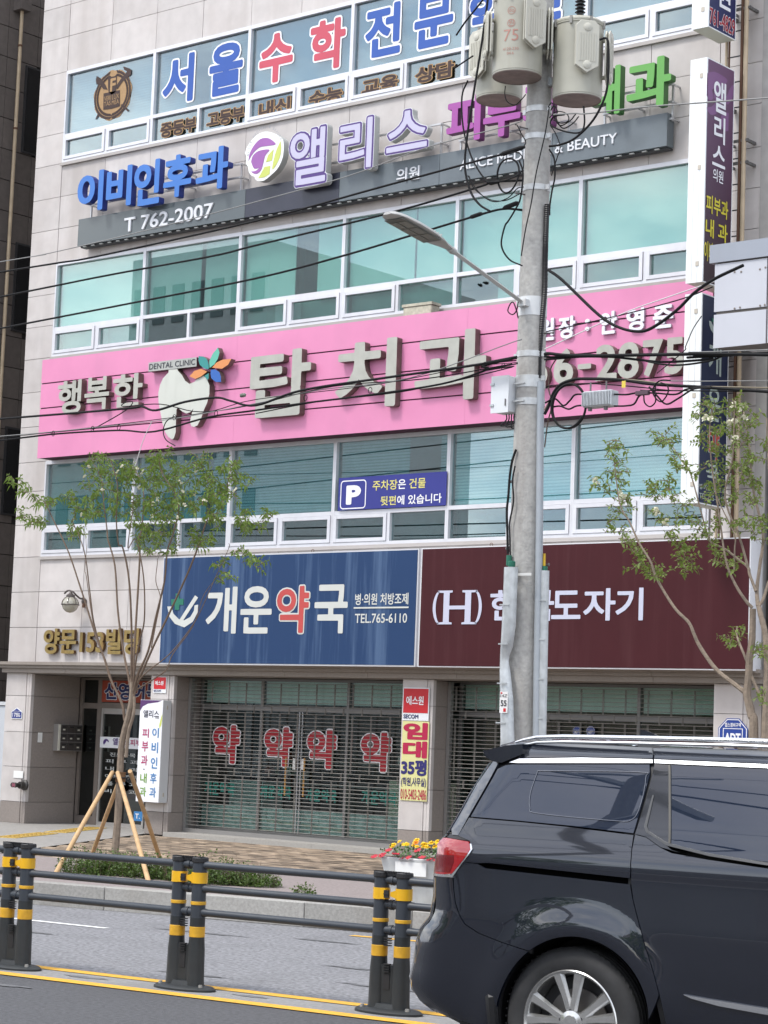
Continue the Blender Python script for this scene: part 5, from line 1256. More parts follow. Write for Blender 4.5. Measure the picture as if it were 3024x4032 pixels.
tp = MB(); tp2 = MB(); tp.lathe((gp[0][0]-.0,15.10,gp[0][2]+.0), [(.03,0),(.032,.02),(.032,.05),(.026,.055)], 12); tp.lathe((gp[0][0]-.06,15.14,gp[0][2]+.02), [(.025,0),(.025,.09)], 10); tp2.lathe((gp2[0][0],15.3,gp2[0][2]+.0), [(.024,0),(.024,.04)], 10); tp2.build('green_tape', mat('tape_green', (.01,.13,.08), .5), pole, smooth=True); tp.build('green_tape', mat('tape_green', (.01,.13,.08), .5), pole, smooth=True)
MB().lathe((gp2[0][0]-.01,15.3,gp2[0][2]+.04), [(.013,0),(.011,.11)], 10).build('yellow_sleeve', mat('sleeve_yellow', (.65,.42,.03), .5), pole)
# number sticker
sb_ = (-11.163,-11.078,1.845,2.028)
t = thing('pole_sticker', 'peeling white and red sticker with the number 55 on the cable guard', 'sticker', (sb_[0], 15.12, sb_[2]))
box('sheet', mat('sticker_white', (.68,.67,.66), .6, dirt=.3, dircol=(.5,.35,.33)), t, sb_[0], sb_[1], 15.028, 15.032, sb_[2], sb_[3]); KM = F_map(15.028); sw_, sh_ = sb_[1]-sb_[0], sb_[3]-sb_[2]
text(t, '55', (sb_[0]+.15*sw_, sb_[1]-.1*sw_, sb_[2]+.32*sh_, sb_[2]+.60*sh_), KM, mat('print_black', (.03,.03,.035), .5), bold=.02, chars=False)
text(t, '14Z', (sb_[0]+.1*sw_, sb_[1]-.05*sw_, sb_[2]+.74*sh_, sb_[2]+.88*sh_), KM, MATS['print_black'], chars=False); box('red_mark', red_p, t, sb_[0]+.1*sw_, sb_[0]+.3*sw_, 15.025, 15.027, sb_[2]+.90*sh_, sb_[2]+.97*sh_); box('red_mark', red_p, t, sb_[0]+.5*sw_, sb_[0]+.8*sw_, 15.025, 15.027, sb_[2]+.06*sh_, sb_[2]+.22*sh_)
# ---- street lamp on the pole
lm = mat('lamp_paint', (.40,.40,.385), .4, var=.05, scale=8)
t = thing('street_lamp', 'grey LED street lamp on a slanted arm clamped to the utility pole', 'street lamp', (PX, PY, zl[0]))
Pa = Vector((PX, 15.16, 5.457)); Pb = Vector((-11.14,14.106,5.725)); Ptip = Vector((-11.14,13.242,5.853))
MB().tube([Pa, Pb], .021, 4).build('arm', lm, t); MB().obox(Pa+Vector((0,.0,0)), (1,0,0), .05, (0,1,0), .04, (0,0,1), .03).build('clamp', MATS['painted_white'], t)
ax = (Ptip-Pb).normalized(); sd = Vector((1,0,0)); up = sd.cross(ax); up = up if up.z > 0 else -up; L = (Ptip-Pb).length
MB().tube([Pb-ax*.05, Pb+ax*.03], .026, 12).tube([Pb-ax*.02, Pb+ax*.0], .032, 12).build('neck', lm, t, smooth=True)
hd = MB(); n = 20; secs = [(0,.035,.03),(.10,.05,.035),(.2,.085,.042),(.4,.118,.05),(.65,.128,.052),(.85,.115,.048),(.95,.085,.038),(1.0,.04,.02)]
for s_, w_, h_ in secs:
    c = Pb+ax*(.02+s_*(L-.02))
    for i in range(n):
        a = 2*math.pi*i/n; y_ = math.sin(a); hd.v.append(tuple(c + sd*w_*math.cos(a)*(1 if abs(math.cos(a)) < .8 else 1) + up*(h_*y_ if y_ > 0 else h_*.25*y_)))
for k in range(len(secs)-1):
    for i in range(n): hd.f.append((k*n+i, k*n+(i+1) % n, (k+1)*n+(i+1) % n, (k+1)*n+i))
hd.f.append(tuple(range(n))); hd.f.append(tuple((len(secs)-1)*n+i for i in range(n))); hd.build('head', lm, t, smooth=True)
lp = MB().obox(Pb+ax*(L*.60)-up*.016, ax, L*.30, sd, .095, up, .004).build('lens_plate', mat('lens_dark', (.10,.10,.085), .3), t)
for i in range(2):
    for j in range(3): MB().obox(Pb+ax*(L*(.42+.17*j))-up*.021+sd*(.047*(1 if i else -1)), ax, L*.075, sd, .04, up, .003).build('led_module', mat('led_panel', (.20,.20,.17), .25, var=.1, scale=40), lp)
hp_ = MB(); 
for k in (.25, .3, .35): hp_.obox(Pb+ax*(L*k)+up*.05, ax, .004, sd, .06, up, .006)
hp_.build('fin', lm, t)
# ---- transformers
tk = mat('transformer_paint', (.375,.365,.305), .45, var=.09, scale=4, streak=.25, stcol=(.24,.19,.13), stscale=8); tkb = mat('transformer_base', (.22,.175,.155), .7, var=.2, scale=10)
tpl = mat('radiator_paint', (.50,.485,.415), .45, var=.04, scale=6, streak=.15, stcol=(.35,.25,.16)); red_mk = mat('red_marking', (.40,.20,.16), .6)
insul = mat('insulator_black', (.012,.012,.014), .35)
def transformer(label, c, r, z0, z1, plates, base_view=True, bush=()):
    t = thing('transformer', label, 'transformer', (c[0], c[1], z0)); b = MB()
    b.lathe((c[0],c[1],0), [(r*.985,z0),(r*.985,z0+.012),(r,z0+.015),(r,z1-.05),(r*1.03,z1-.045),(r*1.03,z1-.03),(r*.98,z1-.02)], 36); b.build('tank', tk, t, smooth=True)
    MB().lathe((c[0],c[1],0), [(0,z0-.001),(r*.96,z0-.002),(r*.97,z0-.008),(r*.985,z0-.001)], 36).build('bottom', tkb, t, smooth=True)
    MB().lathe((c[0],c[1],0), [(r*1.04,z1-.03),(r*1.04,z1-.015),(r*.9,z1+.012),(r*.3,z1+.03),(0,z1+.032)], 36).build('lid', tk, t, smooth=True)
    lg = MB()
    for k in range(8):
        a = k*math.pi/4+.3; d = Vector((math.cos(a), math.sin(a), 0)); q = Vector((c[0],c[1],0))+d*r*1.04; lg.obox(q+Zv*(z1-.035), d, .012, (-d.y,d.x,0), .010, Zv, .035)
    lg.build('lid_clamp', MATS['bolt_dark'] if 0 else mat('clamp_grey', (.28,.27,.25), .5, metal=.3), t)
    for a, zc, h_, w_ in plates:
        d = Vector((math.cos(a), math.sin(a), 0)); s = Vector((-d.y, d.x, 0)); 
        for k, off in enumerate((.035, .065)):
            q = Vector((c[0],c[1],zc))+d*(r+off); P = [q-s*w_+Zv*h_*.82, q-s*w_*.6+Zv*h_, q+s*w_*.6+Zv*h_, q+s*w_+Zv*h_*.82, q+s*w_-Zv*h_*.72, q-Zv*h_, q-s*w_-Zv*h_*.72]
            m = MB(); m.prism(P, d*.014); o = m.build('radiator', tpl, t, bev=.003)
            if k == 1:
                rb_ = MB()
                for j in range(-3, 4): rb_.obox(q+d*.015+s*w_*.22*j-Zv*h_*.02, s, w_*.05, d, .004, Zv, h_*.55)
                for zz2 in (.74, -.70): rb_.lathe(q+d*.012+Zv*h_*zz2, [(w_*.36,0),(w_*.36,.006),(w_*.24,.012),(0,.013)], 14, d)
                rb_.build('rib', tpl, o, smooth=True)
        for zz2 in (.7, -.7): MB().tube([Vector((c[0],c[1],zc+h_*zz2))+d*(r-.01), Vector((c[0],c[1],zc+h_*zz2))+d*(r+.065)], .02, 8).build('radiator_pipe', tk, t, smooth=True)
    dd = (Vector((PX,PY,0))-Vector((c[0],c[1],0))); dl = dd.length; dd.normalize()
    for z in (z0+(z1-z0)*.28, z0+(z1-z0)*.88):
        s = Vector((-dd.y, dd.x, 0)); k = MB()
        for q in (-.035, .035): k.obox(Vector((c[0],c[1],z))+dd*(r+(dl-r-pr(z))*.5)+s*q, dd, (dl-r-pr(z))*.5+.02, s, .004, Zv, .035)
        k.obox(Vector((PX,PY,z))-dd*(pr(z)+.012), dd, .008, s, .06, Zv, .04); k.build('bracket', galv, t)
    for kind, a, zr, rr in bush:
        d = Vector((math.cos(a), math.sin(a), 0)); q = Vector((c[0],c[1],0))+d*r*rr
        if kind == 'top':
            q = q+Zv*(z1+.01); prof = []; 
            for i in range(6): prof += [(.026,.03*i*1.1),(.048,.03*i*1.1+.008),(.026,.03*i*1.1+.022)]
            prof += [(.022,.20),(.018,.30),(.0,.31)]; MB().lathe(q, prof, 16).build('bushing', insul, t, smooth=True)
        else:
            q = q+Zv*zr; MB().tube([q, q+d*.03, q+d*.06], [.016,.022,.02], 10).tube([q+d*.055, q+d*.095], .028, 10).build('terminal', insul, t, smooth=True)
    return t
T3 = (-10.756, 15.34); z3 = 7.281; r3 = .222
Vd = math.atan2(-15.3, 11.1)      # bearing from the pole towards the viewer
t3 = transformer('cream pole transformer on the right side of the pole with a black ribbed bushing', T3, r3, z3-.0, z3+.70, [(Vd+.25, z3+.40, .235, .105), (Vd+1.35, z3+.36, .24, .10)], bush=[('top', Vd+.1, 0, .25)])
T1 = (-11.152000000000001, 14.97); z1t = 7.463
t1 = transformer('front cream pole transformer marked 75 in red, nearest of the three', T1, .222, z1t, z1t+.72, [(Vd+.55, z1t+.42, .235, .105), (Vd-1.35, z1t+.34, .22, .10), (Vd+1.65, z1t+.40, .23, .10)], bush=[('side', Vd-.75, .60, 1), ('side', Vd-.25, .62, 1)])
T2 = (-11.836500000000001, 15.62); z2t = 7.529
t2 = transformer('rear cream pole transformer, lower and mostly hidden behind the one marked 75', T2, .215, z2t, z2t+.66, [(Vd-.85, z2t+.37, .23, .105), (Vd+.5, z2t+.36, .22, .10)], bush=[])
# red markings on the front tank
def on_tank(c, r, a0, z, s, k, mname, bold=.0):
    e = ext(s); V, Fc = glyph(s, bold, 0); k = k/.69; w_ = (e[0]+e[1])/2
    vs = []
    for x, y, q in V:
        a = a0+(x-w_)*k/r; vs.append((c[0]+(r+.002)*math.cos(a), c[1]+(r+.002)*math.sin(a), z+y*k))
    me = bpy.data.meshes.new('marking'); me.from_pydata(vs, [], Fc); me.materials.append(red_mk); link(bpy.data.objects.new('marking', me), t1)
for s, z, k in (('75', .26, .105), ('do', .52, .035), ('원', .40, .045), ('4120-230', .175, .026), ('04.6', .135, .026)): on_tank(T1, .222, Vd-.28, z1t+z, s, k, 'm', .0)
for z in (.535, .42):
    b = MB(); n = 24
    for q in (.036, .031):
        for i in range(n): 
            a = Vd-.28+q*math.cos(2*math.pi*i/n)/.222; b.v.append((T1[0]+.2245*math.cos(a), T1[1]+.2245*math.sin(a), z1t+z+q*math.sin(2*math.pi*i/n)))
    b.f = [(i, (i+1) % n, n+(i+1) % n, n+i) for i in range(n)]; b.build('marking', red_mk, t1, fix=False)
for i_, (pts_, lab_) in enumerate((([(-11.146,15.05,6.818),(-11.09,15.05,6.877),(-11.14,15.05,6.963),(-11.19,15.05,7.048),(-11.214,15.05,7.057)], 'small wire tail curling left of the pole under the stay wire'),
    ([(-11.404,14.95,6.539),(-11.261,14.95,6.529),(-11.098,14.95,6.555),(-11.031,14.95,6.623),(-11.058,14.95,6.733),(-11.13,14.95,6.772),(-11.2,14.95,6.763)], 'tangled jumper between the coil and the pole'),
    ([(-11.648,14.95,6.632),(-11.52,14.95,6.467),(-11.361,14.95,6.358),(-11.196,14.95,6.366),(-11.094,14.95,6.439),(-11.024,14.95,6.444)], 'thin drooping wire below the coil left of the pole'),
    ([(-11.643,14.96,6.633),(-11.578,14.96,6.507),(-11.405,14.96,6.386),(-11.226,14.96,6.352),(-11.053,14.96,6.397)], 'second thin drooping wire below the coil left of the pole'),
    ([(-11.373,15.1,7.454),(-11.376,15.1,7.376),(-11.343,15.1,7.301),(-11.258,15.1,7.258),(-11.189,15.1,7.296),(-11.143,15.1,7.337)], 'fine wire looping under the rear transformer'),
    ([(-10.792,15.0,6.974),(-10.731,15.0,6.888),(-10.681,15.0,6.766),(-10.712,15.0,6.665),(-10.764,15.0,6.52)], 'thin wire hanging right of the pole over the name board'),
    ([(-10.863,15.08,7.073),(-10.784,15.08,7.118),(-10.68,15.08,7.082),(-10.655,15.08,7.021),(-10.723,15.08,7.003),(-10.816,15.08,7.046)], 'small twisted wire loop right of the pole under the transformer'))):
    tag(MB().tube(spline(pts_, 6), .0048, 6).build('pole_wire', mat('wire_black', (.010,.010,.011), .7, spec=.2), smooth=True), lab_, 'wire')
# ---- the pole line on the viewer's side of the road (shows as reflections in the van and windows)
p2 = thing('utility_pole', 'concrete utility pole with crossarms on the near side of the road behind the viewer', 'pole', (-10.7, -2.7, 0))
MB().lathe((-10.7,-2.7,0), [(.17,0),(.11,11.5)], 24).build('shaft', cpm, p2, smooth=True)
for z, q in ((10.9, .3), (10.3, -.5), (9.4, .9)): MB().obox((-10.7,-2.7,z), (math.cos(q),math.sin(q),0), 1.0, (-math.sin(q),math.cos(q),0), .04, (0,0,1), .05).build('crossarm', galv, p2, bev=.005)
for src_, dx_, lab_ in ((t1, (-10.7-T1[0], -2.35-T1[1], 1.2), 'pole transformer behind the viewer, street side of its pole'), (t3, (-10.25-T3[0], -2.75-T3[1], 1.1), 'pole transformer behind the viewer, right side of its pole')):
    c_ = src_.copy(); COL.objects.link(c_); c_.location = src_.location + Vector(dx_); c_['label'] = lab_
    for ch in [o for o in COL.objects if o.parent == src_]:
        k_ = ch.copy(); COL.objects.link(k_); k_.parent = c_
        for g2_ in [o for o in COL.objects if o.parent == ch]: m_ = g2_.copy(); COL.objects.link(m_); m_.parent = k_
for i_, (y_, z_) in enumerate(((-2.2, 10.95), (-3.2, 10.95), (-2.7, 10.35), (-2.5, 9.0), (-2.6, 8.2), (-2.6, 7.3), (-2.65, 6.9))):
    P_ = [Vector((-70+12*k, y_+.1*math.sin(k), z_-.5*math.sin(math.pi*((12*k-59.3) % 40)/40))) for k in range(10)]
    tag(MB().tube(spline(P_, 5), .016 if i_ > 3 else .010, 6).build('overhead_cable', mat('wire_black', (.010,.010,.011), .7, spec=.2), smooth=True), ('highest left', 'highest right', 'upper middle', 'middle', 'lower middle', 'thick low', 'lowest')[i_]+' cable of the line behind the viewer', 'cable')
# ---- boxes on the pole
t = thing('meter_box', 'white steel box strapped to the left side of the utility pole', 'box', (PX-.3, 15.2, 4.2)); Bm = (-11.417,-11.229,4.481,4.808)
MB().box(Bm[0]+.01, Bm[1]+.0, 15.105, 15.29, Bm[2]+.01, Bm[3]).build('case', mat('box_white', (.66,.68,.70), .4, var=.03, scale=5), t, bev=.004); box('door', MATS['box_white'], t, Bm[0], Bm[1]+.004, 15.095, 15.104, Bm[2], Bm[3]+.004)
for z in (Bm[2]+.07, Bm[3]-.07): MB().box(Bm[0]-.004, Bm[0]+.035, 15.085, 15.094, z-.01, z+.01).build('hinge', galv, t); MB().box(Bm[1]+.004, PX-.10, 15.2, 15.24, z-.03, z+.03).build('arm', MATS['box_white'], t)
MB().box(Bm[1]-.03, Bm[1]-.02, 15.086, 15.094, Bm[2]+.06, Bm[2]+.12).build('lock', MATS['bolt_dark'], t)
gl = MB()
for i in range(6): x = Bm[0]+.1+i*.028; gl.tube(spline([(x,15.2,Bm[2]),(x,15.2,Bm[2]-.05),(x+.03*(i-2),15.2,Bm[2]-.10-.01*i),(PX-.12,15.25,Bm[2]-.08-.02*i)], 4), .006, 6)
gl.build('cable_tail', blk, t)
t = thing('cable_amplifier', 'finned silver cable amplifier hanging from the cables right of the pole', 'amplifier', (-10.5, 14.95, 4.3)); Ba = (-10.302,-10.012,4.43,4.566)
amp = mat('amp_alloy', (.52,.54,.56), .42, metal=.45, var=.1, scale=20)
MB().box(Ba[0], Ba[1], 14.90, 15.02, Ba[2], Ba[3]).build('housing', amp, t, bev=.008)
fn_ = MB(); 
for i in range(19): x = Ba[0]+.012+(Ba[1]-Ba[0]-.024)*i/18; fn_.box(x-.003, x+.003, 14.878, 14.90, Ba[2]+.01, Ba[3]-.012)
fn_.build('fin', amp, t); lg = MB()
for u in (.2, .75): lg.box(Ba[0]+(Ba[1]-Ba[0])*u-.012, Ba[0]+(Ba[1]-Ba[0])*u+.012, 14.92, 14.95, Ba[2]-.03, Ba[2]); lg.box(Ba[0]+(Ba[1]-Ba[0])*u-.006, Ba[0]+(Ba[1]-Ba[0])*u+.006, 14.93, 14.94, Ba[3], Ba[3]+.08)
lg.build('lug', MATS['bolt_dark'], t)

# ---- overhead wires
wk = mat('cable_black', (.010,.010,.011), .7, spec=.2); wg = mat('cable_grey', (.22,.22,.215), .6); wwh = mat('cord_white', (.62,.60,.60), .6)
def wire(label, pts, r, m=wk, cat='cable', loc=None, curl=6, extra=None, name='overhead_cable'):
    P = spline(pts, curl) if curl else [Vector(p) for p in pts]; o = MB().tube(P, r*1.2, 6).build(name, m, smooth=True); tag(o, label, cat); return o
def ext_l(p, q, k=3.0):  # continue a cable past the frame along its own line
    p, q = Vector(p), Vector(q); return p+(p-q).normalized()*k
def run(label, pts, r, m=wk, left=True, right=False, **k):
    pts = [Vector(p) for p in pts]
    if left: pts = [ext_l(pts[0], pts[1], 8)]+pts
    if right: pts = pts+[ext_l(pts[-1], pts[-2], 8)]
    return wire(label, pts, r, m, **k)
Yw = 15.0
A = run('upper black power cable sloping from the left across the grey name board to the pole', [(-18.086,15.0,6.469),(-17.151,15.0,6.466),(-16.518,15.0,6.468),(-14.286,15.0,6.56),(-12.724,15.0,6.682),(-11.506,15.0,6.777),(-11.332,15.0,6.789)]+[(PX-.1, 15.25, 6.914)], .0085)
B_ = run('second black power cable crossing the third-floor windows to the pole', [(-18.062,15.0,6.193),(-16.362,15.0,6.247),(-14.852,15.0,6.277),(-14.271,15.0,6.316),(-12.618,15.0,6.419),(-11.547,15.0,6.529),(-11.442,15.0,6.556)]+[(PX-.1, 15.25, 6.601)], .0085)
C_ = run('lowest of the three black power cables, crossing above the street lamp head', [(-18.032,15.0,5.842),(-16.038,15.0,5.914),(-14.252,15.0,5.986),(-13.147,15.0,6.081),(-12.258,15.0,6.185),(-11.554,15.0,6.269),(-11.277,15.0,6.29)]+[(PX-.1, 15.25, 6.329)], .0085)
run('thin grey stay wire running above the black power cables on the left', [(-18.095,15.0,6.584),(-17.516,15.0,6.583),(-16.86,15.0,6.605),(-15.707,15.0,6.662),(-14.297,15.0,6.752),(-13.11,15.0,6.846),(-12.186,15.0,6.98),(-11.224,15.0,7.046),(-11.085,15.0,7.078)], .0042, wg)
run('thin grey stay wire leaving the pole to the right across the green letters', [(-10.761,15.0,7.066),(-10.533,15.0,7.041),(-10.384,15.0,7.017),(-9.755,15.0,6.977),(-8.633,15.0,6.867)], .0055, wg, left=False, right=True)
sl = MB()
for a, b_, r in (((-11.332,15.0,6.789),(-11.063,15.0,6.823),0.022), ((-11.441,15.0,6.541),(-11.323,15.0,6.549),0.018), ((-11.646,15.0,6.26),(-11.508,15.0,6.281),0.02), ((-11.277,15.0,6.295),(-11.114,15.0,6.327),0.022)):
    a, b_ = Vector(a), Vector(b_); sl.tube([a, a.lerp(b_, .15), a.lerp(b_, .85), b_], [r*.5, r, r, r*.5], 8)
o = sl.build('cable_sleeves', wk, smooth=True); tag(o, 'fat black splice sleeves on the power cables close to the pole', 'sleeves')
# low telecom bundles, left of the pole
run('thick black telecom cable sagging in front of the steel tooth shape', [(-17.923,14.98,4.842),(-16.748,14.98,4.827),(-15.894,14.98,4.821),(-15.737,14.98,4.826),(-15.534,14.98,4.773),(-15.124,14.98,4.83),(-14.699,14.98,4.842),(-14.488,14.98,4.793),(-14.158,14.98,4.728),(-13.565,14.98,4.831),(-12.562,14.98,4.871),(-11.723,14.98,4.897),(-11.113,14.98,4.925),(-11.434,14.98,4.911),(-11.063,14.98,4.94)], .010)
run('black telecom cable under the pharmacy-side bundle crossing the pink board low down', [(-17.951,15.02,4.616),(-17.112,15.02,4.632),(-16.125,15.02,4.612),(-15.582,15.02,4.566),(-14.832,15.02,4.662),(-14.192,15.02,4.688),(-13.595,15.02,4.713),(-12.83,15.02,4.732),(-11.924,15.02,4.772),(-11.408,15.02,4.864),(-11.464,15.02,4.897),(-11.092,15.02,4.94)], .008)
run('grey messenger wire with small clips low across the pink board', [(-17.931,15.0,4.657),(-17.334,15.0,4.654),(-16.016,15.0,4.663),(-15.241,15.0,4.678),(-14.178,15.0,4.751),(-13.388,15.0,4.821),(-12.268,15.0,4.852),(-11.133,15.0,5.078),(-11.061,15.0,5.085)], .0038, wg)
run('thin black drop wire looping between the telecom cables near the tooth', [(-16.485,15.01,4.641),(-16.036,15.01,4.796),(-15.907,15.01,4.882),(-15.998,15.01,4.896),(-16.04,15.01,4.852),(-15.503,15.01,4.838),(-14.932,15.01,4.721),(-14.187,15.01,4.746),(-13.205,15.01,4.846),(-12.096,15.01,4.833),(-11.133,15.01,4.888)], .0045, wk, left=False)
run('thin black wire drooping below the bundle in a hook under the tooth', [(-15.286,15.0,4.697),(-15.392,15.0,4.657),(-15.434,15.0,4.566),(-15.39,15.0,4.47),(-15.255,15.0,4.4)], .0045, wk, left=False)
run('faint thin wire running straight above the low telecom bundle', [(-17.989,15.05,4.647),(-16.531,15.05,4.673),(-14.971,15.05,4.714),(-14.227,15.05,4.8),(-12.674,15.05,4.833),(-11.433,15.05,4.933),(-11.487,15.05,4.917),(-11.102,15.05,4.904)], .0035, wk)
run('lower thin black wire across the pink board ending at the pole band', [(-14.21,15.04,4.661),(-13.418,15.04,4.719),(-12.296,15.04,4.746),(-11.154,15.04,4.867),(-11.477,15.04,4.859),(-11.094,15.04,4.893)], .0045, wk, left=False)
wire('pale cord hanging from the telecom bundle down to the second-floor window', [(-15.602,15.0,4.671),(-15.712,15.0,4.489),(-15.806,15.0,4.243)], .0035, wwh, cat='cord')
ck = MB()
for p in [(-17.044,14.97,4.629),(-16.442,14.97,4.641),(-16.05,14.97,4.632),(-15.255,14.97,4.683),(-14.679,14.97,4.683),(-13.513,14.97,4.752),(-12.715,14.97,4.767),(-11.198,14.97,4.863)]:
    p = Vector(p); ck.tube([p+Vector((.022*math.cos(a), .0, .028*math.sin(a))) for a in [i*math.pi/5 for i in range(11)]], .0035, 5)
o = ck.build('cable_hangers', wk); tag(o, 'small wire rings tying the low telecom cables together', 'rings')
ins = MB(); ic = Vector((-14.349,15.0,4.842)); ins.lathe(ic-Vector((.04,0,0)), [(.008,0),(.02,.008),(.01,.018),(.022,.03),(.01,.042),(.02,.055),(.008,.07)], 12, (1,0,.05)); o = ins.build('line_insulator', mat('insulator_green', (.16,.18,.14), .3), smooth=True); tag(o, 'little ribbed insulator on a thin wire beside the big steel letters', 'insulator')
# right of the pole
run('thick black bundle leaving the pole to the right over the steel phone digits', [(-10.758,14.97,4.935),(-10.707,14.97,4.938),(-10.537,14.97,4.909),(-10.26,14.97,4.881),(-9.882,14.97,4.854),(-9.461,14.97,4.824),(-9.095,14.97,4.798),(-8.57,14.97,4.746)], .0125, wk, left=False, right=True)
run('second black cable in the upper right bundle, dipping below it', [(-10.779,15.0,4.924),(-10.67,15.0,4.907),(-10.392,15.0,4.906),(-10.117,15.0,4.869),(-9.794,15.0,4.81),(-9.531,15.0,4.772),(-9.112,15.0,4.762),(-9.098,15.0,4.783),(-8.587,15.0,4.765)], .009, wk, left=False, right=True)
run('lowest sagging cable of the upper right bundle across the last steel digit', [(-10.771,14.99,4.894),(-10.663,14.99,4.89),(-10.329,14.99,4.881),(-9.894,14.99,4.831),(-9.576,14.99,4.755),(-9.368,14.99,4.733),(-9.105,14.99,4.747),(-8.948,14.99,4.781),(-8.581,14.99,4.769)], .007, wk, left=False, right=True)
run('thin grey stay wire just above the upper right cable bundle', [(-10.066,15.02,4.882),(-9.39,15.02,4.838),(-9.111,15.02,4.826),(-8.599,15.02,4.797)], .004, wg, left=False, right=True)
run('heavy lower right cable bundle arching over the silver amplifier', [(-10.739,14.97,4.411),(-10.698,14.97,4.48),(-10.648,14.97,4.593),(-10.575,14.97,4.659),(-10.447,14.97,4.69),(-10.309,14.97,4.687),(-9.982,14.97,4.653),(-9.663,14.97,4.592),(-9.249,14.97,4.54),(-9.074,14.97,4.516),(-8.563,14.97,4.447)], .0115, wk, left=False, right=True)
run('tan-topped cable following the lower right bundle', [(-10.751,14.985,4.45),(-10.699,14.985,4.527),(-10.627,14.985,4.639),(-10.479,14.985,4.697),(-10.319,14.985,4.693),(-9.939,14.985,4.656),(-9.568,14.985,4.593),(-9.229,14.985,4.542),(-8.572,14.985,4.481)], .0062, mat('cable_tan', (.18,.15,.10), .6), left=False, right=True)
run('thin black wire low across the right cables above the amplifier', [(-10.768,15.03,4.647),(-10.728,15.03,4.668),(-10.349,15.03,4.658),(-9.913,15.03,4.602),(-9.491,15.03,4.534),(-9.123,15.03,4.503)], .0045, wk, left=False, right=True)
run('thin grey wire straight over the pharmacy projecting sign', [(-9.631,15.05,4.629),(-9.138,15.05,4.589),(-8.611,15.05,4.552)], .0035, wg, left=False, right=True)
cc_ = Vector((-10.46,14.93,4.457)); ra = 0.17149999999999999; rz_ = 0.18800000000000017
wire('big black cable coil hanging in a ring left of the amplifier', [cc_+Vector((ra*math.cos(a)*(1+.02*i/20), .01*math.sin(a*1.5), rz_*math.sin(a)*(1+.015*i/20))) for i, a in enumerate([.6+j*math.pi/8 for j in range(30)])], .0085, cat='coil', curl=3, name='cable_coil')
def loop(label, pts, r=.0065, y=14.95, m=wk): return wire(label, pts, r, m)
loop('black jumper from the coil into the upper left port of the amplifier', [(-10.722,14.95,4.506),(-10.622,14.95,4.536),(-10.53,14.95,4.47),(-10.465,14.95,4.507),(-10.411,14.95,4.554),(-10.304,14.95,4.55)])
loop('black jumper from the coil into the lower left port of the amplifier', [(-10.653,14.95,4.464),(-10.564,14.95,4.467),(-10.474,14.95,4.435),(-10.397,14.95,4.456),(-10.298,14.95,4.458)])
loop('black cable from the upper right port of the amplifier to the splitter', [(-10.014,14.95,4.529),(-9.89,14.95,4.518),(-9.774,14.95,4.525),(-9.595,14.95,4.508),(-9.409,14.95,4.485),(-9.297,14.95,4.521),(-9.076,14.95,4.522)])
loop('black cable from the lower right port of the amplifier curving up', [(-10.01,14.95,4.429),(-9.898,14.95,4.423),(-9.814,14.95,4.433),(-9.768,14.95,4.493),(-9.701,14.95,4.529)])
loop('black hanging loop below the small purple splitter', [(-9.721,14.95,4.499),(-9.708,14.95,4.435),(-9.655,14.95,4.4),(-9.604,14.95,4.437),(-9.611,14.95,4.509),(-9.608,14.95,4.571)], .005)
loop('black slack loop right of the splitter crossing the pink board corner', [(-9.664,14.94,4.565),(-9.588,14.94,4.488),(-9.493,14.94,4.408),(-9.381,14.94,4.446),(-9.23,14.94,4.515),(-9.069,14.94,4.512)])
loop('thin oval loop of black wire right of the splitter', [(-9.544,14.93,4.59),(-9.481,14.93,4.559),(-9.474,14.93,4.496),(-9.539,14.93,4.429),(-9.614,14.93,4.497),(-9.605,14.93,4.568),(-9.544,14.93,4.608),(-9.451,14.93,4.601)], .005)
t = thing('splitter', 'small purple-brown cable splitter hanging beside the amplifier', 'splitter', (-10, 14.95, 4.3)); s_b = (-9.795,-9.669,4.5,4.538)
MB().box(s_b[0], s_b[1], 14.93, 14.97, s_b[2], s_b[3]).build('case', mat('splitter_plum', (.09,.05,.07), .5), t, bev=.005)
t = thing('cable_tag', 'small yellow tag hanging on the cables right of the amplifier', 'tag', (-10.2, 14.93, 4.4)); tb_ = (-9.908,-9.871,4.569,4.626); box('tag_card', mat('tag_yellow', (.72,.55,.08), .6), t, tb_[0], tb_[1], 14.9, 14.903, tb_[2], tb_[3])
loop('heavy black feeder drooping in a deep curve across the white letters right of the pole', [(-10.48,14.6,5.575),(-10.326,14.6,5.466),(-9.957,14.6,5.141),(-9.74,14.6,5.01),(-9.529,14.6,4.961),(-9.368,14.6,5.007),(-9.181,14.6,5.116),(-9.04,14.6,5.227),(-8.857,14.6,5.321),(-8.593,14.6,5.404)], .011)
loop('thin black wire crossing the director letters diagonally', [(-10.765,15.0,5.14),(-10.323,15.0,5.18),(-9.856,15.0,5.228),(-9.39,15.0,5.292),(-9.113,15.0,5.36)], .0045)
loop('white cord running diagonally across the pink board to the purple sign', [(-10.781,15.0,4.987),(-10.01,15.0,5.216),(-9.555,15.0,5.315),(-9.099,15.0,5.403)], .004, m=wwh)
loop('pair of thin wires falling diagonally over the white edge of the navy pharmacy sign', [(-9.628,15.0,4.685),(-9.378,15.0,4.845),(-9.355,15.0,4.893),(-9.287,15.0,5.031),(-9.211,15.0,5.127)], .0035)
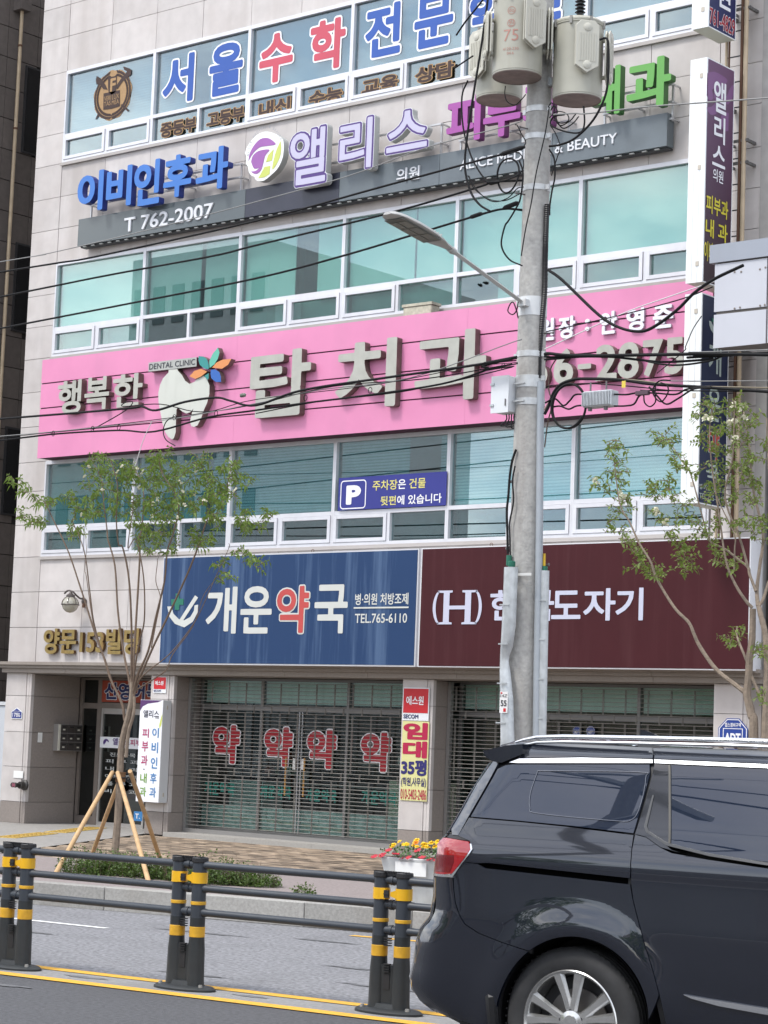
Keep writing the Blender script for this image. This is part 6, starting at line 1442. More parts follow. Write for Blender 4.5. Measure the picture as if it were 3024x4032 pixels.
# loops round the pole top
loop('long black lead looping from the transformers down the left of the pole', [(-11.337,14.75,8.139),(-11.35,14.75,8.023),(-11.401,14.75,7.66),(-11.448,14.75,7.375),(-11.5,14.75,7.042),(-11.53,14.75,6.754),(-11.517,14.75,6.587),(-11.449,14.75,6.404),(-11.349,14.75,6.284),(-11.235,14.75,6.212)], .0085)
loop('second black lead hanging left of the transformers', [(-11.724,15.0,7.537),(-11.785,15.0,7.397),(-11.761,15.0,7.115),(-11.671,15.0,6.854),(-11.567,15.0,6.681),(-11.466,15.0,6.559)], .0065)
loop('black wire rising steeply to the upper left from the transformers', [(-11.799,14.9,7.942),(-11.694,14.9,8.052),(-11.507,14.9,8.216),(-11.438,14.9,8.291)], .007)
loop('short black wire entering the transformers from the left', [(-12.048,15.2,7.756),(-11.938,15.2,7.798),(-11.828,15.2,7.839)], .006)
loop('black lead curving down the right side of the right transformer to the pole', [(-10.228,14.9,7.616),(-10.156,14.9,7.613),(-10.135,14.9,7.524),(-10.129,14.9,7.287),(-10.156,14.9,7.104),(-10.271,14.9,6.916),(-10.455,14.9,6.784),(-10.611,14.9,6.75),(-10.724,14.9,6.753)], .0085)
loop('black lead dropping from the right transformer base in a U shape', [(-10.514,15.1,7.128),(-10.5,15.1,6.973),(-10.54,15.1,6.898),(-10.689,15.1,6.925),(-10.852,15.1,7.008),(-10.832,15.1,7.082),(-10.717,15.1,7.084)], .0065)
wire('coil of black cable hung on the left of the pole beside the name board', [Vector((-11.236,15.0,6.586))+Vector((.115*math.cos(a)*(1+.03*j/20), .012*math.sin(2*a), .155*math.sin(a))) for j, a in enumerate([.9+i*math.pi/7 for i in range(30)])], .0068, cat='coil', curl=3, name='cable_coil')
loop('black cable bowing down the left of the pole from the coil', [(-11.102,14.98,6.698),(-11.057,14.98,6.575),(-11.077,14.98,6.356),(-11.132,14.98,6.258),(-11.199,14.98,6.17),(-11.24,14.98,6.12),(-11.269,14.98,5.957),(-11.178,14.98,5.821),(-11.034,14.98,5.747)], .0065)
loop('black cable arching right of the pole below the transformer', [(-10.939,15.2,6.828),(-10.884,15.2,6.737),(-10.87,15.2,6.57),(-10.896,15.2,6.448),(-10.915,15.2,6.315),(-10.915,15.2,6.229)], .0065)
loop('thin black wire strung diagonally across the front of the pole', [(-10.773,14.95,7.122),(-10.81,14.95,6.888),(-10.89,14.95,6.564),(-10.937,14.95,6.283),(-10.987,14.95,6.067),(-11.026,14.95,5.827)], .0045)
for i, (p, lab) in enumerate((((0,0,0),'curly black jumper tangled right of the pole top'), ((.03,0,-.03),'second curly black jumper tangled right of the pole top'))):
    loop(lab, [Vector(q)+Vector(p) for q in [(-10.893,15.1,7.179),(-10.859,15.1,7.213),(-10.823,15.1,7.159),(-10.832,15.1,7.092),(-10.76,15.1,6.994),(-10.658,15.1,7.017),(-10.592,15.1,7.073)]], .0045)
loop('black cables running down the left edge of the pole to the guard', [(-11.162,15.15,4.153),(-11.198,15.15,4.063),(-11.221,15.15,3.927),(-11.231,15.15,3.745),(-11.242,15.15,3.608),(-11.229,15.15,3.426),(-11.216,15.15,3.232)], .009)
loop('thinner black cable beside the ones down the left edge of the pole', [(-11.153,15.13,4.004),(-11.176,15.13,3.877),(-11.158,15.13,3.694),(-11.193,15.13,3.513),(-11.189,15.13,3.411),(-11.175,15.13,3.221)], .006)
loop('brown thin cable dropping along the right of the pole past the coil', [(-10.708,15.1,4.934),(-10.781,15.1,4.831),(-10.797,15.1,4.669),(-10.758,15.1,4.521),(-10.796,15.1,4.352),(-10.821,15.1,4.145)], .005, m=mat('cable_brown', (.06,.035,.025), .6))
loop('short curly wire ends left of the white pole collar', [(-11.148,15.1,5.312),(-11.168,15.1,5.379),(-11.205,15.1,5.457),(-11.238,15.1,5.451),(-11.264,15.1,5.389),(-11.212,15.1,5.351),(-11.168,15.1,5.388),(-11.149,15.1,5.488)], .0045)

# ---- planter box with flowers
t = thing('flower_planter', 'white flared plastic planter with red and yellow flowers at the kerb behind the fence', 'planter', (-10.8, 14.2, .2))
pa = (-11.08,13.839,0.2); dk = Vector(tdir); c0 = Vector((-11.46, 13.87, .2)); nd = Vector(ndir); pwm = mat('planter_white', (.60,.61,.60), .6, var=.05, scale=10, streak=.5, stcol=(.30,.29,.26), stscale=12, dirt=.3, dircol=(.4,.38,.33))
def planter_ring(i0, i1, z): 
    L_ = 1.15; return [c0+dk*i0+nd*i1+Zv*(z-.2), c0+dk*(L_-i0)+nd*i1+Zv*(z-.2), c0+dk*(L_-i0)+nd*(.42-i1)+Zv*(z-.2), c0+dk*i0+nd*(.42-i1)+Zv*(z-.2)]
def tier(name, za, zb, ia, ib):
    b = MB(); A_, B2 = planter_ring(ia, ia, za), planter_ring(ib, ib, zb); b.quadbox(A_+B2); b.build(name, pwm, t, bev=.008)
ztop = .62
tier('foot', .2, .245, .10, .09); tier('lower_tier', .247, .395, .085, .05); tier('upper_tier', .398, ztop, .035, -.01)
b = MB(); A_ = planter_ring(.02, .02, ztop+.002); b.v = [tuple(v) for v in A_]; b.f = [(0,1,2,3)]; b.build('soil', mat('soil', (.05,.035,.025), .95), t, fix=False)
lbp = (-11.382,-11.169,0.496,0.603)
MB().obox(c0+dk*.28-nd*.022+Zv*(ztop-.2-.085), dk, .14, nd, .004, Zv, .055).build('blank_card', mat('white_paper', (0,0,0)), t)
fr_ = random.Random(5)
lf = MB()
for i in range(700):
    q = c0+dk*fr_.uniform(-.02,1.17)+nd*fr_.uniform(-.03,.45)+Zv*(ztop-.2+fr_.uniform(.0,.085)); d = Vector((fr_.uniform(-1,1), fr_.uniform(-1,1), fr_.uniform(.1,1))).normalized(); s = d.orthogonal().normalized(); L_ = fr_.uniform(.018,.035)
    n0 = len(lf.v); lf.v += [tuple(q), tuple(q+d*L_*.5+s*L_*.25), tuple(q+d*L_), tuple(q+d*L_*.5-s*L_*.25)]; lf.f += [(n0,n0+1,n0+2),(n0,n0+2,n0+3)]
stuff(lf.build('foliage', mat('planter_leaf', (.075,.15,.045), .6), t, fix=False))
fred = mat('petunia_red', (.42,.012,.03), .55); fyel = mat('marigold_yellow', (.85,.55,.01), .6); forg = mat('marigold_orange', (.75,.25,.01), .6)
def flower(q, r, m, puffy):
    b = MB(); 
    for k in range(3 if puffy else 1):
        n = 7; up_ = Vector((fr_.uniform(-.4,.2), fr_.uniform(-.8,-.1), 1)).normalized(); u = up_.orthogonal().normalized(); v = up_.cross(u); base_ = len(b.v); b.v.append(tuple(q+up_*(.004-k*.0) - up_*(.0 if puffy else r*.35)))
        for i in range(2*n):
            a = math.pi*i/n; rr = r*(1 if i % 2 else .72)*(1-.22*k); b.v.append(tuple(q+rr*(math.cos(a)*u+math.sin(a)*v)+up_*(r*.18*k+fr_.uniform(-.003,.004))))
        for i in range(2*n): b.f.append((base_, base_+1+i, base_+1+(i+1) % (2*n)))
    b.build('flower', m, t, fix=False)
for i in range(64):
    q = c0+dk*(.02+1.12*(i+.5)/64+fr_.uniform(-.03,.03))+nd*fr_.uniform(.05,.30)+Zv*(ztop-.2+fr_.uniform(.085,.135)); flower(q, fr_.uniform(.024,.034), fyel if fr_.random() < .85 else forg, True)
for i in range(20): flower(c0+dk*(-.08+1.25*(i+.5)/20)+nd*fr_.uniform(-.05,.0)+Zv*(ztop-.2+fr_.uniform(.0,.07)), fr_.uniform(.032,.042), fred, False)

# ================================================================ MINIVAN (rear quarter in view, driving right)
HUB = Vector((-5.663, 8.202, 0)); cth = math.radians(7.2); CX = Vector((math.cos(cth), math.sin(cth), 0)); CY = Vector((-math.sin(cth), math.cos(cth), 0))
def C3(s, w_, z): return HUB + CX*s + CY*w_ + Zv*z
HWID = .90; TT = 1.074
def interp(x, tab):
    if x <= tab[0][0]: return tab[0][1]
    for (a, u), (b, v) in zip(tab[:-1], tab[1:]):
        if x <= b:
            t = (x-a)/(b-a); return u+(v-u)*t
    return tab[-1][1]
WZ = [(.22,.075),(.30,.05),(.40,.025),(.50,.010),(.62,.0),(.78,-.006),(.92,.004),(1.02,.010),(1.075,.004),(1.10,.018),(1.16,.040),(1.22,.058),(1.50,.165),(1.545,.185),(1.575,.215),(1.595,.26),(1.607,.34)]
def smooth_tab(tab, z, h=.02):
    return sum(interp(z+d*h, tab) for d in (-1.5, -.75, 0, .75, 1.5))/5
SMIN = [(.28,-.50),(.30,-.60),(.324,-.66),(.361,-.728),(.421,-.779),(.472,-.782),(.524,-.768),(.646,-.757),(.703,-.737),(.74,-.70),(.794,-.676),(.976,-.682),(1.109,-.669),(1.148,-.612),(1.254,-.526),(1.396,-.414),(1.501,-.312),(1.56,-.25),(1.62,-.20)]
RC = [(.25,.30),(.7,.30),(.9,.24),(1.1,.20),(1.5,.22)]
def car_pt(sa, z, off=0.):
    """point on the body side whose position along the flank (as measured on the side plane) is sa"""
    wz = smooth_tab(WZ, z); rr = math.hypot(sa-.03, z-.345)
    if z < .9: wz -= .022*math.exp(-((rr-.43)/.07)**2)
    R = interp(z, RC); s0 = interp(z, SMIN) + .393*R - TT*wz; lim = s0+TT*wz
    if sa > lim:
        s, w_, n = sa-TT*wz, wz, 0.
        return C3(s, w_+off, z)
    y = max((sa-lim)/R, -.3925)
    # solve -sin f + 1.074(1-cos f) = y , f in [0, 43deg]
    lo, hi = 0., .7499
    for _ in range(26):
        m = (lo+hi)/2
        if -math.sin(m)+TT*(1-math.cos(m)) > y: lo = m
        else: hi = m
    f = (lo+hi)/2; Ri = R-off
    return C3(s0-Ri*math.sin(f), wz+R-Ri*math.cos(f), z)
van = thing('minivan', 'glossy dark navy minivan with tinted windows and silver roof rail in the near lane', 'van', (-4.5, 9, 0))
paint = bpy.data.materials.new('navy_paint'); paint.use_nodes = True; b_ = paint.node_tree.nodes['Principled BSDF']
b_.inputs['Base Color'].default_value = (.004,.006,.013,1); b_.inputs['Metallic'].default_value = .0; b_.inputs['Specular IOR Level'].default_value = .15; b_.inputs['Roughness'].default_value = .30; b_.inputs['Coat Weight'].default_value = 1; b_.inputs['Coat Roughness'].default_value = .03; b_.inputs['Coat IOR'].default_value = 1.75
vglass = mat('privacy_glass', (.012,.018,.034), .008, spec=.8); vblk = mat('van_black', (.006,.006,.007), .5); gloss_b = mat('gloss_black', (.008,.009,.012), .08, coat=.8)
chrome = mat('satin_chrome', (.70,.71,.73), .16, metal=.9); rlamp = mat('lamp_red', (.30,.003,.007), .08, coat=1, spec=.8); rlamp_d = mat('lamp_dark_red', (.13,.003,.006), .12, coat=1)
def clip_poly(poly, axis, val, keep_less):
    out = []; n = len(poly)
    for i in range(n):
        a, b = poly[i], poly[(i+1) % n]; ia = (a[axis] <= val) == keep_less or a[axis] == val; ib = (b[axis] <= val) == keep_less or b[axis] == val
        if ia: out.append(a)
        if ia != ib:
            t = (val-a[axis])/(b[axis]-a[axis]); out.append((a[0]+(b[0]-a[0])*t, a[1]+(b[1]-a[1])*t))
    return out
def panel_mesh(name, polys, m, off=0., parent=None, gx=.035, gz=.025, depth=.018, mirror=True, fine=None):
    """flank panel: outline in (s,z), cut into a fine grid, wrapped on the body, edges turned in"""
    for side in ((0, 1) if mirror else (0,)):
        bm = bmesh.new()
        for poly in polys:
            vs = [bm.verts.new((p[0], 0, p[1])) for p in poly]; bm.faces.new(vs)
        s0, s1 = min(p[0] for q in polys for p in q), max(p[0] for q in polys for p in q); z0, z1 = min(p[1] for q in polys for p in q), max(p[1] for q in polys for p in q)
        g_ = gx if side == 0 else .12; gz_ = gz if side == 0 else .06
        for i in range(1, int((s1-s0)/g_)+1): bmesh.ops.bisect_plane(bm, geom=bm.verts[:]+bm.edges[:]+bm.faces[:], plane_co=(s0+i*g_, 0, 0), plane_no=(1, 0, 0))
        for i in range(1, int((z1-z0)/gz_)+1): bmesh.ops.bisect_plane(bm, geom=bm.verts[:]+bm.edges[:]+bm.faces[:], plane_co=(0, 0, z0+i*gz_), plane_no=(0, 0, 1))
        bmesh.ops.remove_doubles(bm, verts=bm.verts[:], dist=1e-4)
        bd_ = [e for e in bm.edges if len(e.link_faces) == 1]; ret = bmesh.ops.extrude_edge_only(bm, edges=bd_); new = {v for v in ret['geom'] if isinstance(v, bmesh.types.BMVert)}
        mids = {v: 1 for v in new}
        for v in bm.verts:
            p = car_pt(v.co.x, v.co.z, off+(depth if v in mids else 0))
            if side:
                q = p-HUB; s_ = q.dot(CX); w_ = q.dot(CY); p = C3(s_, 2*HWID-w_, p.z)
            v.co = p
        bmesh.ops.recalc_face_normals(bm, faces=bm.faces[:])
        # panels are open shells: make them face outwards
        me = bpy.data.meshes.new(name); bm.to_mesh(me); bm.free(); me.materials.append(m)
        me.polygons.foreach_set('use_smooth', [True]*len(me.polygons))
        try: me.set_sharp_from_angle(angle=math.radians(50))
        except Exception: pass
        o = link(bpy.data.objects.new(name, me), parent or van)
    return o
# crease, gaps
arc = lambda a0, a1, n, r=.388, c=(.03,.35): [(c[0]+r*math.cos(math.radians(a0+(a1-a0)*i/n)), c[1]+r*math.sin(math.radians(a0+(a1-a0)*i/n))) for i in range(n+1)]
door_l = [(.560,1.600),(.514,1.557),(.490,1.483),(.440,1.375),(.348,1.207),(.325,1.14),(.308,1.080),(.309,1.0),(.320,.92),(.342,.841),(.372,.74),(.412,.627),(.450,.52),(.497,.395),(.53,.30)]
G_ = .0022
dl_ = [(a-G_, b) for a, b in door_l]; dr_ = [(a+G_, b) for a, b in door_l]
split = [(-.700,.95),(-.615,.955),(-.610,.90),(-.602,.84),(-.580,.785),(-.545,.745),(-.47,.709),(-.35,.678),(-.232,.655)]
# rear quarter panel above bumper line, below the glass
aL = arc(128, 8, 22)
qp = [(-.505,1.236),(-.25,1.231),(.003,1.222),(.345,1.204)]+[p for p in dl_ if p[1] < 1.19 and p[1] > .40]+list(reversed([p for p in arc(128, 10, 24)]))
qp = qp[:]+[(-.232,.659),(-.35,.682),(-.47,.713),(-.545,.749),(-.576,.789),(-.598,.844),(-.606,.90),(-.611,.972),(-.512,1.093),(-.519,1.131),(-.575,1.150)]
# cut the rail slot out by splitting at slot level
slot_t_ = [(-.482,1.029),(-.424,1.034),(.304,1.012)]; slot_b = [(.304,.989),(-.44,1.014),(-.475,1.019)]
upper = [(-.505,1.236),(-.25,1.231),(.003,1.222),(.343,1.203)]+[p for p in dl_ if 1.02 < p[1] < 1.19]+[(.305,1.014),(-.424,1.036),(-.482,1.031),(-.560,1.033),(-.512,1.093),(-.519,1.131),(-.575,1.150)]
lower = [(-.560,1.031),(-.482,1.027),(-.440,1.010),(.3055,.986)]+[p for p in dl_ if .40 < p[1] < .98]+list(reversed(arc(128, 8, 24)))[0:]+[(-.232,.659),(-.35,.682),(-.47,.713),(-.545,.749),(-.576,.789),(-.598,.844),(-.606,.90),(-.611,.972)]
panel_mesh('quarter_panel', [upper], paint); panel_mesh('quarter_panel', [lower], paint)
panel_mesh('slide_rail_slot', [[(-.50,1.04),(.31,1.02),(.31,.98),(-.50,1.005)]], mat('slot_void', (.003,.003,.003), 1, spec=0), off=.03)
# bumper
bmp = [(-.86,.958),(-.615,.955),(-.610,.90),(-.602,.842),(-.580,.786),(-.548,.745),(-.47,.709),(-.35,.678),(-.236,.655)]+arc(129, 172, 8)+[(-.352,.30),(-.36,.285),(-.45,.285),(-.60,.31),(-.86,.34)]
panel_mesh('rear_bumper', [bmp], paint)
panel_mesh('bumper_lip', [[(-.86,.336),(-.60,.306),(-.45,.281),(-.36,.281),(-.36,.22),(-.50,.22),(-.86,.27)]], vblk, off=.012)
MB().tube([C3(-.44,.06,.50), C3(-.40,.02,.42), C3(-.39,.03,.30), C3(-.38,.05,.20)], [.02,.03,.028,.02], 8).build('mud_flap', vblk, van, smooth=True)
# tailgate edge strip above the lamp, D-pillar
panel_mesh('tailgate', [[(-.60,1.152),(-.575,1.152),(-.508,1.240),(-.300,1.497),(-.245,1.525),(-.262,1.56),(-.60,1.56)]], paint)
panel_mesh('tailgate_lower', [[(-.90,.960),(-.69,.960),(-.69,1.15),(-.90,1.15)]], paint)
# tail lamp
lamp_poly = [(-.75,.966),(-.664,.966),(-.616,.974),(-.575,1.022),(-.516,1.094),(-.523,1.127),(-.622,1.136),(-.75,1.12)]
panel_mesh('tail_lamp', [lamp_poly], rlamp, off=-.006, gx=.02, gz=.02)
panel_mesh('lamp_segment', [[(-.75,.975),(-.625,.98),(-.607,1.03),(-.608,1.06),(-.75,1.055)]], rlamp_d, off=-.008, gx=.02, gz=.02)
panel_mesh('lamp_trim', [[(-.615,.962),(-.606,.966),(-.566,1.022),(-.506,1.094),(-.508,1.118),(-.516,1.118),(-.516,1.092),(-.574,1.018),(-.616,.972)]], chrome, off=-.007, gx=.02, gz=.02)
panel_mesh('lamp_trim', [[(-.70,.953),(-.61,.957),(-.613,.970),(-.70,.964)]], chrome, off=-.007, gx=.02, gz=.02)
panel_mesh('lamp_shadow_gap', [[(-.64,1.138),(-.52,1.130),(-.51,1.138),(-.53,1.15),(-.62,1.156)]], vblk, off=.004, gx=.02, gz=.02)
# glass
panel_mesh('quarter_window', [[(-.236,1.494),(.486,1.521),(.477,1.478),(.427,1.375),(.343,1.212),(.003,1.229),(-.25,1.237),(-.497,1.242),(-.414,1.345),(-.312,1.470),(-.272,1.488)]], vglass, off=.002, gx=.05, gz=.04)
panel_mesh('upper_trim', [[(-.30,1.50),(-.262,1.52),(-.236,1.496),(.489,1.524),(.5,1.535),(.5,1.542),(-.2,1.528),(-.30,1.52)]], vblk, off=.010)
panel_mesh('window_chrome', [[(-.246,1.503),(-.20,1.502),(.508,1.529),(.512,1.545),(.148,1.540),(-.188,1.523)]], chrome, off=-.004, gx=.06)
panel_mesh('window_chrome', [[(.517,1.529),(2.6,1.525),(2.6,1.541),(.521,1.545)]], chrome, off=-.004, gx=.1)
# roof side
panel_mesh('roof_side', [[(-.215,1.533),(-.188,1.527),(.148,1.544),(.512,1.549),(.556,1.598),(.3,1.604),(-.16,1.604),(-.262,1.575),(-.262,1.55)]], paint, gz=.01)
panel_mesh('roof_side', [[(.520,1.549),(2.6,1.545),(2.6,1.604),(.60,1.604),(.566,1.598)]], paint, gz=.01, gx=.1)
# sliding door
dwin = [(.591,1.524),(1.30,1.522),(1.30,1.13),(.955,1.126),(.70,1.142),(.56,1.160),(.519,1.176)]
sd_ = [p for p in dr_ if .30 <= p[1] < 1.03]
door = panel_mesh('sliding_door', [[(.352,1.205),(.405,1.196),(.47,1.155),(.52,1.135),(.70,1.117),(.955,1.098),(1.37,1.088),(1.37,.30),(.536,.30)]+list(reversed([p for p in dr_ if .32 < p[1] < 1.19]))], paint)
panel_mesh('door_glass', [dwin], vglass, off=.003, gx=.05, gz=.04)
panel_mesh('window_pillar', [[(.516,1.545),(.518,1.524),(.588,1.524),(.516,1.178),(.50,1.168),(.52,1.15),(.56,1.140),(.47,1.158),(.405,1.199),(.352,1.209),(.444,1.377),(.494,1.484),(.514,1.527)]], gloss_b, off=.001, gx=.03)
panel_mesh('pillar_trim', [[(.583,1.524),(.593,1.524),(.522,1.176),(.512,1.178)]], mat('trim_grey', (.07,.065,.055), .5), off=-.003, gx=.03)
panel_mesh('corner_trim', [[(.482,1.385),(.474,1.385),(.404,1.245),(.410,1.220),(.50,1.168),(.70,1.134),(.955,1.112),(1.37,1.102),(1.37,1.112),(.955,1.124),(.70,1.146),(.505,1.180),(.424,1.226),(.419,1.246)]], mat('trim_steel', (.06,.062,.066), .4, spec=.4), off=-.003, gx=.03)
panel_mesh('rocker_trim', [[(.58,.528),(.70,.520),(1.37,.485),(1.37,.452),(.75,.495),(.62,.515)]], chrome, off=-.010, gx=.05, gz=.012)
panel_mesh('sill_panel', [[(.49,.296),(3.0,.296),(3.0,.22),(.45,.22)]], vblk, off=.01, gx=.15)
# front door, fender, nose: outside the frame but part of the van
panel_mesh('front_door', [[(1.375,1.088),(2.30,1.075),(2.42,.9),(2.42,.30),(1.375,.30)]], paint, gx=.1)
panel_mesh('front_window', [[(1.36,1.522),(2.05,1.50),(2.55,1.12),(1.36,1.128)]], vglass, off=.003, gx=.08, gz=.05)
panel_mesh('pillar', [[(1.305,1.53),(1.355,1.53),(1.355,1.11),(1.305,1.11)]], gloss_b, off=.001, gx=.06)
aF = arc(170, 10, 20, c=(2.93,.35))
panel_mesh('front_fender', [[(2.305,1.075),(2.9,1.06),(3.6,.90),(3.75,.75),(3.75,.30),(3.33,.30)]+list(reversed(aF))+[(2.52,.30),(2.425,.30),(2.425,.9)]], paint, gx=.08)
# spoiler
sp_ = MB()
prof = [(-.575,1.553),(-.562,1.527),(-.525,1.505),(-.47,1.500),(-.36,1.545),(-.36,1.592),(-.45,1.582)]
sec = []
for w_ in (.17,.20,.30,.90,1.50,1.60,1.63):
    tip = -.03 if .25 < w_ < 1.55 else .0; sec.append([C3(s-(.035 if .25 < w_ < 1.55 and s < -.5 else 0), w_, z+(.02 if .5 < w_ < 1.3 else .0)) for s, z in prof])
n = len(prof)
for s in sec: sp_.v += [tuple(p) for p in s]
for k in range(len(sec)-1):
    for i in range(n): sp_.f.append((k*n+i, k*n+(i+1) % n, (k+1)*n+(i+1) % n, (k+1)*n+i))
sp_.f.append(tuple(range(n))); sp_.f.append(tuple((len(sec)-1)*n+i for i in range(n))); sp_.build('spoiler', paint, van, smooth=True)
# roof skin, rear face, hood: smooth sheets
def sheet(name, rows, m):
    b = MB(); k = len(rows[0])
    for r in rows: b.v += [tuple(p) for p in r]
    for i in range(len(rows)-1):
        for j in range(k-1): a = i*k+j; b.f.append((a, a+1, a+k+1, a+k))
    me = b.mesh(name, m, smooth=True, fix=False); return link(bpy.data.objects.new(name, me), van)
ws = [.34,.42,.55,.72,.90,1.08,1.25,1.38,1.46]; wz_ = lambda w_: 1.607+.030*(1-((w_-.9)/.56)**2)
sheet('roof', [[C3(s, w_, wz_(w_)+(-.02 if s < -.5 else 0)) for w_ in ws] for s in [-.56,-.45,-.2,.3,.8,1.4,1.9,2.15]], paint)
sheet('windscreen', [[C3(2.15+.0, w_, wz_(w_)) for w_ in ws], [C3(2.6, w_*1.06-.05, 1.35) for w_ in ws], [C3(3.0, w_*1.12-.1, 1.08) for w_ in ws]], vglass)
sheet('bonnet', [[C3(3.0, w_*1.2-.18, 1.08) for w_ in ws], [C3(3.5, w_*1.2-.18, .98) for w_ in ws], [C3(3.78, w_*1.15-.13, .82) for w_ in ws], [C3(3.82, w_*1.15-.13, .35) for w_ in ws]], paint)
def rear_row(z):
    wz = smooth_tab(WZ, z); R = interp(z, RC); s0 = interp(z, SMIN)+.393*R-TT*wz; out = []
    for i in range(7): f = .72+(math.pi/2-.72)*i/6; out.append(C3(s0-R*math.sin(f), wz+R-R*math.cos(f), z))
    a, b = wz+R, 2*HWID-wz-R
    out += [C3(s0-R-.02*math.sin(math.pi*k/6), a+(b-a)*k/6, z) for k in range(1, 6)]
    for i in range(7): f = math.pi/2-(math.pi/2-.72)*i/6; out.append(C3(s0-R*math.sin(f), 2*HWID-(wz+R-R*math.cos(f)), z))
    return out
sheet('tailgate_skin', [rear_row(z) for z in (.95,1.0,1.06,1.12,1.15)], paint); sheet('bumper_skin', [rear_row(z) for z in (.30,.34,.40,.46,.54,.64,.70,.76,.86,.945)], paint)
sheet('rear_window', [rear_row(z) for z in (1.155,1.25,1.35,1.45,1.50)], vglass)
lr = MB(); rr_ = [rear_row(z) for z in (.97,1.03,1.09,1.13)]
# inner shell so nothing shows through the gaps
ish = MB(); k = 0; zs_ = [.24,.40,.60,.80,1.0,1.15,1.3,1.48]
for zi, z in enumerate(zs_):
    w_ = smooth_tab(WZ, z)+.06; sr = interp(z, SMIN)-TT*smooth_tab(WZ, z)+.10; sf = 3.6 if z < 1.0 else 2.95-(z-1.0)*1.9
    ish.v += [tuple(C3(sr, w_, z)), tuple(C3(.03-.52, w_, z)), tuple(C3(sf, w_, z)), tuple(C3(sf, 2*HWID-w_, z)), tuple(C3(sr, 2*HWID-w_, z))]
# arches need room: keep the shell above axle height only near the wheels
ish2 = MB(); 
for a, b2, z0_2, z1_2 in ((-.62,-.42,.30,.74),(-.62,3.5,.76,1.10),(.50,2.45,.24,.75),(3.4,3.65,.30,.75)): ish2.quadbox([C3(a,.07,z0_2),C3(b2,.07,z0_2),C3(b2,2*HWID-.07,z0_2),C3(a,2*HWID-.07,z0_2),C3(a,.07,z1_2),C3(b2,.07,z1_2),C3(b2,2*HWID-.07,z1_2),C3(a,2*HWID-.07,z1_2)])
ish2.quadbox([C3(-.50,.14,1.10),C3(2.9,.14,1.10),C3(2.9,2*HWID-.14,1.10),C3(-.50,2*HWID-.14,1.10),C3(-.30,.26,1.56),C3(2.05,.26,1.56),C3(2.05,2*HWID-.26,1.56),C3(-.30,2*HWID-.26,1.56)])
ish2.build('inner_shell', vblk, van)
# dark lining directly behind the panel gaps
panel_mesh('gap_lining', [[(.29,1.21),(.36,1.21),(.56,.35),(.48,.35),(.38,.62),(.29,.95)]], vblk, off=.016, gx=.03)
panel_mesh('gap_lining', [[(-.64,.97),(-.58,.97),(-.55,.77),(-.20,.68),(-.20,.64),(-.58,.72),(-.63,.85)]], vblk, off=.016, gx=.03)
panel_mesh('gap_lining', [[(.49,1.61),(.60,1.61),(.50,1.45),(.36,1.19),(.31,1.2)]], vblk, off=.016, gx=.03)
panel_mesh('gap_lining', [[(-.60,1.16),(-.55,1.16),(-.23,1.53),(-.30,1.53)]], vblk, off=.016, gx=.03)
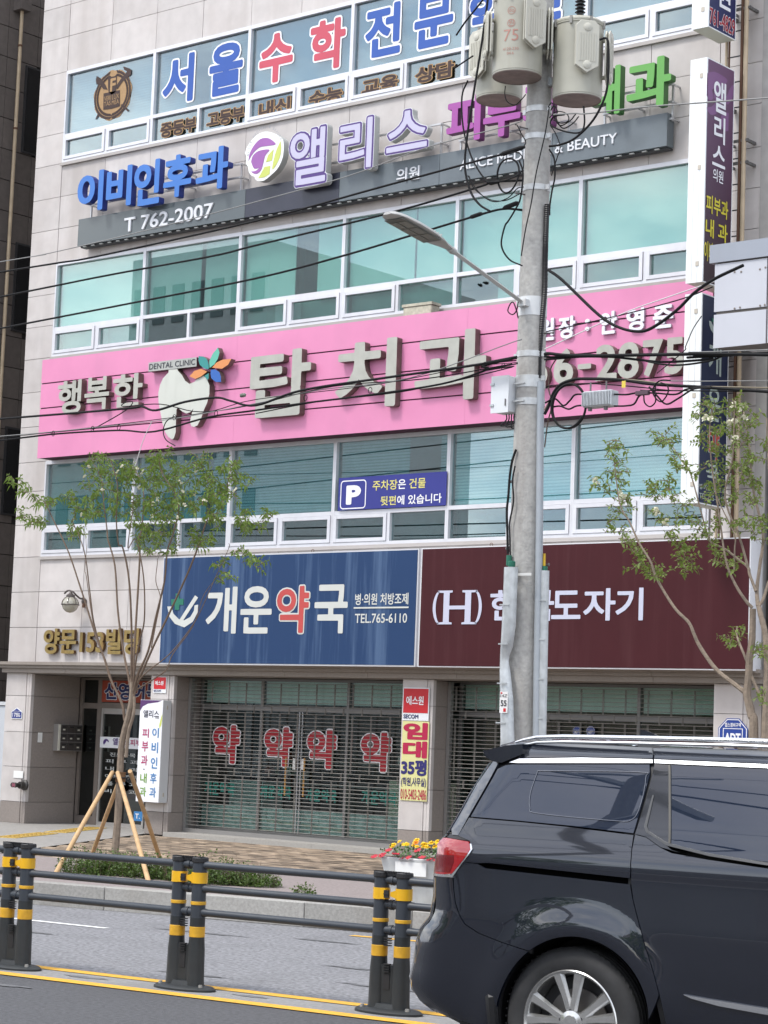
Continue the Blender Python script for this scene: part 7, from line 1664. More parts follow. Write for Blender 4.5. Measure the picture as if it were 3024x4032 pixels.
# wheel wells and wheels
def wheel(sc, near):
    w0 = .035 if near else 2*HWID-.035; sg = 1 if near else -1; ax_ = CY*sg; c = C3(sc, w0, .343)
    tyre = MB(); rt = .338
    prof = [(.228,.012),(.245,.0),(.285,-.006),(.318,.004),(.331,.022)]
    for i in range(6): u = .03+i*.031; prof += [(rt,u),(rt,u+.024),(rt-.008,u+.026),(rt-.008,u+.029)]
    prof += [(rt-.006,.222),(.30,.235),(.23,.235)]
    tyre.lathe(c, prof, 72, ax_, cap=False); ty = tyre.build('tyre', mat('tyre_rubber', (.022,.022,.023), .75, var=.25, scale=18, dirt=.25, dircol=(.06,.057,.052)), van, smooth=True)
    tr = MB()
    for i in range(64):
        a = 2*math.pi*i/64; u_ = CX*math.cos(a)+Zv*math.sin(a); tr.obox(c+u_*(rt+.0005)+ax_*.03, ax_, .014, u_.cross(ax_), .003, u_, .0015)
    tr.build('tread_edge', MATS['tyre_rubber'], ty)
    rim_m = mat('alloy_silver', (.55,.545,.53), .22, metal=.85, var=.08, scale=20); rd = mat('alloy_shadow', (.03,.03,.032), .5)
    rim = MB(); rim.lathe(c, [(.236,.006),(.239,.002),(.234,-.002),(.226,.003),(.218,.018),(.212,.06),(.208,.14)], 64, ax_, cap=False); rm = rim.build('rim', rim_m, van, smooth=True)
    MB().lathe(c, [(.0,.115),(.205,.115),(.205,.135),(.0,.135)], 40, ax_).build('brake_backing', rd, van); MB().lathe(c, [(.06,.085),(.15,.085),(.15,.095),(.06,.095)], 40, ax_).build('brake_disc', mat('disc_steel', (.20,.19,.18), .4, metal=.7), van)
    sk = MB()
    for i in range(5):
        for d in (-.24, .24):
            a = math.pi/2+.10+i*2*math.pi/5; a1 = a+d; a0 = a+d*.42; p0 = CX*math.cos(a0)+Zv*math.sin(a0); p1 = CX*math.cos(a1)+Zv*math.sin(a1); t0 = p0.cross(ax_).normalized(); t1 = p1.cross(ax_).normalized()
            A1, B1 = c+p0*.045, c+p1*.224; n0 = len(sk.v)
            for q, hw, t_, dz in ((A1,.022,t0,.012),(A1.lerp(B1,.45)+ax_*.006,.021,t1,.008),(B1,.030,t1,.006)):
                sk.v += [tuple(q-t_*hw+ax_*(dz+.016)), tuple(q-t_*hw*.55+ax_*dz), tuple(q+t_*hw*.55+ax_*dz), tuple(q+t_*hw+ax_*(dz+.016)), tuple(q+ax_*(dz+.04))]
            for k_ in range(2):
                for j in range(5): sk.f.append((n0+k_*5+j, n0+k_*5+(j+1) % 5, n0+(k_+1)*5+(j+1) % 5, n0+(k_+1)*5+j))
            sk.f.append(tuple(n0+j for j in range(5))); sk.f.append(tuple(n0+10+j for j in range(5)))
    sk.lathe(c, [(.058,.03),(.056,.012),(.036,.004),(.034,.0),(.0,-.001)], 30, ax_); sk.build('spokes', rim_m, rm, smooth=True)
    nt_ = MB()
    for i in range(5): a = math.pi/2+.10+(i+.0)*2*math.pi/5; nt_.lathe(c+(CX*math.cos(a)+Zv*math.sin(a))*.054, [(.0,.012),(.009,.012),(.010,.03)], 8, ax_)
    nt_.build('wheel_nut', rd, rm)
for sc in (.0, 2.90):
    for near in (True, False): wheel(sc, near)
for sc in (.03-.03*1.0, 2.90):
    for near in (True, False):
        c = C3(sc+.0, .05 if near else 2*HWID-.05, .35); b = MB(); ax_ = CY if near else -CY
        n = 40
        for rr2, h2 in ((.386,.0),(.375,.02),(.372,.30)):
            for i in range(n+1): a = -.3+(math.pi+.6)*i/n; b.v.append(tuple(c+rr2*(CX*math.cos(a)+Zv*math.sin(a))+ax_*h2))
        for k_ in range(2):
            for i in range(n): q = k_*(n+1)+i; b.f.append((q, q+1, q+n+2, q+n+1))
        bb2 = len(b.v); b.v.append(tuple(c+ax_*.30)); 
        for i in range(n): b.f.append((bb2, 2*(n+1)+i, 2*(n+1)+i+1))
        b.build('wheel_well', vblk, van, fix=False)
# roof rail, antenna
rw_ = .265; rl = MB(); 
rp = [C3(s-TT*rw_, rw_, z) for s, z in ((-.165,1.600),(-.12,1.612),(-.05,1.626),(.09,1.634),(.5,1.641),(.95,1.647),(1.6,1.645),(2.4,1.62))]
rl.tube(rp, [.006,.010,.013,.014,.014,.014,.014,.008], 10, flat=.8); rl.build('roof_rail', chrome, van, smooth=True)
rl = MB(); rl.tube([p+Zv*(-.024)+CY*.0 for p in rp[1:-1]], [.006,.010,.011,.011,.011,.010], 8, flat=.7); rl.build('roof_rail', mat('rail_alloy', (.60,.62,.64), .3, metal=.6), van, smooth=True)
rl = MB(); rl.tube([p+CY*(2*HWID-2*rw_) for p in rp], [.006,.010,.013,.014,.014,.014,.014,.008], 8); rl.build('roof_rail', chrome, van, smooth=True)
fz = C3(-.10, .9, 1.636); MB().prism([fz, fz+CX*.15, fz+CX*.03+Zv*.045, fz+CX*.0+Zv*.048], CY*.02).build('antenna_fin', paint, van)
# window sun-shade outline seen inside the quarter glass
ol = [(-.10,1.47),(.42,1.485),(.455,1.46),(.40,1.33),(.345,1.27),(.25,1.262),(-.13,1.275),(-.17,1.30),(-.155,1.37)]
sh = MB(); q = [car_pt(a, b, -.0012) for a, b in ol]; sh.tube(spline(q+[q[0]], 6), .0016, 5); sh.build('sunshade_wire', mat('shade_wire', (.16,.17,.20), .5), van)

# ================================================================ VEGETATION
bark = mat('young_bark', (.235,.185,.14), .9, var=.2, scale=25, bump=.6, bscale=80, dirt=.3, dircol=(.14,.10,.075)); twig_m = mat('twig_bark', (.15,.105,.075), .9, var=.15, scale=20)
def leaf_mat(name, base, lo=.6, hi=1.5):
    m = mat(name, base, .5, spec=.35); t = m.node_tree; b = t.nodes['Principled BSDF']; island_tone(m, lo, hi)
    b.inputs['Subsurface Weight'].default_value = .0
    out = t.nodes['Material Output']; tl = t.nodes.new('ShaderNodeBsdfTranslucent'); tl.inputs['Color'].default_value = (base[0]*1.6, base[1]*1.7, base[2]*.9, 1)
    ms2 = t.nodes.new('ShaderNodeMixShader'); ms2.inputs['Fac'].default_value = .3
    t.links.new(b.outputs[0], ms2.inputs[1]); t.links.new(tl.outputs[0], ms2.inputs[2]); t.links.new(ms2.outputs[0], out.inputs['Surface']); return m
lg1 = leaf_mat('leaf_green', (.14,.205,.05)); lg2 = leaf_mat('leaf_fresh', (.145,.195,.050)); wf = mat('blossom', (.72,.70,.55), .6)
VR = random.Random(21)
def add_leaf(b, q, d, L, wd, droop=.4):
    d = d.normalized(); s = d.cross(Vector((0,0,1))); s = s.normalized() if s.length > .1 else Vector((1,0,0)); s = (s+Vector((VR.uniform(-.6,.6), VR.uniform(-.6,.6), VR.uniform(-.6,.6)))).normalized()
    n0 = len(b.v); mid = q+d*L*.5; tip = q+d*L-Vector((0,0,L*droop)); b.v += [tuple(q), tuple(mid+s*wd), tuple(tip), tuple(mid-s*wd+Vector((0,0,wd*.3)))]; b.f += [(n0,n0+1,n0+2),(n0,n0+2,n0+3)]
def sprig(bl, bt, a, b, L, wd, dens=34, droop=.5):
    """leafy twig from a to b"""
    a, b = Vector(a), Vector(b); ln = (b-a).length; bt.tube([a, a.lerp(b,.5)+Vector((0,0,.01)), b], [.0035,.0028,.0015], 4, cap=False)
    n = max(4, int(ln*dens))
    for i in range(n):
        q = a.lerp(b, (i+.5)/n); ax_ = (b-a).normalized(); side = ax_.cross(Vector((VR.uniform(-1,1), VR.uniform(-1,1), VR.uniform(-1,1)))).normalized()
        for s in (1, -1):
            add_leaf(bl, q, side*s+ax_*.5+Vector((0,0,VR.uniform(-.3,.4))), L*VR.uniform(.7,1.2), wd*VR.uniform(.8,1.2), droop*VR.uniform(.4,1.3))
def limb(b, pts, r0, r1, yoff=None, knob=True):
    P = [Vector(p) for p in pts]
    if yoff:
        for i, p in enumerate(P):
            k = (i/(len(P)-1))**1.2*yoff; f = (p.y+k)/p.y; P[i] = Vector((p.x*f, p.y*f, 1.6+(p.z-1.6)*f))
    S = spline(P, 5); n = len(S); b.tube(S, [(r0+(r1-r0)*i/(n-1))*(1+(.10*VR.random() if knob else 0)) for i in range(n)], 7); return S
# ---- left tree with stakes
T = thing('tree', 'slender multi-stemmed young tree with white blossoms on the left, propped by four stakes', 'tree', (-16.07, 15.22, .2))
tr = MB(); TY = 15.22
limb(tr, [(-16.068,15.22,0.177),(-16.041,15.22,0.725),(-16.046,15.22,1.096),(-16.037,15.22,1.436),(-15.975,15.22,1.67),(-15.932,15.22,1.858),(-15.928,15.22,2.013),(-15.924,15.22,2.122)], .038, .024)
limb(tr, [(-15.968,15.22,1.299),(-15.948,15.22,1.557),(-15.89,15.22,1.731),(-15.888,15.22,1.914)], .018, .014)
lower = tr.build('trunk', bark, T, smooth=True)
limbs = [ ([(-16.013,15.22,1.669),(-16.066,15.22,1.839),(-16.242,15.22,2.071),(-16.349,15.22,2.275),(-16.506,15.22,2.528),(-16.669,15.22,2.832),(-16.793,15.22,3.059),(-16.999,15.22,3.419),(-17.268,15.22,3.771),(-17.319,15.22,3.84),(-17.415,15.22,3.954)], .014, .004, -.25),
 ([(-16.427,15.22,2.401),(-16.553,15.22,2.688),(-16.636,15.22,3.008),(-16.749,15.22,3.413),(-16.951,15.22,3.727),(-16.915,15.22,3.749),(-16.932,15.22,3.858)], .008, .003, -.3),
 ([(-15.934,15.22,1.951),(-15.991,15.22,2.121),(-16.082,15.22,2.371),(-16.19,15.22,2.765),(-16.271,15.22,3.241),(-16.394,15.22,3.515),(-16.415,15.22,3.612),(-16.489,15.22,3.913),(-16.542,15.22,4.155),(-16.715,15.22,4.369)], .013, .004, .4),
 ([(-15.924,15.22,1.966),(-15.953,15.22,2.215),(-15.981,15.22,2.606),(-16.056,15.22,3.11),(-16.17,15.22,3.429),(-16.233,15.22,3.464),(-16.286,15.22,3.726),(-16.295,15.22,4.084),(-16.418,15.22,4.353)], .013, .004, -.4),
 ([(-15.92,15.22,1.998),(-15.926,15.22,2.216),(-15.919,15.22,2.684),(-15.912,15.22,3.312),(-15.94,15.22,3.549),(-15.917,15.22,3.537),(-15.896,15.22,3.948),(-16.014,15.22,4.189),(-16.157,15.22,4.304)], .013, .004, .6),
 ([(-15.914,15.22,1.982),(-15.905,15.22,2.169),(-15.862,15.22,2.45),(-15.801,15.22,2.684),(-15.843,15.22,3.122),(-15.982,15.22,3.503),(-16.094,15.22,3.424),(-16.052,15.22,3.777),(-16.05,15.22,3.99)], .010, .003, -.6),
 ([(-15.911,15.22,1.936),(-15.861,15.22,2.123),(-15.723,15.22,2.372),(-15.636,15.22,2.714),(-15.54,15.22,3.07),(-15.517,15.22,3.381),(-15.44,15.22,3.569),(-15.395,15.22,3.869),(-15.645,15.22,4.171),(-15.706,15.22,4.339)], .013, .004, -.3),
 ([(-15.904,15.22,1.905),(-15.836,15.22,2.076),(-15.659,15.22,2.404),(-15.442,15.22,2.759),(-15.218,15.22,3.142),(-15.076,15.22,3.431),(-14.984,15.22,3.658),(-14.902,15.22,3.677),(-14.759,15.22,3.9),(-14.683,15.22,4.181)], .013, .004, .3),
 ([(-15.836,15.22,2.076),(-15.709,15.22,2.171),(-15.414,15.22,2.343),(-15.149,15.22,2.588),(-15.011,15.22,2.771),(-14.859,15.22,3.043),(-14.67,15.22,3.374),(-14.668,15.22,3.431)], .007, .002, -.5),
 ([(-15.937,15.22,1.92),(-15.852,15.22,1.983),(-15.615,15.22,2.095),(-15.447,15.22,2.189),(-15.37,15.22,2.343),(-15.108,15.22,2.619),(-14.959,15.22,2.953),(-14.62,15.22,3.236)], .009, .002, .2),
 ([(-15.681,15.22,2.403),(-15.623,15.22,2.683),(-15.583,15.22,2.9),(-15.661,15.22,3.072),(-15.652,15.22,3.259),(-15.651,15.22,3.296),(-15.593,15.22,3.411)], .006, .002, .3),
 ([(-16.453,15.22,2.433),(-16.565,15.22,2.688),(-16.693,15.22,3.138),(-16.721,15.22,3.202),(-16.713,15.22,3.412),(-16.715,15.22,3.441),(-16.745,15.22,3.61)], .005, .002, .2)]
lb_ = MB(); ends = []
for pts, r0, r1, yo in limbs: S = limb(lb_, pts, r0, r1, yo); ends.append(S)
lb_.build('branches', twig_m, T, smooth=True)
lv = MB(); lw = MB(); tw = MB(); fl = MB()
def blossom(q, r=.016):
    for k in range(5):
        d = Vector((VR.uniform(-1,1), VR.uniform(-1,.3), VR.uniform(-.3,1))); n0 = len(fl.v); s = d.orthogonal().normalized()*r*.7; d = d.normalized()*r; fl.v += [tuple(q), tuple(q+d*.6+s), tuple(q+d*1.2), tuple(q+d*.6-s)]; fl.f += [(n0,n0+1,n0+2),(n0,n0+2,n0+3)]
# outlying leafy sprays taken one by one, then the dense middle of the crown
def clusters(lst, Y, k=1.0, L=.058, wd=.010, droop=.55, spread=.35, bl=lv):
    for (p, r, n) in lst:
        p = Vector(p)
        for i in range(int(n*k)):
            a = VR.uniform(0, 2*math.pi); rr = r*math.sqrt(VR.random()); dy = VR.uniform(-spread, spread); f = (p.y+dy)/p.y
            q = Vector((p.x*f+rr*math.cos(a), p.y*f, 1.6+(p.z-1.6)*f+rr*math.sin(a)*.85)); d = Vector((VR.uniform(-1,1), VR.uniform(-.8,.8), VR.uniform(-.2,.7))).normalized()
            sprig(bl, tw, q-d*.02, q+d*VR.uniform(.05,.12), L, wd, 34, droop)
cl = [((-17.924,15.22,4.2),0.05,4),((-17.821,15.22,4.172),0.05,4),((-17.69,15.22,4.077),0.05,4),((-17.606,15.22,3.999),0.05,4),((-17.502,15.22,3.936),0.05,4),((-17.347,15.22,3.915),0.05,4),((-17.24,15.22,3.947),0.05,4),((-17.816,15.22,3.844),0.05,4),((-17.723,15.22,3.803),0.05,4),((-17.609,15.22,3.762),0.05,4),((-17.485,15.22,3.728),0.05,4),((-17.395,15.22,3.703),0.05,4),((-16.715,15.22,4.369),0.08,5),((-16.539,15.22,4.348),0.08,5),((-16.744,15.22,4.286),0.08,5),((-16.563,15.22,4.204),0.08,5),((-16.699,15.22,4.151),0.08,5),((-16.519,15.22,4.082),0.08,5),((-16.547,15.22,3.987),0.08,5),((-16.758,15.22,4.008),0.08,5),((-16.929,15.22,3.931),0.08,5),((-17.002,15.22,3.958),0.08,5),((-16.782,15.22,3.852),0.08,5),((-16.847,15.22,3.782),0.08,5),((-16.571,15.22,3.844),0.08,5),((-16.412,15.22,4.269),0.08,5),((-16.318,15.22,4.169),0.08,5),((-16.344,15.22,4.05),0.08,5),((-16.335,15.22,3.931),0.08,5),((-16.191,15.22,4.293),0.08,5),((-16.149,15.22,4.184),0.08,5),((-16.21,15.22,4.092),0.08,5),((-16.077,15.22,4.133),0.08,5),((-16.132,15.22,3.958),0.08,5),((-16.015,15.22,4.201),0.08,5),((-15.971,15.22,4.069),0.08,5),((-15.868,15.22,4.029),0.08,5),((-15.809,15.22,4.144),0.08,5),((-16.026,15.22,3.894),0.08,5),((-15.89,15.22,3.865),0.08,5),((-15.984,15.22,3.775),0.08,5),((-16.157,15.22,3.828),0.08,5),((-16.343,15.22,3.8),0.08,5),((-16.563,15.22,3.736),0.08,5),((-16.704,15.22,3.753),0.08,5),((-15.753,15.22,4.294),0.08,5),((-15.706,15.22,4.339),0.08,5),((-15.816,15.22,4.239),0.08,5),((-15.642,15.22,4.359),0.08,5),((-15.746,15.22,4.188),0.08,5),((-15.628,15.22,4.159),0.08,5),((-15.498,15.22,4.187),0.08,5),((-15.411,15.22,4.102),0.08,5),((-15.35,15.22,4.157),0.08,5),((-15.25,15.22,4.117),0.08,5),((-15.192,15.22,4.218),0.08,5),((-15.132,15.22,4.273),0.08,5),((-15.065,15.22,4.223),0.08,5),((-15.473,15.22,4.058),0.08,5),((-15.405,15.22,4.008),0.08,5),((-15.499,15.22,3.954),0.08,5),((-15.704,15.22,4.057),0.08,5),((-15.607,15.22,4.088),0.08,5),((-15.726,15.22,3.905),0.08,5),((-15.786,15.22,3.814),0.08,5),((-15.67,15.22,3.81),0.08,5),((-15.492,15.22,3.849),0.08,5),((-15.519,15.22,3.769),0.08,5),((-15.327,15.22,3.82),0.08,5),((-15.3,15.22,3.899),0.08,5),((-15.178,15.22,3.756),0.08,5),((-15.17,15.22,3.883),0.08,5),((-15.114,15.22,3.995),0.08,5),((-15.022,15.22,4.06),0.08,5),((-14.927,15.22,4.067),0.08,5),((-14.999,15.22,3.944),0.08,5),((-15.041,15.22,3.854),0.08,5),((-14.899,15.22,3.871),0.08,5),((-14.794,15.22,3.958),0.08,5),((-14.758,15.22,3.877),0.08,5),((-14.815,15.22,3.788),0.08,5),((-14.72,15.22,4.023),0.08,5),((-14.775,15.22,4.151),0.08,5),((-14.687,15.22,4.238),0.08,5),((-14.635,15.22,4.156),0.08,5),((-14.614,15.22,4.064),0.08,5),((-14.638,15.22,3.951),0.08,5),((-14.906,15.22,3.735),0.08,5),((-14.967,15.22,3.691),0.08,5),((-14.837,15.22,3.641),0.08,5),((-15.746,15.22,3.719),0.08,5),((-15.612,15.22,3.691),0.08,5),((-15.543,15.22,3.642),0.08,5),((-15.385,15.22,3.706),0.08,5),((-15.942,15.22,3.655),0.08,5),((-15.87,15.22,3.582),0.08,5),((-15.772,15.22,3.603),0.08,5),((-16.111,15.22,3.661),0.08,5),((-15.113,15.22,3.49),0.08,5),((-15.046,15.22,3.453),0.08,5),((-15.192,15.22,3.481),0.08,5),((-14.952,15.22,3.462),0.08,5),((-15.666,15.22,3.518),0.08,5),((-15.535,15.22,3.525),0.08,5),((-15.431,15.22,3.43),0.08,5),((-15.592,15.22,3.388),0.08,5),((-14.498,15.22,3.697),0.08,5),((-14.456,15.22,4.011),0.08,5),((-16.871,15.22,3.638),0.08,5),((-16.939,15.22,3.604),0.08,5),((-15.962,15.22,3.468),0.08,5),((-14.763,15.22,3.178),0.08,5),((-14.716,15.22,3.102),0.08,5),((-14.521,15.22,3.309),0.08,5),((-14.414,15.22,3.262),0.08,5),((-14.27,15.22,3.213),0.08,5),((-14.197,15.22,3.691),0.08,5),((-14.273,15.22,3.604),0.08,5),((-15.738,15.22,3.386),0.08,5),((-14.475,15.22,3.58),0.08,5),((-14.43,15.22,3.582),0.08,5),((-14.524,15.22,3.608),0.08,5)]
clusters(cl, 15.22, 1.0)
stuff(lv.build('leaves', lg1, T, fix=False)); stuff(tw.build('twigs', twig_m, T, fix=False))
for p in [(-16.494,15.0,4.253),(-16.555,15.0,4.142),(-15.785,15.0,4.187),(-15.692,15.0,4.159),(-16.022,15.0,4.223),(-15.73,15.0,4.004),(-15.154,15.0,4.03),(-15.108,15.0,3.947),(-14.946,15.0,3.901),(-15.075,15.0,3.798),(-15.163,15.0,3.687),(-15.466,15.0,3.871),(-16.586,15.0,3.756),(-16.069,15.0,4.172),(-16.269,15.0,4.004),(-15.52,15.0,3.7),(-14.396,15.0,3.916),(-14.807,15.0,3.821),(-14.954,15.0,4.134),(-15.529,15.0,3.833)]: 
    for _ in range(3): blossom(Vector(p)+Vector((VR.uniform(-.02,.02), 0, VR.uniform(-.02,.02))))
stuff(fl.build('blossoms', wf, T, fix=False))
# collar and stakes: a prop frame of its own
stk = thing('tree_stakes', 'four light wooden props tied round the trunk of the left tree', 'stakes', (-16.07, 15.22, .2)); wd_m = mat('stake_wood', (.50,.33,.17), .75, var=.14, scale=12, streak=.25, stcol=(.33,.19,.09), stscale=20, bump=.2, bscale=40)
topc = [(-16.119,15.22,1.116),(-16.086,15.22,1.09),(-16.002,15.22,1.12),(-15.949,15.22,1.138)]; feet = [(-15.406,13.835,0.2),(-17.487,16.222,0.2),(-14.387,14.085,0.2),(-16.889,16.69,0.2)]
for (a, b_, dy) in zip(topc, feet, (-.05, .05, -.06, .06)):
    A_ = Vector((a[0], 15.22+dy, a[2])); B2 = Vector(b_); d = (A_-B2).normalized(); MB().tube([B2-Vector((0,0,.02)), B2.lerp(A_,.5), A_+d*.05], [.024,.023,.022], 10).build('prop', wd_m, stk, smooth=True)
cz = (-16.032,15.22,1.098); MB().lathe((cz[0], 15.22, cz[2]-.05), [(.048,0),(.052,.02),(.05,.08),(.056,.10)], 16).build('jute_wrap', mat('jute', (.22,.12,.06), .95, bump=.5, bscale=200), stk); MB().lathe((cz[0]+.005, 15.22, cz[2]-.01), [(.088,0),(.09,.006),(.088,.012)], 16).build('wire_tie', blk, stk)

# ---- right tree
T2_ = thing('tree', 'multi-stemmed young tree with white blossoms at the right edge behind the van', 'tree', (-10.2, 15.3, .2)); YR = 14.6
tr = MB()
def to_ground(P): p = Vector(P); return [(p.x, p.y, .2)]
limb(tr, to_ground((-8.416,14.6,1.684))+[(-8.416,14.6,1.684),(-8.443,14.6,1.881),(-8.483,14.6,2.03),(-8.472,14.6,2.157),(-8.467,14.6,2.316),(-8.448,14.6,2.475),(-8.448,14.6,2.69)], .036, .024)
limb(tr, to_ground((-8.316,14.6,1.703))+[(-8.316,14.6,1.703),(-8.314,14.6,1.923),(-8.312,14.6,2.238),(-8.331,14.6,2.475),(-8.379,14.6,2.65),(-8.399,14.6,2.714)], .034, .018)
tr.build('trunk', bark, T2_, smooth=True); lb_ = MB()
for pts, r0, r1, yo in [([(-8.487,14.6,2.03),(-8.524,14.6,2.061),(-8.608,14.6,2.116),(-8.748,14.6,2.21),(-8.853,14.6,2.322),(-8.931,14.6,2.427),(-8.97,14.6,2.5),(-9.02,14.6,2.589),(-9.137,14.6,2.688),(-9.256,14.6,2.837),(-9.342,14.6,2.971),(-9.389,14.6,3.08),(-9.502,14.6,3.232),(-9.6,14.6,3.409),(-9.662,14.6,3.487),(-9.711,14.6,3.613),(-9.767,14.6,3.945)], .019, .004, -.3),
 ([(-8.465,14.6,2.237),(-8.513,14.6,2.332),(-8.56,14.6,2.427),(-8.585,14.6,2.491),(-8.582,14.6,2.555)], .012, .005, .2),
 ([(-8.403,14.6,2.714),(-8.415,14.6,2.842),(-8.392,14.6,3.033),(-8.371,14.6,3.272),(-8.469,14.6,3.633),(-8.504,14.6,3.938),(-8.566,14.6,4.246)], .016, .005, .2),
 ([(-8.453,14.6,2.698),(-8.504,14.6,2.747),(-8.57,14.6,2.828),(-8.627,14.6,2.917),(-8.676,14.6,3.015),(-8.716,14.6,3.162),(-8.768,14.6,3.453),(-8.832,14.6,3.772),(-8.868,14.6,4.081),(-8.845,14.6,4.289)], .013, .004, -.2),
 ([(-8.424,14.6,2.826),(-8.481,14.6,2.955),(-8.496,14.6,3.011),(-8.585,14.6,3.077),(-8.707,14.6,3.161),(-8.801,14.6,3.204),(-8.868,14.6,3.28),(-9.03,14.6,3.757),(-9.118,14.6,3.873),(-9.193,14.6,3.976),(-9.268,14.6,4.068)], .012, .003, .3),
 ([(-8.496,14.6,3.011),(-8.55,14.6,3.173),(-8.589,14.6,3.271),(-8.716,14.6,3.571),(-8.654,14.6,3.885),(-8.649,14.6,4.276),(-8.665,14.6,4.326)], .010, .004, -.3),
 ([(-8.394,14.6,2.714),(-8.359,14.6,2.761),(-8.317,14.6,2.888),(-8.284,14.6,3.031),(-8.34,14.6,3.868),(-8.359,14.6,4.171)], .014, .005, .2),
 ([(-8.62,14.6,2.99),(-8.619,14.6,3.159),(-8.627,14.6,3.28),(-8.785,14.6,3.574),(-8.804,14.6,3.771)], .007, .003, 0),
 ([(-8.445,14.6,2.165),(-8.389,14.6,2.063),(-8.342,14.6,1.97),(-8.308,14.6,1.844)], .012, .012, 0)]: limb(lb_, pts, r0, r1, yo)
lb_.build('branches', bark, T2_, smooth=True)
lv = MB(); tw = MB(); fl = MB()
cl = [((-9.769,14.6,4.034),0.055,4),((-9.708,14.6,3.993),0.055,4),((-9.798,14.6,3.972),0.055,4),((-9.733,14.6,3.842),0.055,4),((-9.658,14.6,3.813),0.055,4),((-9.776,14.6,3.781),0.055,4),((-9.911,14.6,3.736),0.055,4),((-9.833,14.6,3.669),0.055,4),((-9.7,14.6,3.726),0.055,4),((-9.695,14.6,3.587),0.055,4),((-9.62,14.6,3.559),0.055,4),((-9.708,14.6,3.512),0.055,4),((-9.283,14.6,4.069),0.055,4),((-9.325,14.6,4.034),0.055,4),((-9.209,14.6,4.015),0.055,4),((-9.163,14.6,3.913),0.055,4),((-9.189,14.6,3.827),0.055,4),((-9.118,14.6,3.848),0.055,4),((-9.016,14.6,3.781),0.055,4),((-9.259,14.6,3.731),0.055,4),((-9.315,14.6,3.671),0.055,4),((-9.241,14.6,3.618),0.055,4),((-9.416,14.6,3.638),0.055,4),((-9.356,14.6,3.586),0.055,4),((-9.167,14.6,3.566),0.055,4),((-9.079,14.6,3.488),0.055,4),((-8.916,14.6,4.282),0.055,4),((-8.874,14.6,4.304),0.055,4),((-8.956,14.6,4.21),0.055,4),((-8.843,14.6,4.19),0.055,4),((-8.897,14.6,4.12),0.055,4),((-8.799,14.6,4.101),0.055,4),((-8.952,14.6,4.049),0.055,4),((-8.852,14.6,3.994),0.055,4),((-8.767,14.6,3.965),0.055,4),((-8.678,14.6,4.314),0.055,4),((-8.635,14.6,4.25),0.055,4),((-8.704,14.6,4.243),0.055,4),((-8.592,14.6,4.198),0.055,4),((-8.66,14.6,4.13),0.055,4),((-8.714,14.6,4.059),0.055,4),((-8.563,14.6,4.111),0.055,4),((-8.481,14.6,4.155),0.055,4),((-8.519,14.6,3.999),0.055,4),((-8.6,14.6,3.955),0.055,4),((-8.697,14.6,3.936),0.055,4),((-8.793,14.6,3.868),0.055,4),((-8.862,14.6,3.823),0.055,4),((-8.721,14.6,3.791),0.055,4),((-8.625,14.6,3.823),0.055,4),((-8.529,14.6,3.842),0.055,4),((-8.434,14.6,3.885),0.055,4),((-8.5,14.6,3.756),0.055,4),((-8.367,14.6,3.93),0.055,4),((-8.365,14.6,3.821),0.055,4),((-8.581,14.6,3.699),0.055,4),((-8.691,14.6,3.704),0.055,4),((-8.788,14.6,3.672),0.055,4),((-8.47,14.6,3.658),0.055,4),((-8.389,14.6,3.666),0.055,4),((-8.619,14.6,3.592),0.055,4),((-8.715,14.6,3.547),0.055,4),((-8.522,14.6,3.527),0.055,4),((-8.412,14.6,3.511),0.055,4),((-8.9,14.6,3.677),0.055,4),((-8.869,14.6,3.566),0.055,4),((-9.809,14.6,3.378),0.055,4),((-9.718,14.6,3.35),0.055,4),((-9.656,14.6,3.273),0.055,4),((-9.564,14.6,3.195),0.055,4),((-9.503,14.6,3.118),0.055,4),((-9.472,14.6,3.068),0.055,4),((-9.338,14.6,3.449),0.055,4),((-9.249,14.6,3.384),0.055,4),((-9.163,14.6,3.394),0.055,4),((-9.232,14.6,3.285),0.055,4),((-9.158,14.6,3.221),0.055,4),((-9.071,14.6,3.182),0.055,4),((-9.126,14.6,3.109),0.055,4),((-9.025,14.6,3.033),0.055,4),((-8.991,14.6,3.388),0.055,4),((-8.905,14.6,3.324),0.055,4),((-8.808,14.6,3.369),0.055,4),((-8.832,14.6,3.212),0.055,4),((-8.76,14.6,3.113),0.055,4),((-8.703,14.6,3.039),0.055,4),((-8.633,14.6,3.013),0.055,4),((-8.917,14.6,3.251),0.055,4),((-8.6,14.6,3.338),0.055,4),((-8.546,14.6,3.396),0.055,4),((-8.463,14.6,3.333),0.055,4),((-8.382,14.6,3.367),0.055,4),((-8.406,14.6,3.248),0.055,4),((-9.382,14.6,2.992),0.055,4),((-9.309,14.6,2.965),0.055,4),((-8.661,14.6,2.461),0.055,4),((-8.606,14.6,2.449),0.055,4),((-8.552,14.6,2.497),0.055,4),((-8.441,14.6,2.378),0.055,4),((-8.387,14.6,2.366),0.055,4),((-8.351,14.6,1.989),0.055,4),((-9.406,14.6,2.989),0.055,4),((-9.318,14.6,2.979),0.055,4),((-9.487,14.6,3.065),0.055,4),((-9.459,14.6,3.115),0.055,4),((-9.051,14.6,3.023),0.055,4),((-9.072,14.6,3.113),0.055,4),((-8.761,14.6,3.098),0.055,4)]
clusters(cl, 14.6, 1.0, L=.045, wd=.012, droop=.25, spread=.3, bl=lv)
stuff(lv.build('leaves', lg2, T2_, fix=False)); stuff(tw.build('twigs', twig_m, T2_, fix=False))
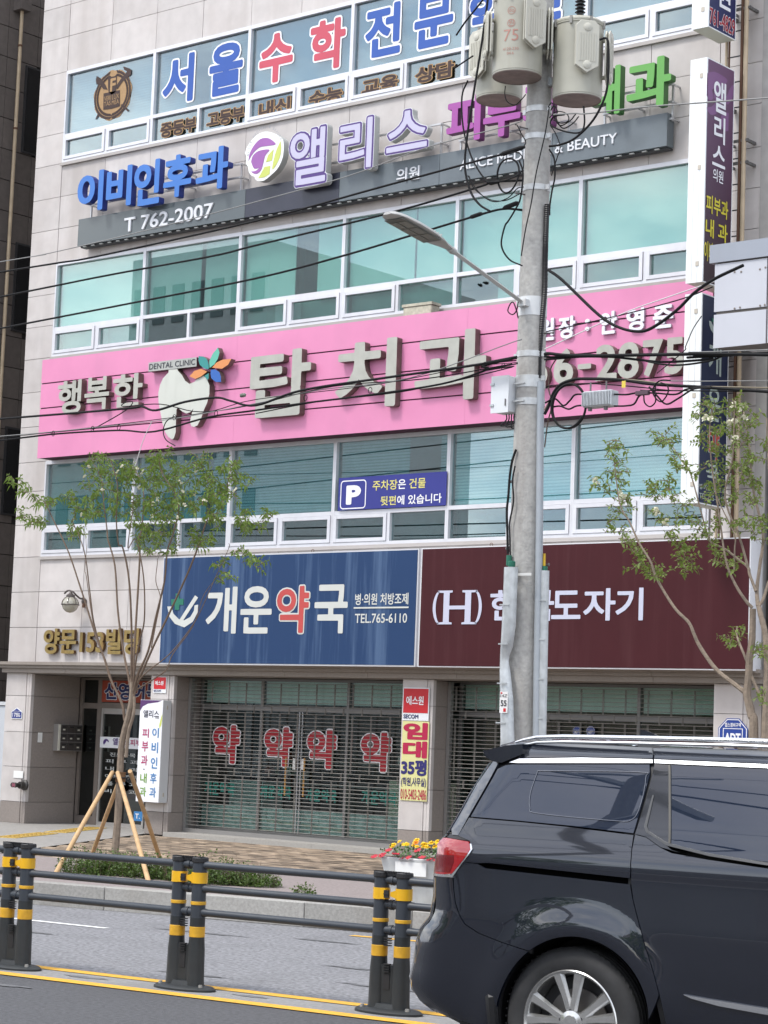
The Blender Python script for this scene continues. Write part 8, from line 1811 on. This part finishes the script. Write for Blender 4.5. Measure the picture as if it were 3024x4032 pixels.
for p in [(-9.798,14.4,3.721),(-9.564,14.4,3.598),(-9.533,14.4,3.571),(-8.75,14.4,4.157),(-8.531,14.4,4.251),(-8.469,14.4,4.223),(-8.44,14.4,4.149),(-8.515,14.4,4.123),(-8.569,14.4,4.109),(-8.518,14.4,3.985),(-9.21,14.4,3.436),(-9.136,14.4,3.36),(-8.792,14.4,4.172),(-9.21,14.4,3.454)]:
    for _ in range(4): blossom(Vector(p)+Vector((VR.uniform(-.02,.02), 0, VR.uniform(-.02,.02))), .02)
stuff(fl.build('blossoms', wf, T2_, fix=False))

# ---- shrubs and weeds at the kerb
sm = leaf_mat('shrub_leaf', (.075,.115,.035), .45, 1.9)
def shrub(label, c, rx, ry_, h, n, L=.030):
    b = MB(); st_ = MB(); 
    for i in range(n):
        a = VR.uniform(0, 2*math.pi); r = math.sqrt(VR.random()); th = VR.random(); q = Vector((c[0]+rx*r*math.cos(a), c[1]+ry_*r*math.sin(a), .2+h*th*math.sqrt(max(.05, 1-r*r*.75))*(.8+.4*math.sin(q_s(c, a, r))))); d = Vector((VR.uniform(-1,1), VR.uniform(-1,1), VR.uniform(0,1)))
        add_leaf(b, q, d, L*VR.uniform(.7,1.3), L*.33, .1)
    for i in range(int(n/50)):
        a = VR.uniform(0, 2*math.pi); r = math.sqrt(VR.random())*.9; q = Vector((c[0]+rx*r*math.cos(a), c[1]+ry_*r*math.sin(a), .2)); st_.tube([q, q+Vector((VR.uniform(-.05,.05), VR.uniform(-.05,.05), h*VR.uniform(.6,1.15)))], [.003,.0015], 4, cap=False)
    o = thing('shrub', label, 'shrub', (c[0], c[1], .2)); stuff(b.build('leaves', sm, o, fix=False)); stuff(st_.build('stems', twig_m, o, fix=False)); return o
def q_s(c, a, r): return 5*c[0]+7*a+3*r
spots = [(-15.402,13.966,0.2),(-15.329,14.173,0.2),(-15.109,14.206,0.2),(-14.8,14.211,0.2),(-14.57,14.287,0.2),(-14.276,14.277,0.2),(-13.981,14.28,0.2),(-13.829,14.425,0.2),(-13.652,14.484,0.2)]
labs = ['leftmost low green shrub at the foot of the left tree', 'low green shrub just left of the staked trunk', 'low green shrub right in front of the staked trunk', 'low green shrub between the trunk and the front stake', 'low green shrub round the foot of the front stake', 'low green shrub right of the front stake', 'low green shrub behind the middle fence post', 'low shrub with reddish tips right of the middle fence post', 'rightmost small shrub of the row by the kerb']
for i, (p, lab) in enumerate(zip(spots, labs)):
    o = shrub(lab, (p[0], p[1]+.22), .28, .22, (.24,.20,.22,.21,.20,.18,.27,.20,.14)[i], 1400); o['group'] = 'low shrubs along the kerb by the left tree'
p = (-12.461,13.984,0.2); shrub('lone tuft of weeds at the kerb between the shrubs and the planter', (p[0], p[1]+.05), .13, .08, .12, 350)
p = (-13.388,14.399,0.0); b = MB()
for i in range(14): q = Vector((p[0]+VR.uniform(-.04,.04), p[1]-.02, 0)); b.tube([q, q+Vector((VR.uniform(-.04,.04), -.02, VR.uniform(.05,.12)))], [.002,.0005], 3, cap=False)
tag(b.build('grass_tuft', sm, fix=False), 'tiny tuft of grass growing at the foot of the kerb', 'grass')

# trees behind the viewer, seen only in the paintwork
for i, (x, y, h) in enumerate(((-22, -8, 7.5), (-30, -9, 7.5), (-14, -8.5, 6.5), (-40, -10, 7), (-6, -9, 6), (-26, -7, 6), (-18, -7.5, 7))):
    t = thing('street_tree', ['round street tree across the road behind the viewer', 'tall street tree across the road farther left', 'small street tree across the road opposite the pharmacy', 'distant street tree across the road at the far left', 'street tree across the road behind the van', 'shorter street tree across the road between two taller ones', 'leaning street tree across the road by the tall pair'][i], 'tree', (x, y, 0)); MB().tube([(x,y,0),(x,y,h*.5)], [.14,.08], 8).build('trunk', bark, t)
    b = MB()
    for k in range(1500):
        d = Vector((VR.gauss(0,1), VR.gauss(0,1), VR.gauss(0,1))).normalized()*VR.uniform(.5,1)**.5; q = Vector((x+d.x*h*.36, y+d.y*h*.36, h*.65+d.z*h*.32)); add_leaf(b, q, Vector((VR.uniform(-1,1), VR.uniform(-1,1), VR.uniform(-.5,1))), .35, .12, .2)
    stuff(b.build('crown', lg1, t, fix=False))
bpy.data.scenes.remove(TSC)
